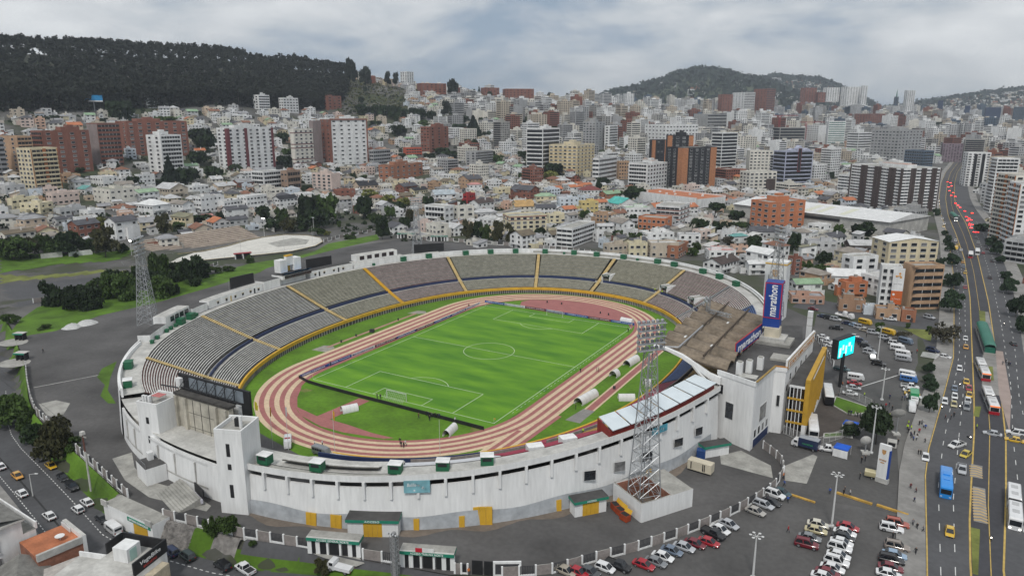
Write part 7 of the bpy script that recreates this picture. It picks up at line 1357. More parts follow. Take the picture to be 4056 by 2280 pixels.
for d,x,y,a in CELLS:
 if d>1000: continue
 z=ground(x,y)
 for k in range(3):
  x2,y2=x+rsF.uniform(-8,8),y+rsF.uniform(-8,8); z2=ground(x2,y2); w_,d_,h=rsF.uniform(4,7),rsF.uniform(4,8),rsF.choice((2.8,3.1,5.4))
  if okspot(x2,y2,3.2,z2+h,True): OBST.append((x2,y2,3,z2,h)); FILL.append(('H',x2,y2,z2-.4,w_,d_,h,ga+R(rsF.uniform(-6,6))-(.25 if a>-.5 else 0),rsF.choice(WCOL),1,rsF.choice(('flat','flat','shed','gable')),rsF.choice(('pale','grey','brownish','slate','palegrey'))))
 L=rsF.uniform(4,8); f=ga+(math.pi/2 if rsF.random()<.5 else 0)
 if okspot(x+6,y+5,1,z+2.5,False): GW.obox((x+6,y+5),(math.cos(f),math.sin(f)),L,.14,z-1.5,z+2.3,rsF.choice((WHITE,CONCL,CONC,wallm('creamwhite'))))
o=obj('garden_walls',GW.mesh('garden_walls'),stuff=True); tag(o,'pale garden walls dividing the plots of the city','walls')
def addx(dst,src,x,y,z,ph):
 c,s=math.cos(ph),math.sin(ph); i=len(dst.v); dst.v+=[(x+c*a-s*b,y+s*a+c*b,z+k) for a,b,k in src.v]; dst.f+=[tuple(q+i for q in f) for f in src.f]; mp=[dst.mi(m) for m in src.mats]; dst.m+=[mp[k] for k in src.m]
def fquad(mb,G,a,b,z0,z1,m):
 (ox,oy),(ux,uy),L,ang=G; nx,ny=uy*.05,-ux*.05; mb.face([(ox+ux*a+nx,oy+uy*a+ny,z0),(ox+ux*b+nx,oy+uy*b+ny,z0),(ox+ux*b+nx,oy+uy*b+ny,z1),(ox+ux*a+nx,oy+uy*a+ny,z1)],m)
def simpleblock(dst,x,y,z,w_,d_,h,ph,wc,fl,rs,cells=False):
 mb=MB(); wm=wallm(wc); mb.box(-w_/2,w_/2,-d_/2,d_/2,0,h,wm,roofm(rs.choice(('pale','grey','brownish','palegrey'))),bot=False); mb.box(-w_*.2,w_*.15,-d_*.15,d_*.2,h,h+rs.uniform(2,4),wm,CONC,bot=False)
 F=faces(w_,d_); fh=(h-2)/fl
 for fn in 'SEW':
  st=rs.random(); G=F[fn]; L=G[2]
  if st<.12: continue
  n=max(2,int(L/4))
  for k in range(fl):
   z0=2+fh*(k+.3); z1=2+fh*(k+.78)
   if st<.55: fquad(mb,G,L*.06,L*.94,z0,z1,GLASS)
   else:
    for c in range(n): fquad(mb,G,L*(c+.22)/n,L*(c+.74)/n,z0,z1,GLASS)
 addx(dst,mb,x,y,z,ph)
for f in FILL:
 rs=random.Random(int(f[1]*7+f[2]))
 if f[0]=='A': simpleblock(JA,*f[1:10],rs)
 else:
  k,x,y,z,w_,d_,h,ph,wc,fl,rt,rc=f; wall,roof,wins=house_geo(None,x,y,z,w_,d_,h,ph,wallm(wc),rt,roofm(rc),fl,rs); addx(JH,wall,x,y,z,ph); addx(JH,roof,x,y,z,ph); wn=MB()
  for fn,G,s,zz,ww,hh in wins: fquad(wn,G,s-ww/2,s+ww/2,zz-hh/2,zz+hh/2,GLASS)
  if wn.v: addx(JH,wn,x,y,z,ph)
o=obj('distant_houses',JH.mesh('distant_houses'),stuff=True); tag(o,'mass of small pale houses climbing the far hillside','houses')
# far city carpet
FAR=MB(); rsC=random.Random(5); nfar=0
for i in range(5200):
 a=rsC.uniform(-.66,.30); d=1500+(rsC.random()**1.35)*3000; x,y=CX+d*math.sin(a),CY+d*math.cos(a)
 if 118<x<185 and y<1300: continue
 z=ground(x,y) if d<2600 else 62+max(0,(d-2600)*.004)
 dens=.25+.75*_sm((a+.62)/.35)
 if rsC.random()>dens: continue
 big=rsC.random()<(.34 if a>-.3 else .12); fl=rsC.randint(7,15) if big else rsC.randint(2,6); h=fl*3+2; w_,d_=rsC.uniform(12,24),rsC.uniform(12,24)
 if d<2600 and not okspot(x,y,max(w_,d_)*.5,z+h,False): continue
 if d>2600:
  e=(z+h-83)/d
  if e>.012: continue
 wc=rsC.choice(['white','white','white','creamwhite','creamwhite','palegrey','pale' if False else 'beige','brick','creamwhite','midgrey','palegrey','white','steelblue','concrete','white']); simpleblock(FAR,x,y,z-3,w_,d_,h+3,ga-.3+R(rsC.uniform(-20,20)),wc,fl,rsC); nfar+=1
if JA.v:
 i=len(FAR.v); addx(FAR,JA,0,0,0,0)
o=obj('distant_city',FAR.mesh('distant_city'),stuff=True); tag(o,'dense carpet of distant pale city blocks running to the far hills','city')
print('FILL houses',nh,'apts',na,'merged',len(FILL),'far',nfar)
# ---------------------------------------------------------------- trees: trunk with limbs, crown of leaf clumps in ragged lobes
def leafmat(key,c,var=.6):
 if key in MATS: return MATS[key]
 m=bpy.data.materials.new(key); m.use_nodes=True; t=m.node_tree; L=t.links; b=t.nodes['Principled BSDF']; b.inputs['Roughness'].default_value=.8; b.inputs['Specular IOR Level'].default_value=.25
 g=t.nodes.new('ShaderNodeTexCoord'); n=t.nodes.new('ShaderNodeTexNoise'); n.inputs['Scale'].default_value=1.6; n.inputs['Detail'].default_value=4; L.new(g.outputs['Object'],n.inputs[0]); oi=t.nodes.new('ShaderNodeObjectInfo')
 a=t.nodes.new('ShaderNodeMath'); a.operation='MULTIPLY_ADD'; a.inputs[1].default_value=.35; L.new(oi.outputs['Random'],a.inputs[0]); L.new(n.outputs[0],a.inputs[2])
 mr=t.nodes.new('ShaderNodeMapRange'); mr.inputs[1].default_value=.35; mr.inputs[2].default_value=1.0; mr.inputs[3].default_value=1-var*.7; mr.inputs[4].default_value=1+var; L.new(a.outputs[0],mr.inputs[0])
 v=t.nodes.new('ShaderNodeVectorMath'); v.operation='SCALE'; v.inputs[0].default_value=c; L.new(mr.outputs[0],v.inputs['Scale']); L.new(v.outputs[0],b.inputs['Base Color']); MATS[key]=m; return m
LEAF=dict(b=leafmat('leaf_green',(.042,.072,.016)),d=leafmat('leaf_dark',(.020,.036,.012)),o=leafmat('leaf_olive',(.050,.050,.020)),y=leafmat('leaf_yellow',(.13,.14,.035)),c=leafmat('leaf_conifer',(.016,.030,.015)),p=leafmat('leaf_palm',(.035,.055,.02)),v=leafmat('leaf_street',(.030,.052,.026)),k=leafmat('leaf_deep',(.022,.036,.015)),x=leafmat('leaf_sparse',(.06,.055,.035)),e=leafmat('leaf_eucalypt',(.020,.028,.018)),w=leafmat('leaf_wispy',(.085,.088,.07)))
BARK=mat('bark',(.075,.058,.045),.95,.4,1.5); BARKP=mat('bark_pale',(.24,.22,.19),.9,.4,.8)
def leaves(pts,size,rs,m,name,flat=0.35):
 n=len(pts); u=rs.normal(size=(n,3)); u/=np.linalg.norm(u,axis=1)[:,None]; w=rs.normal(size=(n,3)); w-=u*np.sum(u*w,1)[:,None]; w/=np.linalg.norm(w,axis=1)[:,None]
 s=size*rs.uniform(.6,1.3,size=(n,1)); a=pts-u*s-w*s*.7;b=pts+u*s-w*s*.7;c=pts+u*s*.8+w*s*.7+rs.normal(size=(n,3))*size*.3;d=pts-u*s*.8+w*s*.7
 V=np.stack([a,b,c,d],1).reshape(-1,3); me=bpy.data.meshes.new(name); me.vertices.add(4*n); me.vertices.foreach_set('co',V.ravel()); me.loops.add(4*n); me.loops.foreach_set('vertex_index',np.arange(4*n)); me.polygons.add(n); me.polygons.foreach_set('loop_start',np.arange(0,4*n,4)); me.polygons.foreach_set('loop_total',np.full(n,4)); me.materials.append(m); me.update(calc_edges=True); return me
def crownpts(kind,n,rs):
 if kind=='c': # cone
  z=rs.uniform(0,1,n)**1.4; r=(1-z)*rs.uniform(.75,1.05,n)*(.8+.2*np.sin(z*34)); a=rs.uniform(0,2*np.pi,n); return np.stack([r*np.cos(a),r*np.sin(a),z],1)
 if kind=='p':
  P=[]
  for i in range(13):
   a=2*np.pi*i/13+rs.uniform(-.2,.2); el=rs.uniform(.0,.8)
   for s in np.linspace(.1,1,n//13): P.append((s*np.cos(a),s*np.sin(a),.62+el*s*.45-s*s*.55))
  return np.array(P)+rs.normal(size=(len(P),3))*.03
 nl={'b':15,'d':16,'o':13,'y':12,'v':13,'k':20,'x':16,'e':10,'w':12,'u':9,'m':11,'h':18,'H':18}[kind]; P=[]
 for i in range(nl):
  a=rs.uniform(0,2*np.pi)
  if kind=='e': zc=.28+.62*i/nl; rc=rs.uniform(.1,.6)*(1-.4*abs(zc-.6)); rl=rs.uniform(.22,.40)
  elif kind=='m': zc=rs.uniform(.66,.82); rc=rs.uniform(.0,.72); rl=rs.uniform(.22,.36)
  elif kind=='k': zc=rs.uniform(.2,.8); rc=.58*math.sqrt(max(0,1-(2*zc-1)**2))*rs.uniform(.6,1.1); rl=rs.uniform(.30,.44)
  elif kind in 'hH': zc=rs.uniform(.08,.80); rc=.62*math.sqrt(max(0,1-(1.4*(zc-.4))**2))*rs.uniform(.3,1.1); rl=rs.uniform(.26,.42)
  else: zc=rs.uniform(.16,.80); rc=.66*math.sqrt(max(0,1-(1.5*(zc-.5))**2))*rs.uniform(.35,1.1); rl=rs.uniform(.24,.42)
  m=n//nl; q=rs.normal(size=(m,3)); q/=np.linalg.norm(q,axis=1)[:,None]; q[:,2]=np.where(q[:,2]<-.35,-q[:,2]*.6,q[:,2]); rr=rl*rs.uniform(.62,1.12,(m,1))
  P.append(np.array([rc*np.cos(a),rc*np.sin(a),zc])+q*rr*np.array([1,1,.62]))
 return np.concatenate(P)
CROWN={};TRUNK={}
def crown_mesh(kind,var,hi):
 k=(kind,var,hi)
 if k not in CROWN:
  rs=np.random.RandomState(hash(kind)%1000 if False else ord(kind)*31+var*7); n=(2600 if hi else 800);
  if kind in('x',): n=int(n*.28)
  if kind=='w': n=int(n*.5)
  if kind=='p': n=n//2
  CROWN[k]=leaves(crownpts(kind,n,rs),(.062 if hi else .11)*(1.25 if kind in 'dkcvhH' else 1.0),rs,LEAF[{'u':'b','m':'d','h':'d','H':'b'}.get(kind,kind)],'crown')
 return CROWN[k]
def trunk_mesh(kind,var):
 k=('e' if kind in 'ew' else 'x' if kind=='x' else 'n' if kind not in 'cp' else kind,var)
 if k not in TRUNK:
  rs=random.Random(var*5+ord(k[0])); mb=MB(); m=BARKP if k[0]=='e' else BARK
  if k[0] in 'cp': mb.tube((0,0,0),(0,0,.95 if k[0]=='c' else .8),.03,m,.012 if k[0]=='c' else .022,6)
  else:
   mb.tube((0,0,0),(rs.uniform(-.02,.02),0,.42),.035,m,.024,7)
   for i in range(7 if k[0]!='x' else 12): a=rs.uniform(0,6.28); z=rs.uniform(.30,.45); r=rs.uniform(.16,.34); e=(r*math.cos(a),r*math.sin(a),z+rs.uniform(.2,.45)); mb.tube((0,0,z),e,.016,m,.005,5); mb.tube(e,(e[0]*1.25,e[1]*1.25,e[2]+.1),.006,m,.002,4)
  TRUNK[k]=mb.mesh('trunk')
 return TRUNK[k]
TNAME=dict(b='broadleaf_tree',d='dark_tree',o='olive_tree',y='yellow_tree',c='conifer',p='palm_tree',u='bush',h='tall_bush',H='tall_bush',v='street_tree',k='round_tree',x='bare_tree',e='eucalyptus_tree',m='umbrella_tree',w='pale_tree')
TDESC=dict(b='mid green broadleaf tree',d='dark green dense tree',o='olive brown tree',y='yellow green tree',c='dark pointed conifer',p='shaggy palm tree',u='low green bush',h='tall dense dark bush',H='tall bright green bush',v='bluish green street tree',k='big dark round tree',x='sparse half bare tree',e='tall thin eucalyptus',m='umbrella shaped dark tree',w='pale wispy tree')
for x,y,h,cw,kd in TREES:
 z=ground(x,y)-.1; i=len(LABELQ); d=cdist(x,y); t=thing(TNAME[kd],'x','bush' if kd in 'uhH' else 'tree',(x,y,z),random.uniform(0,6.28),'trees and bushes around the stadium'); var=i%3; hi=d<520
 c=obj('crown',crown_mesh(kd,var,hi),t); z0=0 if kd in 'uchH' else (.07 if kd in 'bdovy' else .02 if kd=='k' else .1)*h
 c.location.z=z0; c.scale=(cw/2/.93,cw/2/.93,(h-z0)/1.02)
 if kd=='k': c.location.z=.22*h; c.scale.z=h*.80
 if kd not in 'uhH': q=obj('trunk',trunk_mesh(kd,var),t); q.scale=(cw*.55,cw*.55,h*.95) if kd not in 'ec' else (h*.5,h*.5,h)
 LABELQ.append((t,TDESC[kd],x,y))
rsT=random.Random(23); nt_=0
for d,x,y,a in [(cdist(CX+dd*math.sin(aa),CY+dd*math.cos(aa)),CX+dd*math.sin(aa),CY+dd*math.cos(aa),aa) for aa,dd in [(rsT.uniform(-1.16,.12),rsT.uniform(470,1350)) for _ in range(1500)]]:
 if nt_>=78: break
 if d<_lin(DMIN,a)+4 or d>_lin(FBASE,a) or (120<x<182): continue
 h=rsT.uniform(6,12); cw=h*rsT.uniform(.6,.85); z=ground(x,y)
 if not okspot(x,y,cw*.3,z+h,True): continue
 nt_+=1; OBST.append((x,y,cw*.4,z,h)); kd=rsT.choice('dddbbovd'); t=thing(TNAME[kd],'x','tree',(x,y,z-.2),rsT.uniform(0,6.28),'trees among the houses'); c=obj('crown',crown_mesh(kd,nt_%3,False),t,(0,0,.16*h)); c.scale=(cw/1.86,cw/1.86,.82*h); q=obj('trunk',trunk_mesh(kd,nt_%3),t); q.scale=(cw*.55,cw*.55,h*.95); LABELQ.append((t,TDESC[kd],x,y))
# garden greenery between the houses, too many to count
pts=[];rsG=np.random.RandomState(4)
for i in range(5200):
 a=rsT.uniform(-1.18,.16); d=470+rsT.random()**.8*1200; x,y=CX+d*math.sin(a),CY+d*math.cos(a)
 if d<_lin(DMIN,a)+2 or d>_lin(FBASE,a)+20 or 120<x<182: continue
 z=ground(x,y)
 if not okspot(x,y,1.5,z+4,False): continue
 r=rsT.uniform(1.5,3.6); n=22; q=rsG.normal(size=(n,3)); q/=np.linalg.norm(q,axis=1)[:,None]; q[:,2]=np.abs(q[:,2]); pts.append(np.array([x,y,z])+q*r*rsG.uniform(.6,1.1,(n,1))*np.array([1,1,1.1]))
o=obj('garden_greenery',leaves(np.concatenate(pts),.85,rsG,LEAF['d'],'garden_greenery'),stuff=True); tag(o,'dark garden greenery filling gaps between the houses','greenery')
# meadow slope beside the forest
# eucalyptus forest on the ridge
def forest():
 rs=np.random.RandomState(9); P=[];T=[];mbT=MB()
 tries=0
 while len(T)<4600 and tries<40000:
  tries+=1; a=rs.uniform(-1.34,-.738); d0=_lin(FBASE,a)
  if d0>1320: d0=1300
  d=d0+4+(rs.rand()**1.5)*(470 if a<-.86 else 300)
  x,y=CX+d*math.sin(a),CY+d*math.cos(a)
  z=ground(x,y); h=rs.uniform(20,29)*(1 if a<-.78 else .85); T.append(1)
  edge=d-d0<70
  n=40 if not edge else 60; top=rs.rand()<.75
  q=rs.normal(size=(n,3)); q/=np.linalg.norm(q,axis=1)[:,None]; rad=rs.uniform(3.0,4.6)
  lob=rs.normal(size=(n,3))*np.array([.5,.5,.9]); P.append(np.array([x,y,z+h*(.84 if top else .72)])+q*np.array([rad,rad,h*(.13 if top else .25)])*rs.uniform(.6,1.05,(n,1))+np.array([0,0,1])*lob[:,2:3])
  if edge: m=30; P.append(np.array([x,y,z])+np.stack([rs.normal(size=m)*1.8,rs.normal(size=m)*1.8,rs.uniform(.1,.75,m)*h],1))
  if d-d0<150: mbT.tube((x,y,z-1),(x+rs.normal()*.8,y,z+h*.85),.32,BARKP if rs.rand()<.12 else BARK,.14,4,False)
 o=obj('forest',leaves(np.concatenate(P),1.45,rs,leafmat('leaf_forest',(.014,.017,.011),.7),'forest'),stuff=True); tag(o,'dark eucalyptus forest covering the ridge','forest'); o2=obj('forest_trunks',mbT.mesh('forest_trunks'),stuff=True); tag(o2,'pale thin trunks along the forest edge','forest')
forest()
def meadow():
 rs=np.random.RandomState(3); P=[]
 for i in range(2600):
  a=rs.uniform(-.755,-.64); d=rs.uniform(1190,1450); x,y=CX+d*math.sin(a),CY+d*math.cos(a); P.append((x,y,ground(x,y)+.6))
 o=obj('meadow_scrub',leaves(np.array(P)+rs.normal(size=(len(P),3))*np.array([2,2,.5]),1.5,rs,leafmat('leaf_scrub',(.075,.080,.028),.6),'meadow_scrub'),stuff=True); tag(o,'rough green scrub on the slope beside the forest','scrub')
meadow()
# ---------------------------------------------------------------- far wooded hills
HS=.83
def hill(name,spec,lab,col,seed,tree=True,houses=0):
 """spec: list of (azimuth, ridge height above camera as tangent), distance, depth"""
 prof,dist,depth,base=spec; rs=np.random.RandomState(seed); na,nd=90,16; a0,a1=prof[0][0],prof[-1][0]; V=[];F=[]
 for i in range(na+1):
  a=a0+(a1-a0)*i/na; top=83+_lin(prof,a)*dist*HS-12
  for j in range(nd+1):
   s=j/nd; d=dist-depth+2*depth*s; k=math.sin(math.pi*s)**.9; bump=1-.05*(1-math.sin(a*90+s*7))*(k<.97)-.03*(1-math.sin(a*210+s*19))*(k<.97)
   V.append((CX+d*math.sin(a),CY+d*math.cos(a),base+(top-base)*k*bump))
 for i in range(na):
  for j in range(nd): q=i*(nd+1)+j; F.append((q,q+nd+1,q+nd+2,q+1))
 me=bpy.data.meshes.new(name); me.from_pydata(V,[],F); me.polygons.foreach_set('use_smooth',[True]*len(F)); me.materials.append(col); me.update(); o=struct(name,me)
 if tree:
  P=[]
  for i in range(3400):
   a=rs.uniform(a0,a1); top=83+_lin(prof,a)*dist*HS-12; s=rs.choice([rs.uniform(.36,.5),rs.uniform(.1,.5),.47+rs.normal()*.02],p=[.45,.25,.3]); k=math.sin(math.pi*min(max(s,0),1))**.9; d=dist-depth+2*depth*s; x,y,z=CX+d*math.sin(a),CY+d*math.cos(a),base+(top-base)*k
   q=rs.normal(size=(5,3))*np.array([11,11,8]); P.append(np.array([x,y,z+9])+q)
  w=obj('hill_woods',leaves(np.concatenate(P),8,rs,leafmat('leaf_hill',(.030,.045,.030),.5),'hill_woods'),stuff=True); tag(w,'dark woods on the '+lab,'woods')
 if houses:
  mb=MB(); r2=random.Random(seed)
  for i in range(houses):
   a=r2.uniform(a0,a1); top=83+_lin(prof,a)*dist*HS-12; s=r2.uniform(.05,.47); k=math.sin(math.pi*s)**.9; d=dist-depth+2*depth*s; x,y,z=CX+d*math.sin(a),CY+d*math.cos(a),base+(top-base)*k; w_=r2.uniform(9,26); h=r2.uniform(6,16); m=wallm(r2.choice(['white','creamwhite','beige','palegrey','orangebrick','white'])); mb.box(x-w_/2,x+w_/2,y-w_/2,y+w_/2,z-12,z+h,m,roofm('pale')); mb.box(x-w_*.4,x+w_*.4,y-w_/2-.2,y-w_/2,z+h*.35,z+h*.6,GLASS)
  w=obj('hillside_houses',mb.mesh('hillside_houses'),stuff=True); tag(w,'pale houses scattered over the '+lab,'houses')
def az(u): return YAW+math.atan((u*4056/2576-2028)/2863/math.cos(PIT)*1.0) if False else YAW+math.atan((u*4056/2576-2028)/2863)
def pf(L): return [(az(u),(284-v)*4056/2576/2863) for u,v in L]
HILLM=mat('hill_grass',(.075,.095,.04),.95,.55,.004,fine=.03); HILLM2=mat('hill_scrub',(.11,.11,.075),.95,.5,.003,fine=.02)
hill('green_hill',(pf([(1460,262),(1530,228),(1600,214),(1650,197),(1690,178),(1730,169),(1770,167),(1800,174),(1840,188),(1880,196),(1930,214),(1990,240),(2060,272)]),3900,1100,40),'nearer green hill beyond the city',HILLM,1,True,60)
hill('brown_hill',(pf([(1780,262),(1840,215),(1885,196),(1925,185),(1950,190),(1985,193),(2030,196),(2080,216),(2130,245),(2180,268)]),5200,1200,40),'farther houses dotted hill',HILLM2,2,True,420)
hill('right_hill',(pf([(2130,282),(2230,268),(2300,256),(2370,247),(2430,238),(2490,232),(2560,226),(2640,214),(2760,200),(2900,196)]),5600,1600,40),'long built over hill at the right end',HILLM2,4,True,1400)
# ---------------------------------------------------------------- vehicles
PAINT=dict(white=(.70,.70,.70),silver=(.42,.43,.45),grey=(.20,.21,.22),darkgrey=(.07,.075,.08),black=(.012,.012,.014),red=(.36,.015,.025),darkred=(.16,.012,.022),salmonred=(.38,.09,.06),beige=(.36,.32,.26),beigesilver=(.38,.36,.33),cream=(.50,.44,.26),creamwhite=(.60,.57,.48),bluegrey=(.14,.18,.24),greyblue=(.17,.23,.32),lightblue=(.26,.36,.48),navy=(.015,.025,.07),darkteal=(.02,.06,.075),teal=(.05,.10,.11),taupe=(.26,.22,.19),yellow=(.62,.38,.02),orange=(.58,.27,.03),yellowgreen=(.55,.42,.04),skyblue=(.02,.24,.66),darkgreen=(.03,.045,.04),green=(.02,.28,.10),tealwhite=(.62,.68,.68),whitered=(.66,.66,.65),bluewhite=(.08,.22,.55),redfront=(.68,.67,.66),blackwhite=(.70,.70,.70),whiteamb=(.70,.70,.70),taxi=(.60,.38,.03))
CNAME=dict(darkgrey='dark grey',darkred='dark red',salmonred='salmon red',beigesilver='beige silver',creamwhite='off white',bluegrey='blue grey',greyblue='greyish blue',lightblue='light blue',darkteal='dark teal',yellowgreen='yellow and green',skyblue='sky blue',darkgreen='dark green',tealwhite='white and teal',whitered='white and red',bluewhite='blue and white',redfront='white with red front',blackwhite='black and white',whiteamb='white ambulance')
CGL=mat('car_glass',(.015,.018,.022),.08,.3,1,spec=.7); TYRE=mat('tyre',(.015,.015,.015),.9,.2,3); RIM=mat('wheel_rim',(.28,.28,.29),.4,.2,3,metal=.5); HEADL=mat('headlight',(.65,.66,.66),.15,.1,2); TAILL=mat('taillight',(.28,.01,.01),.3,.1,2); HEADON=mat('headlight_lit',(1,.93,.8),.3,.02,emit=7); TAILON=mat('taillight_lit',(1,.03,.03),.3,.02,emit=5); TRIMB=mat('bumper_black',(.03,.03,.03),.7,.2,2)
def paint(c): return mat('paint_'+c,PAINT[c],.32,.10,.7,coat=.5)
def loft(mb,st,m,close=True):
 n=len(st[0]); i0=len(mb.v)
 for s in st: mb.v+=[tuple(p) for p in s]
 k=mb.mi(m)
 for a in range(len(st)-1):
  for j in range(n):
   q=(j+1)%n; mb.f.append((i0+a*n+j,i0+a*n+q,i0+a*n+n+q,i0+a*n+n+j)); mb.m.append(k)
 if close: mb.f.append(tuple(reversed(range(i0,i0+n)))); mb.m.append(k); mb.f.append(tuple(i0+(len(st)-1)*n+j for j in range(n))); mb.m.append(k)
def sec(x,w,z0,z1,r=.12): return [(x,-w+r*.4,z0),(x,-w,z0+.16),(x,-w,z1-r),(x,-w+r*.9,z1),(x,w-r*.9,z1),(x,w,z1-r),(x,w,z0+.16),(x,w-r*.4,z0)][::-1]
WHEEL={}
def wheelmesh(r,wd):
 k=(r,wd)
 if k not in WHEEL:
  mb=MB();
  for y0,y1,rr,m in ((-wd/2,wd/2,r,TYRE),(-wd/2-.012,wd/2+.012,r*.62,RIM)): mb.tube((0,y0,0),(0,y1,0),rr,m,n=12)
  WHEEL[k]=mb.mesh('wheel',True)
 return WHEEL[k]
SPEC=dict(sedan=(4.35,.86,.80,1.43,(-1.75,-1.05,.35,1.25),.90),hatch=(3.9,.85,.84,1.48,(-1.9,-1.55,.35,1.2),.90),wagon=(4.6,.87,.84,1.5,(-2.2,-1.85,.5,1.3),.92),suv=(4.5,.92,1.0,1.78,(-2.2,-1.9,.45,1.15),.95),taxi=(4.3,.86,.80,1.43,(-1.75,-1.05,.35,1.25),.9),pickup=(5.1,.92,1.0,1.75,(-.55,-.35,.95,1.5),.95))
PROTO={}
def carproto(kind,col):
 k=(kind,col)
 if k in PROTO: return PROTO[k]
 t=bpy.data.objects.new({'sedan':'sedan_car','hatch':'hatchback_car','wagon':'estate_car','suv':'suv','taxi':'taxi','pickup':'pickup_truck','jam':'sedan_car','oncoming':'sedan_car'}.get(kind,kind),None); P=paint(col); jam=kind in('jam','oncoming'); kk='sedan' if jam else kind
 L,w,zb,zr,(xr0,xr1,xf1,xf0),wt=SPEC[kk]; h=L/2
 mb=MB(); up=.0
 if kk=='pickup':
  loft(mb,[sec(-h,w-.06,.45,1.0),sec(-h+.1,w,.38,1.02),sec(-.62,w,.36,1.02),sec(.95,w,.36,1.02),sec(1.6,w,.36,1.0),sec(h-.25,w-.04,.38,.93),sec(h,w-.18,.45,.78)],P)
  mb.box(-h+.12,-.68,-w+.1,w-.1,1.021,1.03,TRIMB); mb.box(-h+.02,-h+.1,-w+.06,w-.06,1.02,1.12,P)
  for s in(-1,1): mb.box(-h+.05,-.64,s*w-(.1 if s>0 else 0),s*w+(.1 if s<0 else 0),1.021,1.13,P)
 else: loft(mb,[sec(-h,w-.14,.42,zb-.06),sec(-h+.15,w-.03,.32,zb),sec(-.9,w,.26,zb+.03),sec(.8,w,.26,zb),sec(h-.55,w-.02,.28,zb-.07),sec(h-.12,w-.10,.34,zb-.16),sec(h,w-.24,.42,zb-.26)],P)
 gw,tw=w*.93,w*.76; A=[(xr0,gw,zb-.02),(xr1,tw,zr-.03),(xf1,tw,zr),(xf0,gw,zb-.03)]
 q=lambda i,s:(A[i][0],s*A[i][1],A[i][2])
 mb.face([q(0,-1),q(0,1),q(1,1),q(1,-1)][::-1],P); mb.face([q(1,-1),q(2,-1),q(2,1),q(1,1)],P); mb.face([q(2,-1),q(3,-1),q(3,1),q(2,1)],P)
 mb.face([q(0,-1),q(3,-1),q(2,-1),q(1,-1)],P); mb.face([q(0,1),q(1,1),q(2,1),q(3,1)],P)
 if kk in('suv','wagon'):
  for s in(-1,1): mb.box(xr1+.2,xf1-.2,s*tw*.86-.03,s*tw*.86+.03,zr,zr+.06,TRIMB)
 if kind=='taxi' : mb.box(-.15,.12,-.35,.35,zr,zr+.15,mat('taxi_sign',(.65,.55,.2),.4,.1))
 obj('body',mb.mesh('body',True,28),t)
 def ins(a,b,c,d,f=.12,off=.012):
  V=[Vector(p) for p in(a,b,c,d)]; ce=sum(V,Vector())/4; n=(V[1]-V[0]).cross(V[3]-V[0]).normalized(); return [tuple(p+(ce-p)*f+n*off) for p in V]
 mb=MB(); mb.face(ins(q(2,-1),q(3,-1),q(3,1),q(2,1)),CGL); obj('windscreen',mb.mesh('windscreen'),t)
 mb=MB(); mb.face(ins(q(1,1),q(0,1),q(0,-1),q(1,-1)),CGL); obj('rear_window',mb.mesh('rear_window'),t)
 for s in(-1,1):
  a,b,c,d=q(0,s),q(3,s),q(2,s),q(1,s); mid0=tuple((Vector(a)+(Vector(b)-Vector(a))*.50)); mid1=tuple((Vector(d)+(Vector(c)-Vector(d))*.50)); mb=MB()
  for w4 in ((a,mid0,mid1,d),(mid0,b,c,mid1)): mb.face(ins(*(w4 if s<0 else w4[::-1]),f=.16,off=.012),CGL)
  obj('side_window',mb.mesh('side_window'),t)
 if not jam:
  r=.31 if kk not in('suv','pickup') else .38
  for x in(-h+.85,h-.82):
   for s in(-1,1): obj('wheel',wheelmesh(r,.22),t,(x,s*(w-.10),r))
 for s in(-1,1):
  mb=MB(); mb.box(h-.22,h-.03,s*(w-.42)-.16,s*(w-.42)+.16,zb-.32,zb-.19,HEADON if kind=='oncoming' else HEADL); obj('headlight',mb.mesh('headlight'),t)
  mb=MB(); e=.32 if kind=='jam' else .15; mb.box(-h-.015,-h+.1,s*(w-.34)-e,s*(w-.34)+e,zb-.30,zb-.10+(.2 if kind=='jam' else 0),TAILON if kind=='jam' else TAILL); obj('taillight',mb.mesh('taillight'),t)
 if not jam: mb=MB(); mb.box(h-.10,h+.02,-w+.30,w-.30,.42,.55,TRIMB); mb.box(-h-.02,-h+.1,-w+.25,w-.25,.42,.52,TRIMB); obj('bumper',mb.mesh('bumper'),t)
 PROTO[k]=t; return t
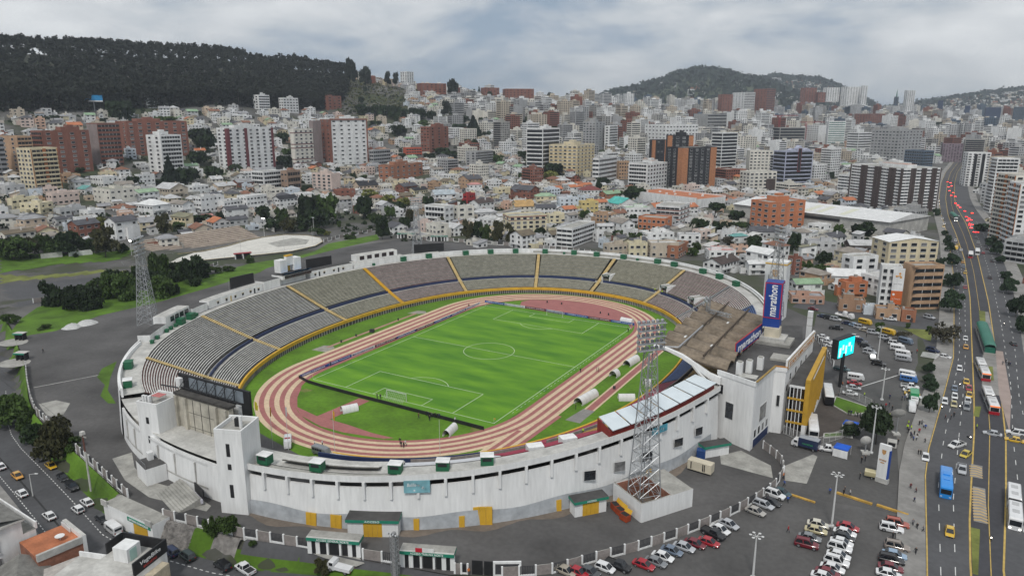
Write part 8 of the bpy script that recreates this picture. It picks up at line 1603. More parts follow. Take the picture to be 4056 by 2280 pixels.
def boxvehicle(kind,col):
 k=(kind,col)
 if k in PROTO: return PROTO[k]
 nm=dict(van='van',bus='bus',artic='articulated_bus',coach='coach',boxtruck='box_truck',smalltruck='small_truck',flatbed='flatbed_truck',truckgreen='green_truck',trailer='generator_trailer',moto='motorcycle')[kind]
 t=bpy.data.objects.new(nm,None); P=paint(col)
 def shell(x0,x1,w,z0,z1,m,front=.5,top=None,nose=0):
  mb=MB(); loft(mb,[sec(x0,w-.05,z0,z1-.04,.18),sec(x0+.12,w,z0,z1,.18),sec(x1-front,w,z0,z1,.18),sec(x1-front*.35,w-.04,z0,z1-.15,.2),sec(x1,w-.10,z0,z1-nose-.3,.2)],m); obj('body',mb.mesh('body',True,30),t)
 def wins(x0,x1,w,z0,z1,n,end=True,xf=None,xr=None):
  for s in(-1,1):
   mb=MB()
   for i in range(n): a=x0+(x1-x0)*i/n+.06; b=x0+(x1-x0)*(i+1)/n-.06; mb.box(a,b,s*w-.02,s*w+.02,z0,z1,CGL)
   obj('side_window',mb.mesh('side_window'),t)
  if xf: mb=MB(); mb.box(xf-.10,xf+.03,-w+.22,w-.22,z0-.1,z1,CGL); obj('windscreen',mb.mesh('windscreen'),t)
  if xr: mb=MB(); mb.box(xr-.03,xr+.05,-w+.25,w-.25,z0+.05,z1,CGL); obj('rear_window',mb.mesh('rear_window'),t)
 def wh(xs,w,r):
  for x in xs:
   for s in(-1,1): obj('wheel',wheelmesh(r,.28),t,(x,s*(w-.14),r))
 def lights(xf,xr,w,z):
  for s in(-1,1): mb=MB(); mb.box(xf-.05,xf+.04,s*(w-.4)-.18,s*(w-.4)+.18,z,z+.2,HEADON if kind=='artic' else HEADL); obj('headlight',mb.mesh('headlight'),t); mb=MB(); mb.box(xr-.03,xr+.05,s*(w-.25)-.1,s*(w-.25)+.1,z,z+.35,TAILL); obj('taillight',mb.mesh('taillight'),t)
 if kind=='van':
  shell(-2.5,2.5,.96,.32,2.2,P,1.5,nose=.85); wins(-2.2,1.0,.965,1.25,1.8,4,xr=-2.5); mb=MB(); mb.face([(2.28,-.78,1.2),(2.28,.78,1.2),(1.35,.74,2.0),(1.35,-.74,2.0)],CGL); obj('windscreen',mb.mesh('windscreen'),t); wh((-1.6,1.6),.96,.34); lights(2.5,-2.5,.96,.65)
  if col=='bluewhite': mb=MB(); mb.box(-2.3,1.6,-.9,.9,2.2,2.23,paint('white')); obj('roof',mb.mesh('roof'),t)
  if col=='whiteamb':
   mb=MB(); mb.box(.2,.6,-.7,.7,2.2,2.4,paint('red')); obj('light_bar',mb.mesh('light_bar'),t)
 elif kind in('bus','coach'):
  L=5.6; shell(-L,L,1.25,.35,3.15,P,.5,nose=0); wins(-L+.4,L-1,1.255,1.5,2.5,8,xf=L,xr=-L); wh((-3.2,3.4),1.25,.48); lights(L,-L,1.25,.7)
  mb=MB(); mb.box(-2.2,-.6,-.7,.7,3.15,3.35,P); obj('roof_unit',mb.mesh('roof_unit'),t); mb=MB(); mb.box(1.0,2.0,-.6,.6,3.15,3.28,P); obj('roof_unit',mb.mesh('roof_unit'),t)
  if col=='redfront': mb=MB(); mb.box(L-.9,L+.04,-1.27,1.27,.4,1.35,paint('red')); obj('front_panel',mb.mesh('front_panel'),t)
  if col=='blackwhite': mb=MB(); mb.box(L-2.2,L+.05,-1.28,1.28,.36,2.75,paint('black')); mb.box(-L-.02,L-2.2,-1.275,1.275,.36,2.4,paint('black')); obj('black_skirt',mb.mesh('black_skirt'),t)
 elif kind=='artic':
  for x0,x1 in ((-8.7,-.5),(.5,8.7)): shell(x0,x1,1.25,.35,3.1,P,.35 if x1>1 else .2)
  wins(-8.3,-1,1.255,1.45,2.5,6,xr=-8.7); wins(1,7.8,1.255,1.45,2.5,6,xf=8.7)
  mb=MB()
  for i in range(6): x=-.5+i*.2; mb.box(x,x+.1,-1.15,1.15,.45,3.02,TRIMB)
  obj('bellows',mb.mesh('bellows'),t); wh((-6.2,-1.9,2.4,6.4),1.25,.48); lights(8.7,-8.7,1.25,.7); mb=MB()
  for x in(-6.5,-3.2,2,5.5): mb.box(x-.7,x+.7,-.6,.6,3.1,3.2,mat('hatch_grey',(.45,.45,.45),.6,.1));
  obj('roof_hatch',mb.mesh('roof_hatch'),t)
  if col=='redfront': mb=MB(); mb.box(7.5,8.75,-1.27,1.27,.4,1.3,paint('red')); mb.box(8.4,8.76,-1.2,1.2,2.62,2.95,mat('bus_display',(.7,.16,.03),.4,.2,3,emit=.6)); obj('front_panel',mb.mesh('front_panel'),t)
 elif kind in('boxtruck','smalltruck','truckgreen'):
  L=3.3 if kind!='smalltruck' else 2.6; W=paint('white'); mb=MB(); loft(mb,[sec(L-1.7,1.0,.4,2.2),sec(L-.6,1.0,.4,2.2),sec(L-.1,.98,.4,1.5),sec(L,.9,.45,1.1)],W); obj('cab',mb.mesh('cab',True,30),t); mb=MB(); mb.face([(L-.12,-.8,1.45),(L-.12,.8,1.45),(L-.5,.75,2.1),(L-.5,-.75,2.1)],CGL); obj('windscreen',mb.mesh('windscreen'),t)
  mb=MB()
  for s in(-1,1): mb.box(L-1.5,L-.7,s*1.0-.02,s*1.0+.02,1.35,1.95,CGL)
  obj('side_window',mb.mesh('side_window'),t); mb=MB(); mb.box(-L,L-1.8,-1.15,1.15,.75,3.0 if kind!='smalltruck' else 1.4,P if kind!='smalltruck' else W,mat('truck_roof',(.32,.34,.37),.5,.2) if kind=='boxtruck' else None); obj('cargo_box',mb.mesh('cargo_box'),t); wh((-L+1.1,L-.9),1.0,.4); lights(L,-L,1.0,.6)
  if kind=='boxtruck': textfit('lettering','marathon',2.6,.5,mat('lettering_green',(.05,.35,.12),.5,.1),t,(-.8,1.17,1.7),(R(90),0,R(180)))
 elif kind=='flatbed':
  L=3.8; mb=MB(); loft(mb,[sec(L-1.8,1.05,.5,2.4),sec(L-.5,1.05,.5,2.4),sec(L,.95,.5,1.4)],P); obj('cab',mb.mesh('cab',True,30),t); mb=MB(); mb.face([(L-.12,-.8,1.5),(L-.12,.8,1.5),(L-.48,.75,2.25),(L-.48,-.75,2.25)],CGL); obj('windscreen',mb.mesh('windscreen'),t); mb=MB(); mb.box(-L,L-1.9,-1.15,1.15,.9,1.15,P); mb.box(-L,-L+.1,-1.15,1.15,1.15,1.6,P); obj('flat_bed',mb.mesh('flat_bed'),t); mb=MB(); mb.lathe([(.1,-.9),(.9,-.7),(1.0,0),(.9,.7),(.1,.9)],P,10,(0,0,2.1)); obj('tank',mb.mesh('tank',True),t); wh((-2.3,2.6),1.05,.45); lights(L,-L,1.05,.7)
 elif kind=='trailer': mb=MB(); loft(mb,[sec(-1.7,.85,.6,1.9,.2),sec(1.7,.85,.6,1.9,.2)],P); obj('body',mb.mesh('body',True,30),t); wh((-.1,),.85,.3); mb=MB(); mb.tube((1.7,0,.6),(2.8,0,.5),.06,TRIMB); obj('drawbar',mb.mesh('drawbar'),t)
 elif kind=='moto':
  mb=MB(); mb.tube((-.3,0,.62),(.45,0,.75),.16,P,.12); mb.tube((.45,0,.75),(.68,0,.32),.05,TRIMB); mb.tube((.4,-.35,.98),(.4,.35,.98),.03,TRIMB); obj('body',mb.mesh('body'),t)
  for x in(-.62,.68): mb=MB(); mb.tube((0,-.06,0),(0,.06,0),.31,TYRE,n=10); obj('wheel',mb.mesh('wheel'),t,(x,0,.31))
  mb=MB(); mb.box(.5,.6,-.1,.1,.78,.95,HEADON); obj('headlight',mb.mesh('headlight'),t)
 PROTO[k]=t; return t
ZONES=[('on the lower left street',lambda x,y:y<-112 and x<22),('by the green gates',lambda x,y:y<-112),('on the running track ramp',lambda x,y:x<40 and -100<y<-60),('jammed far up the avenue',lambda x,y:x>128 and y>430),('on the far stretch of the avenue',lambda x,y:x>137 and y>110),('on the avenue beside the stadium',lambda x,y:x>137.5 and y>-30),('on the nearest stretch of the avenue',lambda x,y:x>137.5),('along the curved car park fence',lambda x,y:x<111.5 and y<-50),('in the short row left of the star lamp',lambda x,y:x<119.6 and y<-58),('in the long row by the star lamp',lambda x,y:x<128.5 and y<-52),('in the row against the avenue railing',lambda x,y:y<-52),('on the paved lot by the totem sign',lambda x,y:y<0),('beside the coach yard',lambda x,y:y<14),('near the screen post',lambda x,y:x<122 and 14<y<46),('by the avenue side of the upper car park',lambda x,y:y<56 and x>=122),('in the upper car park',lambda x,y:x>85 and y<135),('on the street behind the far rim',lambda x,y:y>120 and x>-200),('on the street beyond the rink',lambda x,y:True)]
KN=dict(sedan='saloon car',hatch='hatchback',wagon='estate car',suv='off roader',taxi='taxi',pickup='pickup',van='van',bus='bus',artic='articulated bus',coach='coach',boxtruck='box truck',smalltruck='small truck',flatbed='flatbed truck with tank',truckgreen='canvas truck',trailer='generator trailer',moto='motorcycle',jam='car with lit tail lights',oncoming='car with lit headlights')
KC=dict(sedan='car',hatch='car',wagon='car',suv='car',jam='car',oncoming='car',taxi='taxi',pickup='pickup',van='van',bus='bus',artic='bus',coach='bus',boxtruck='truck',smalltruck='truck',flatbed='truck',truckgreen='truck',trailer='trailer',moto='motorcycle')
PUSED=set()
for x,y,hd,kd,col in CARS:
 if kd=='truckgreen' : p=boxvehicle(kd,col)
 elif kd in SPEC or kd in('jam','oncoming'): p=carproto(kd,col)
 else: p=boxvehicle(kd,col)
 z=ground(x,y)+.05
 if p.name in PUSED: t=copy_tree(p,(x,y,z),R(hd))
 else: PUSED.add(p.name); t=p; COL.objects.link(t); t.location=(x,y,z); t.rotation_euler=(0,0,R(hd))
 t.name=p.name.split('.')[0]; t['category']=KC[kd]; t['group']='vehicles around the stadium'
 if kd=='taxi' and abs(hd)<20: pass
 zn=[n for n,f in ZONES if f(x,y)][0]; LABELQ.append((t,'%s %s %s'%(CNAME.get(col,col),KN[kd],zn),x,y,True))
# ---------------------------------------------------------------- people: one continuous skinned body each pose
SKIN=mat('skin',(.32,.19,.13),.7,.1,2); HAIR=mat('hair_black',(.02,.017,.015),.8,.2,3)
CLO=dict(black=(.02,.02,.022),navy=(.02,.03,.08),grey=(.18,.18,.19),white=(.62,.62,.62),red=(.36,.03,.04),blue=(.04,.10,.36),maroon=(.12,.03,.035),vest=(.50,.72,.04),orange=(.62,.18,.04))
TROU=mat('trousers_dark',(.035,.037,.045),.9,.2,2)
def person_mesh(pose):
 V=[];E=[];Rr=[]
 def v(p,r,par=None):
  V.append(p);Rr.append(r); i=len(V)-1
  if par is not None: E.append((par,i))
  return i
 st=.0 if pose=='s' else .26
 pel=v((0,0,.93),.125); ab=v((0,0,1.08),.125,pel); ch=v((0,.0,1.30),.145,ab); nk=v((0,0,1.47),.062,ch); hd=v((.01,0,1.56),.085,nk); tp=v((.015,0,1.68),.088,hd)
 for s in(-1,1):
  f=st*s; hp=v((0,s*.09,.90),.098,pel); kn=v((f*.55+.02*abs(f),s*.10,.49),.068,hp); an=v((f*1.0-.04,s*.10,.10),.048,kn); to=v((f*1.0+.12,s*.11,.045),.042,an)
  sh=v((0,s*.19,1.39),.062,ch); el=v((-.02-f*.5,s*.245,1.12),.044,sh); wr=v((.06-f*.9,s*.25,.88),.033,el); ha=v((.08-f*1.0,s*.25,.79),.038,wr)
 me=bpy.data.meshes.new('skeleton'); me.from_pydata(V,E,[]); o=bpy.data.objects.new('skeleton',me); COL.objects.link(o)
 m=o.modifiers.new('k','SKIN'); L=me.skin_vertices[0].data
 for i,r in enumerate(Rr): L[i].radius=(r,r*(1.25 if i in(1,2) else 1))
 L[0].use_root=True; sb=o.modifiers.new('s','SUBSURF'); sb.levels=1; sb.render_levels=1
 dg=bpy.context.evaluated_depsgraph_get(); r=bpy.data.meshes.new_from_object(o.evaluated_get(dg)); bpy.data.objects.remove(o)
 return r
PM={p:person_mesh(p) for p in 'sw'}
PZ=[('in the near left street',lambda x,y:y<-112 and x<30),('by the green gates',lambda x,y:y<-109 and x<75),('at the little gatehouse',lambda x,y:80<x<98 and y<-30),('on the near bend of the track',lambda x,y:x<30 and y<-70),('behind the near goal boards',lambda x,y:x<33 and -70<y<-50),('at the far end of the touchline boards',lambda x,y:x<0 and y>30),('by the touchline boards',lambda x,y:x<0),('on the right straight of the track',lambda x,y:x<60),('on the avenue pavement',lambda x,y:x>130.5 and y<-35 and x<139),('among the near car rows',lambda x,y:y<-52),('near the painted kerbs of the lot',lambda x,y:y<-42 and x<126),('on the lot by the totem sign',lambda x,y:y<-24 and x<131),('in the crowd beside the avenue',lambda x,y:128<x<139 and y<4),('leaning on the lawn kerb',lambda x,y:112<x<124 and -5<y<14),('near the satellite dish',lambda x,y:x<134 and y<26),('crossing the avenue',lambda x,y:136<x<153 and y<40),('on the busway platform',lambda x,y:150<x<160),('in the left yard',lambda x,y:x<-60),('in the upper car park',lambda x,y:x<140),('on the far side of the avenue',lambda x,y:True)]
TOPM={}
def topbody(pose,col):
 k=(pose,col)
 if k not in TOPM:
  me=PM[pose].copy(); me.name='person'; me.materials.clear()
  for m in (mat('cloth_'+col,CLO[col],.85,.15,3,emit=.25 if col=='vest' else 0) if col!='vest' else mat('cloth_vest',CLO['vest'],.6,.08,3),TROU,SKIN,HAIR): me.materials.append(m)
  for p in me.polygons:
   c=p.center; p.material_index=3 if (c.z>1.66 or (c.z>1.56 and c.x<-.02)) else 2 if c.z>1.455 else 1 if c.z<.93 and abs(c.y)<.205 else 2 if c.z<.87 else 0
   p.use_smooth=True
  TOPM[k]=me
 return TOPM[k]
for i,(x,y,col,ps) in enumerate(PEOPLE):
 o=obj('person',topbody(ps,col),None,(x,y,ground(x,y)+.03),random.uniform(0,6.28)); o['category']='person'; o['group']='people around the stadium'; s=random.uniform(.98,1.08); o.scale=(s,s,s)
 zn=[n for n,f in PZ if f(x,y)][0]; LABELQ.append((o,'person %s %s %s'%('walking' if ps=='w' else 'standing','in a fluorescent yellow vest' if col=='vest' else 'in '+('an ' if col=='orange' else '')+col+(' top' if col!='black' else ' clothes'),zn),x,y,True))
for d,f,l in ((65.0,FW-.0,'beside the second far stair exit'),(68.5,FW-.0,'left of the second far stair exit'),(-44,FW+.03,'at the edge of the red seats'),(-36,FW+.03,'in the covered stand near the arch'),(-33,FW+.03,'deeper in the covered stand'),(-38,FW+.03,'in front of the red boxes')):
 p=bowl(d,f); o=obj('person',topbody('s','vest'),None,(p[0],p[1],zrow(d,FW)+.05),d); tag(o,'steward in a fluorescent yellow vest '+l,'person','stewards on the terraces')
# speakers and boxes around the pitch
for x,y,w_,l in ((-51.5,-3.4,1.6,'large black speaker cart on the left grass beside the runway'),(-53,-19,.5,'small black speaker on the left runway, nearest to the camera'),(-53.3,-10.5,.5,'small black speaker on the left runway, second from the camera'),(-53.3,15,.5,'small black speaker on the left runway, farthest from the camera'),(53,-12,.8,'black speaker on the right runway'),(-13,71,.5,'black speaker on the far pink curve, first from the left'),(-6,71.5,.5,'black speaker on the far pink curve, second from the left'),(15,66,.5,'black speaker on the far pink curve, third from the left'),(19,65.5,.5,'black speaker on the far pink curve, fourth from the left')):
 mb=MB(); mb.box(-w_/2,w_/2,-w_*.4,w_*.4,0,.9 if w_<1 else 1.2,DARK); mb.box(-w_*.42,w_*.42,-w_*.4-.02,-w_*.4,.1,.8,GRILL); mb.lathe([(w_*.14,0),(w_*.05,.04)],GRILL,8,(0,0,.9 if w_<1 else 1.2)); o=obj('speaker',mb.mesh('speaker'),None,(x,y,.02),.3); tag(o,l,'speaker','speakers around the pitch')
# ---------------------------------------------------------------- shelters
for a in ((-6.3,-66,R(62),4.6,1.25,'white shelter with a flat front flap on the grass behind the near goal boards',1.7),(27,-63.5,R(100),5.4,1.05,'white tunnel leaning against the right end of the black boards',1.6),(49.2,-24.5,R(82),9.2,1.5,'long white tunnel shelter on the right straight, nearest to the camera',1.9),(48.9,-1.5,R(84),2.6,1.4,'short white dugout shelter in the middle of the right straight',1.9),(49.2,13.0,R(84),7.5,1.4,'white tunnel shelter on the right straight behind the floodlight lattice',1.8),(29.8,58.8,R(-8),5.2,1.2,'white tunnel shelter on the far pink curve at the corner',1.7),(59.5,-18.5,R(30),4.8,1.2,'white tunnel shelter under the red seats beside the lattice tower',1.7),(60.8,-4,R(40),2.0,1.3,'small white domed shelter near the blue seats',1.8)): shelter(*a)
# ---------------------------------------------------------------- ground sheets of the precinct and streets
FE=[(x,y) for x,y in FENCE if -216<=x<=62]
sheet('precinct_yard',FE+[(70,-109.5),(78.7,-103.5),(94.4,-81.6),(102.6,-66.2),(107.9,-50.6),(113,-30),(113,40),(98,78),(92,105),(60,140),(-20,184),(-91,187),(-144,180),(-175,174),(-188,130),(-186,88),(-181,50),(-176,40),(-171,15),(-167,-16),(-170,-42),(-163,-60),(-163,-74)],ASP,.0)
sheet('carpark',[(70,-110.5),(130,-112),(133.5,-70),(132,-28),(130.5,-10),(131,23),(134,62),(133,100),(95,112),(98,78),(113,40),(113,-30),(107.9,-50.6),(102.6,-66.2),(94.4,-81.6),(78.7,-103.5)],ASPLOT,.004)
sheet('paved_lot',[(113,-52),(134.5,-49),(132,-28),(130.5,-5),(123,-4),(123,-24),(113.5,-27)],asphm('asphalt_lot_dark',(.088,.085,.082),.3),.008)
sheet('coach_yard',[(109.8,-22),(122,-9),(122.5,4),(119,2.5),(113.7,7),(113.7,18),(109.8,19)],mat('brown_asphalt',(.085,.072,.064),.92,.3,.15,fine=1),.008)
sheet('service_lane',[(84,118),(128,108),(134,100),(137,76),(142,76),(142,128),(120,130),(86,140)],ASPROAD,.008)
AV=[(139,-130),(138.3,-70.8),(137.3,-28.4),(137.5,-15),(140.6,23),(144.4,74),(145.4,132),(146.5,219),(145.6,358),(141,500),(139.5,622),(141.5,800),(147,953),(160,1150),(185,1400)]
YL=[(145.6,-130),(145.4,-66.8),(146,-41.4),(148.6,8.6),(149.5,38.4),(150.7,92.5),(152.6,174),(153,282),(150.5,379),(146.5,490),(145.5,622),(148,800),(153,953),(166,1150),(191,1400)]
BR=[(150.8,-130),(150.6,-63.9),(153.2,-29.7),(155.5,6.7),(157.6,81),(159.5,169),(160,300),(158,445),(153.5,560),(153,640),(155.5,800),(160.5,953),(173.5,1150),(198.5,1400)]
RK_=[(166,-130),(166,0),(166,86),(169.7,160),(171.8,233),(172.6,338),(171.6,457),(167.5,560),(166.5,640),(168.5,800),(173.5,953),(186,1150),(211,1400)]
def band(name,A,B,m,z):
 n=90; mb=MB(); P=[pol(A,i/n) for i in range(n+1)]; Q=[pol(B,i/n) for i in range(n+1)]; zz=lambda p:max(0,ground(*p))+z; mb.strip([(*q,zz(q)) for q in Q],[(*p,zz(p)) for p in P],m); o=obj(name,mb.mesh(name)); o['kind']='structure'; return o
band('avenue',AV,YL,ASPROAD,.30); band('busway',YL,BR,ASPBUS,.30); band('avenue',BR,RK_,ASPROAD,.30)
off=lambda P,k:[(x+k,y) for x,y in P]
band('pavement',off(AV,-5.2),AV,PAVE,.34); band('pavement',RK_,off(RK_,6),PAVE,.34); band('kerb_line',off(AV,.1),off(AV,.35),LANEY,.335); band('kerb_line',off(YL,-.2),off(YL,.15),LANEY,.33); band('kerb_line',off(BR,-.15),off(BR,.2),LANEY,.33); band('busway_line',off([pol([( (a[0]+b[0])/2,(a[1]+b[1])/2) for a,b in zip(YL,BR)],i/30) for i in range(31)],-.05),off([pol([( (a[0]+b[0])/2,(a[1]+b[1])/2) for a,b in zip(YL,BR)],i/30) for i in range(31)],.12),LANEY,.33)
for k in (.33,.66): dashes('lane_marks',[(a[0]+(b[0]-a[0])*k,a[1]+(b[1]-a[1])*k) for a,b in zip(AV[:9],YL[:9])],.16,LANEW,.335,3.0,5.5)
for k in (.3,.62): dashes('lane_marks',[(a[0]+(b[0]-a[0])*k,a[1]+(b[1]-a[1])*k) for a,b in zip(BR[:9],RK_[:9])],.16,LANEW,.335,3.0,5.5)
sheet('busway_platform',[(151.5,40),(156.5,40),(158,81),(158.5,150),(156,150),(153.5,80)],PAVE,.36); sheet('busway_platform',[(156.6,10),(159,40),(160,90),(157.8,90),(156,40)],mat('pink_concrete',(.34,.27,.24),.9,.2,.2),.365)
for P in ([(155.1,151),(157.4,150.4),(156.5,128),(154.6,128)],[(153.6,68.4),(155.9,69.6),(155.4,54.2),(153.3,53.1)],[(149.3,26.6),(150.9,27.4),(150.0,18.1),(148.7,18.3)],[(153.4,-30),(150.9,-64)][:0] or [(146.0,-48),(147.6,-48),(146.6,-66),(145.7,-66)]): sheet('median_grass',P,GRASSY,.372)
CH=mat('chevron_paint',(.50,.35,.16),.85,.25,.5)
for y0,y1 in ((-23,-15.5),(-45,-28)):
 n=int((y1-y0)/1.35)
 mb=MB(); mb.face([(146.6,y0,.36),(149.0,y0,.36),(149.4,y1,.36),(147.0,y1,.36)],PAVE);
 for i in range(n): y=y0+.3+1.35*i; mb.face([(146.6,y,.366),(147.9,y+.55,.366),(147.9,y+1.1,.366),(146.6,y+.55,.366)],CH); mb.face([(147.9,y+.55,.366),(149.2,y,.366),(149.2,y+.55,.366),(147.9,y+1.1,.366)],CH)
 o=obj('chevron_island',mb.mesh('chevron_island')); o['kind']='structure'
mb=MB()
for i in range(7): y=69.5+i*.95; mb.face([(134.6+i*.1,y,.345),(139.4+i*.2,y-.4,.345),(139.4+i*.2,y+.1,.345),(134.6+i*.1,y+.5,.345)],LANEW)
o=obj('crosswalk',mb.mesh('crosswalk')); o['kind']='structure'
def kerb(name,P,w,h,m,lab=None,cat=None):
 mb=MB()
 for a,b in zip(P,P[1:]): d=Vector((b[0]-a[0],b[1]-a[1])); L=d.length; d.normalize(); mb.obox(((a[0]+b[0])/2,(a[1]+b[1])/2),(d.x,d.y),L/2,w/2,-.1,h,m)
 o=obj(name,mb.mesh(name));
 if lab: tag(o,lab,cat)
 else: o['kind']='structure'
KYEL=mat('kerb_yellow',(.50,.30,.06),.8,.35,.5,fine=2)
kerb('painted_kerb',[(120.4,-46.3),(127.7,-47.8)],.6,.4,KYEL,'worn yellow kerb in the middle of the car park with people sitting by it','kerb'); kerb('painted_kerb',[(128.6,-47.6),(134.7,-48.9)],.6,.4,KYEL,'worn yellow kerb nearest to the avenue pavement','kerb'); kerb('painted_kerb',[(111.5,-52.2),(116.8,-53.2)],.5,.3,KYEL,'thin worn yellow kerb by the end of the curved fence','kerb')
ribbon('painted_line',[(119.1,28),(129.4,46.7)],.35,LANEW,.012); ribbon('painted_line',[(-104.2,-101.2),(-97.3,-84.1)],.35,CONCL,.012)
LW=[(113.4,15.2),(123.6,10.4),(122.4,6.4),(119.4,3.0),(117.6,3.0),(113.4,7.4)]; sheet('lawn',LW,GRASSM,.16); kerb('lawn_kerb',LW+[LW[0]],.3,.3,CONCL); L2=[(113.8,-14.6),(118.2,-11.2),(118.8,-13.4),(114.0,-17.2)]; sheet('lawn',L2,GRASSM,.16); kerb('lawn_kerb',L2+[L2[0]],.3,.3,CONCL)
sheet('corner_grass',[(127.8,105.8),(138,109),(137.6,92),(134.2,95.4)],GRASSY,.05)
sheet('grass_bank',[(-158.7,-84.7),(-163.4,-72),(-160.3,-64),(-161.9,-59.6),(-167,-41.9),(-166,-15.6),(-170.5,19),(-176,50.7),(-181,60),(-186,88),(-188.5,127),(-188.1,164),(-203.3,178.9),(-207,134.5),(-195,111),(-192.3,94),(-199,66),(-200,36),(-209,-18),(-204,-48),(-190,-62)],GRASSM,.012)
sheet('grass_patch',[(-102.5,-80.5),(-105.4,-73.4),(-92,-84),(-82,-91),(-69.8,-96),(-71.9,-97.1),(-79.6,-94.8),(-87.1,-88.8),(-96,-86)],GRASSM,.012)
drape('verge_grass',[(-309.7,-12.5),(-304.4,7.6),(-289.1,23.5),(-279.9,47.6),(-267.2,35.9),(-264.7,21.5),(-275.6,3.6),(-276.6,-12.7),(-280.3,-26.6)],GRASSM,.09); drape('verge_grass',[(-277.5,-27.9),(-263,-19.6),(-254,-2.8),(-249.3,9),(-237.9,13.9),(-231.4,11.6),(-242.9,8),(-247.5,-6.5),(-256.6,-23),(-260.6,-36)],GRASSY,.06)
drape('old_cinder_track',[(-256,-38),(-246,-20),(-236,2),(-226,12),(-214,14),(-207,0),(-206,-30),(-212,-52)],ASPROAD,.03)
drape('left_lane',[(-300,-60),(-286,-30),(-262,-10),(-240,16),(-230,30),(-214,50),(-200,66),(-198,40),(-207,14),(-212,-50),(-220,-60)],ASPLOT,.02)
for P in ([(-89,-107.6),(-87.7,-103.4),(-81.6,-102.7),(-75.2,-108.1),(-75.3,-110.6),(-78.7,-111)],[(92.9,-40.7),(96.8,-35.4),(105,-40),(106.6,-46.2),(94.3,-45.2)],[(107.9,-38.5),(113,-28.5),(114.1,-29.3),(113.9,-45),(109.3,-45.9)],[(35,-121.8),(43.3,-118.2),(45.8,-119.2),(45.1,-120.8),(37.8,-121.8)],[(-37,-117.5),(-36,-113),(-28,-117.5),(-20,-120),(-6,-118.5),(3,-120),(4,-122),(-12,-124.5),(-24,-122.5)]): sheet('pale_concrete_patch',P,CONC,.014)
mb=MB(); D=arc(273,344,50); mb.strip([outp(d,.02,2.6+1.0*math.sin(d*.7)) for d in D],[outp(d,.02,.6) for d in D],SOIL); o=obj('dirt_strip',mb.mesh('dirt_strip')); o['kind']='structure'
# lower left slope and road
def slope(name,x0,x1,k0,k1,m,up=.05,n=60,kind='structure'):
 mb=MB(); A=[];B=[];rows_=[]
 for j in range(7):
  r=[]
  for i in range(n+1): x=x0+(x1-x0)*i/n; y=_lin(FENCE,x)-k0-(k1-k0)*j/6; r.append((x,y,ground(x,y)+up))
  rows_.append(r)
 for a,b in zip(rows_,rows_[1:]): mb.strip(b,a,m)
 o=obj(name,mb.mesh(name,True)); o['kind']=kind; return o
slope('grass_slope',-200,-17.5,.4,3.7,GRASSM); slope('grass_slope',7.6,13,.4,3.7,GRASSM); slope('grass_slope',19,62,1.8,4.2,GRASSM)
slope('lower_road',-190,60,3.5,18.5,ASPROAD,.03,80); slope('pavement_strip',-190,60,16.4,18.6,PAVE,.12,80); slope('gutter_line',-190,60,12.2,12.6,mat('tar_seam',(.03,.03,.03),.9,.2),.04,80); slope('upper_path',20,66,.3,2.2,ASPROAD,.06)
def slopedash(k,x0,x1,nm):
 mb=MB(); x=x0
 while x<x1: y=_lin(FENCE,x)-k; y2=_lin(FENCE,x+.8)-k; z=ground(x,y)+.05; mb.face([(x,y-.1,z),(x+.8,y2-.1,z),(x+.8,y2+.1,z),(x,y+.1,z)],LANEW); x+=1.5
 o=obj(nm,mb.mesh(nm)); o['kind']='structure'
slopedash(6.9,-120,40,'bay_marks'); slopedash(15.2,-120,0,'bay_marks')
STONE=mat('rubble_stone',(.24,.225,.21),.95,.5,.8,fine=2)
def stonebank(x0,x1,lab,seed):
 rs=random.Random(seed); mb=MB()
 for i in range(620):
  x=rs.uniform(x0,x1); k=rs.uniform(.5,3.5); y=_lin(FENCE,x)-k; z=ground(x,y)+.1; s=rs.uniform(.16,.36); q=[(s*rs.uniform(.7,1.2)*a,s*rs.uniform(.7,1.2)*b,s*c) for a,b,c in ((1,0,.1),(0,1,.1),(-1,0,.1),(0,-1,.1),(0,0,.9))]; i0=len(mb.v); mb.v+=[(x+a,y+b,z+c) for a,b,c in q]; kk=mb.mi(STONE)
  for f in((0,1,4),(1,2,4),(2,3,4),(3,0,4)): mb.f.append(tuple(i0+j for j in f)); mb.m.append(kk)
 o=obj('stone_bank',mb.mesh('stone_bank'),stuff=True); tag(o,lab,'stone bank')
slope('stone_slope',-19,-13,.4,3.6,STONE,.06,16); slope('stone_slope',-1,7.6,.4,3.6,STONE,.06,16); slope('stone_slope',13,19,.4,3.6,STONE,.06,16)
stonebank(-19,-15,'rough rubble bank left of the ochre gate building',1); stonebank(.4,7.6,'rough rubble bank right of the ochre gate building',2)
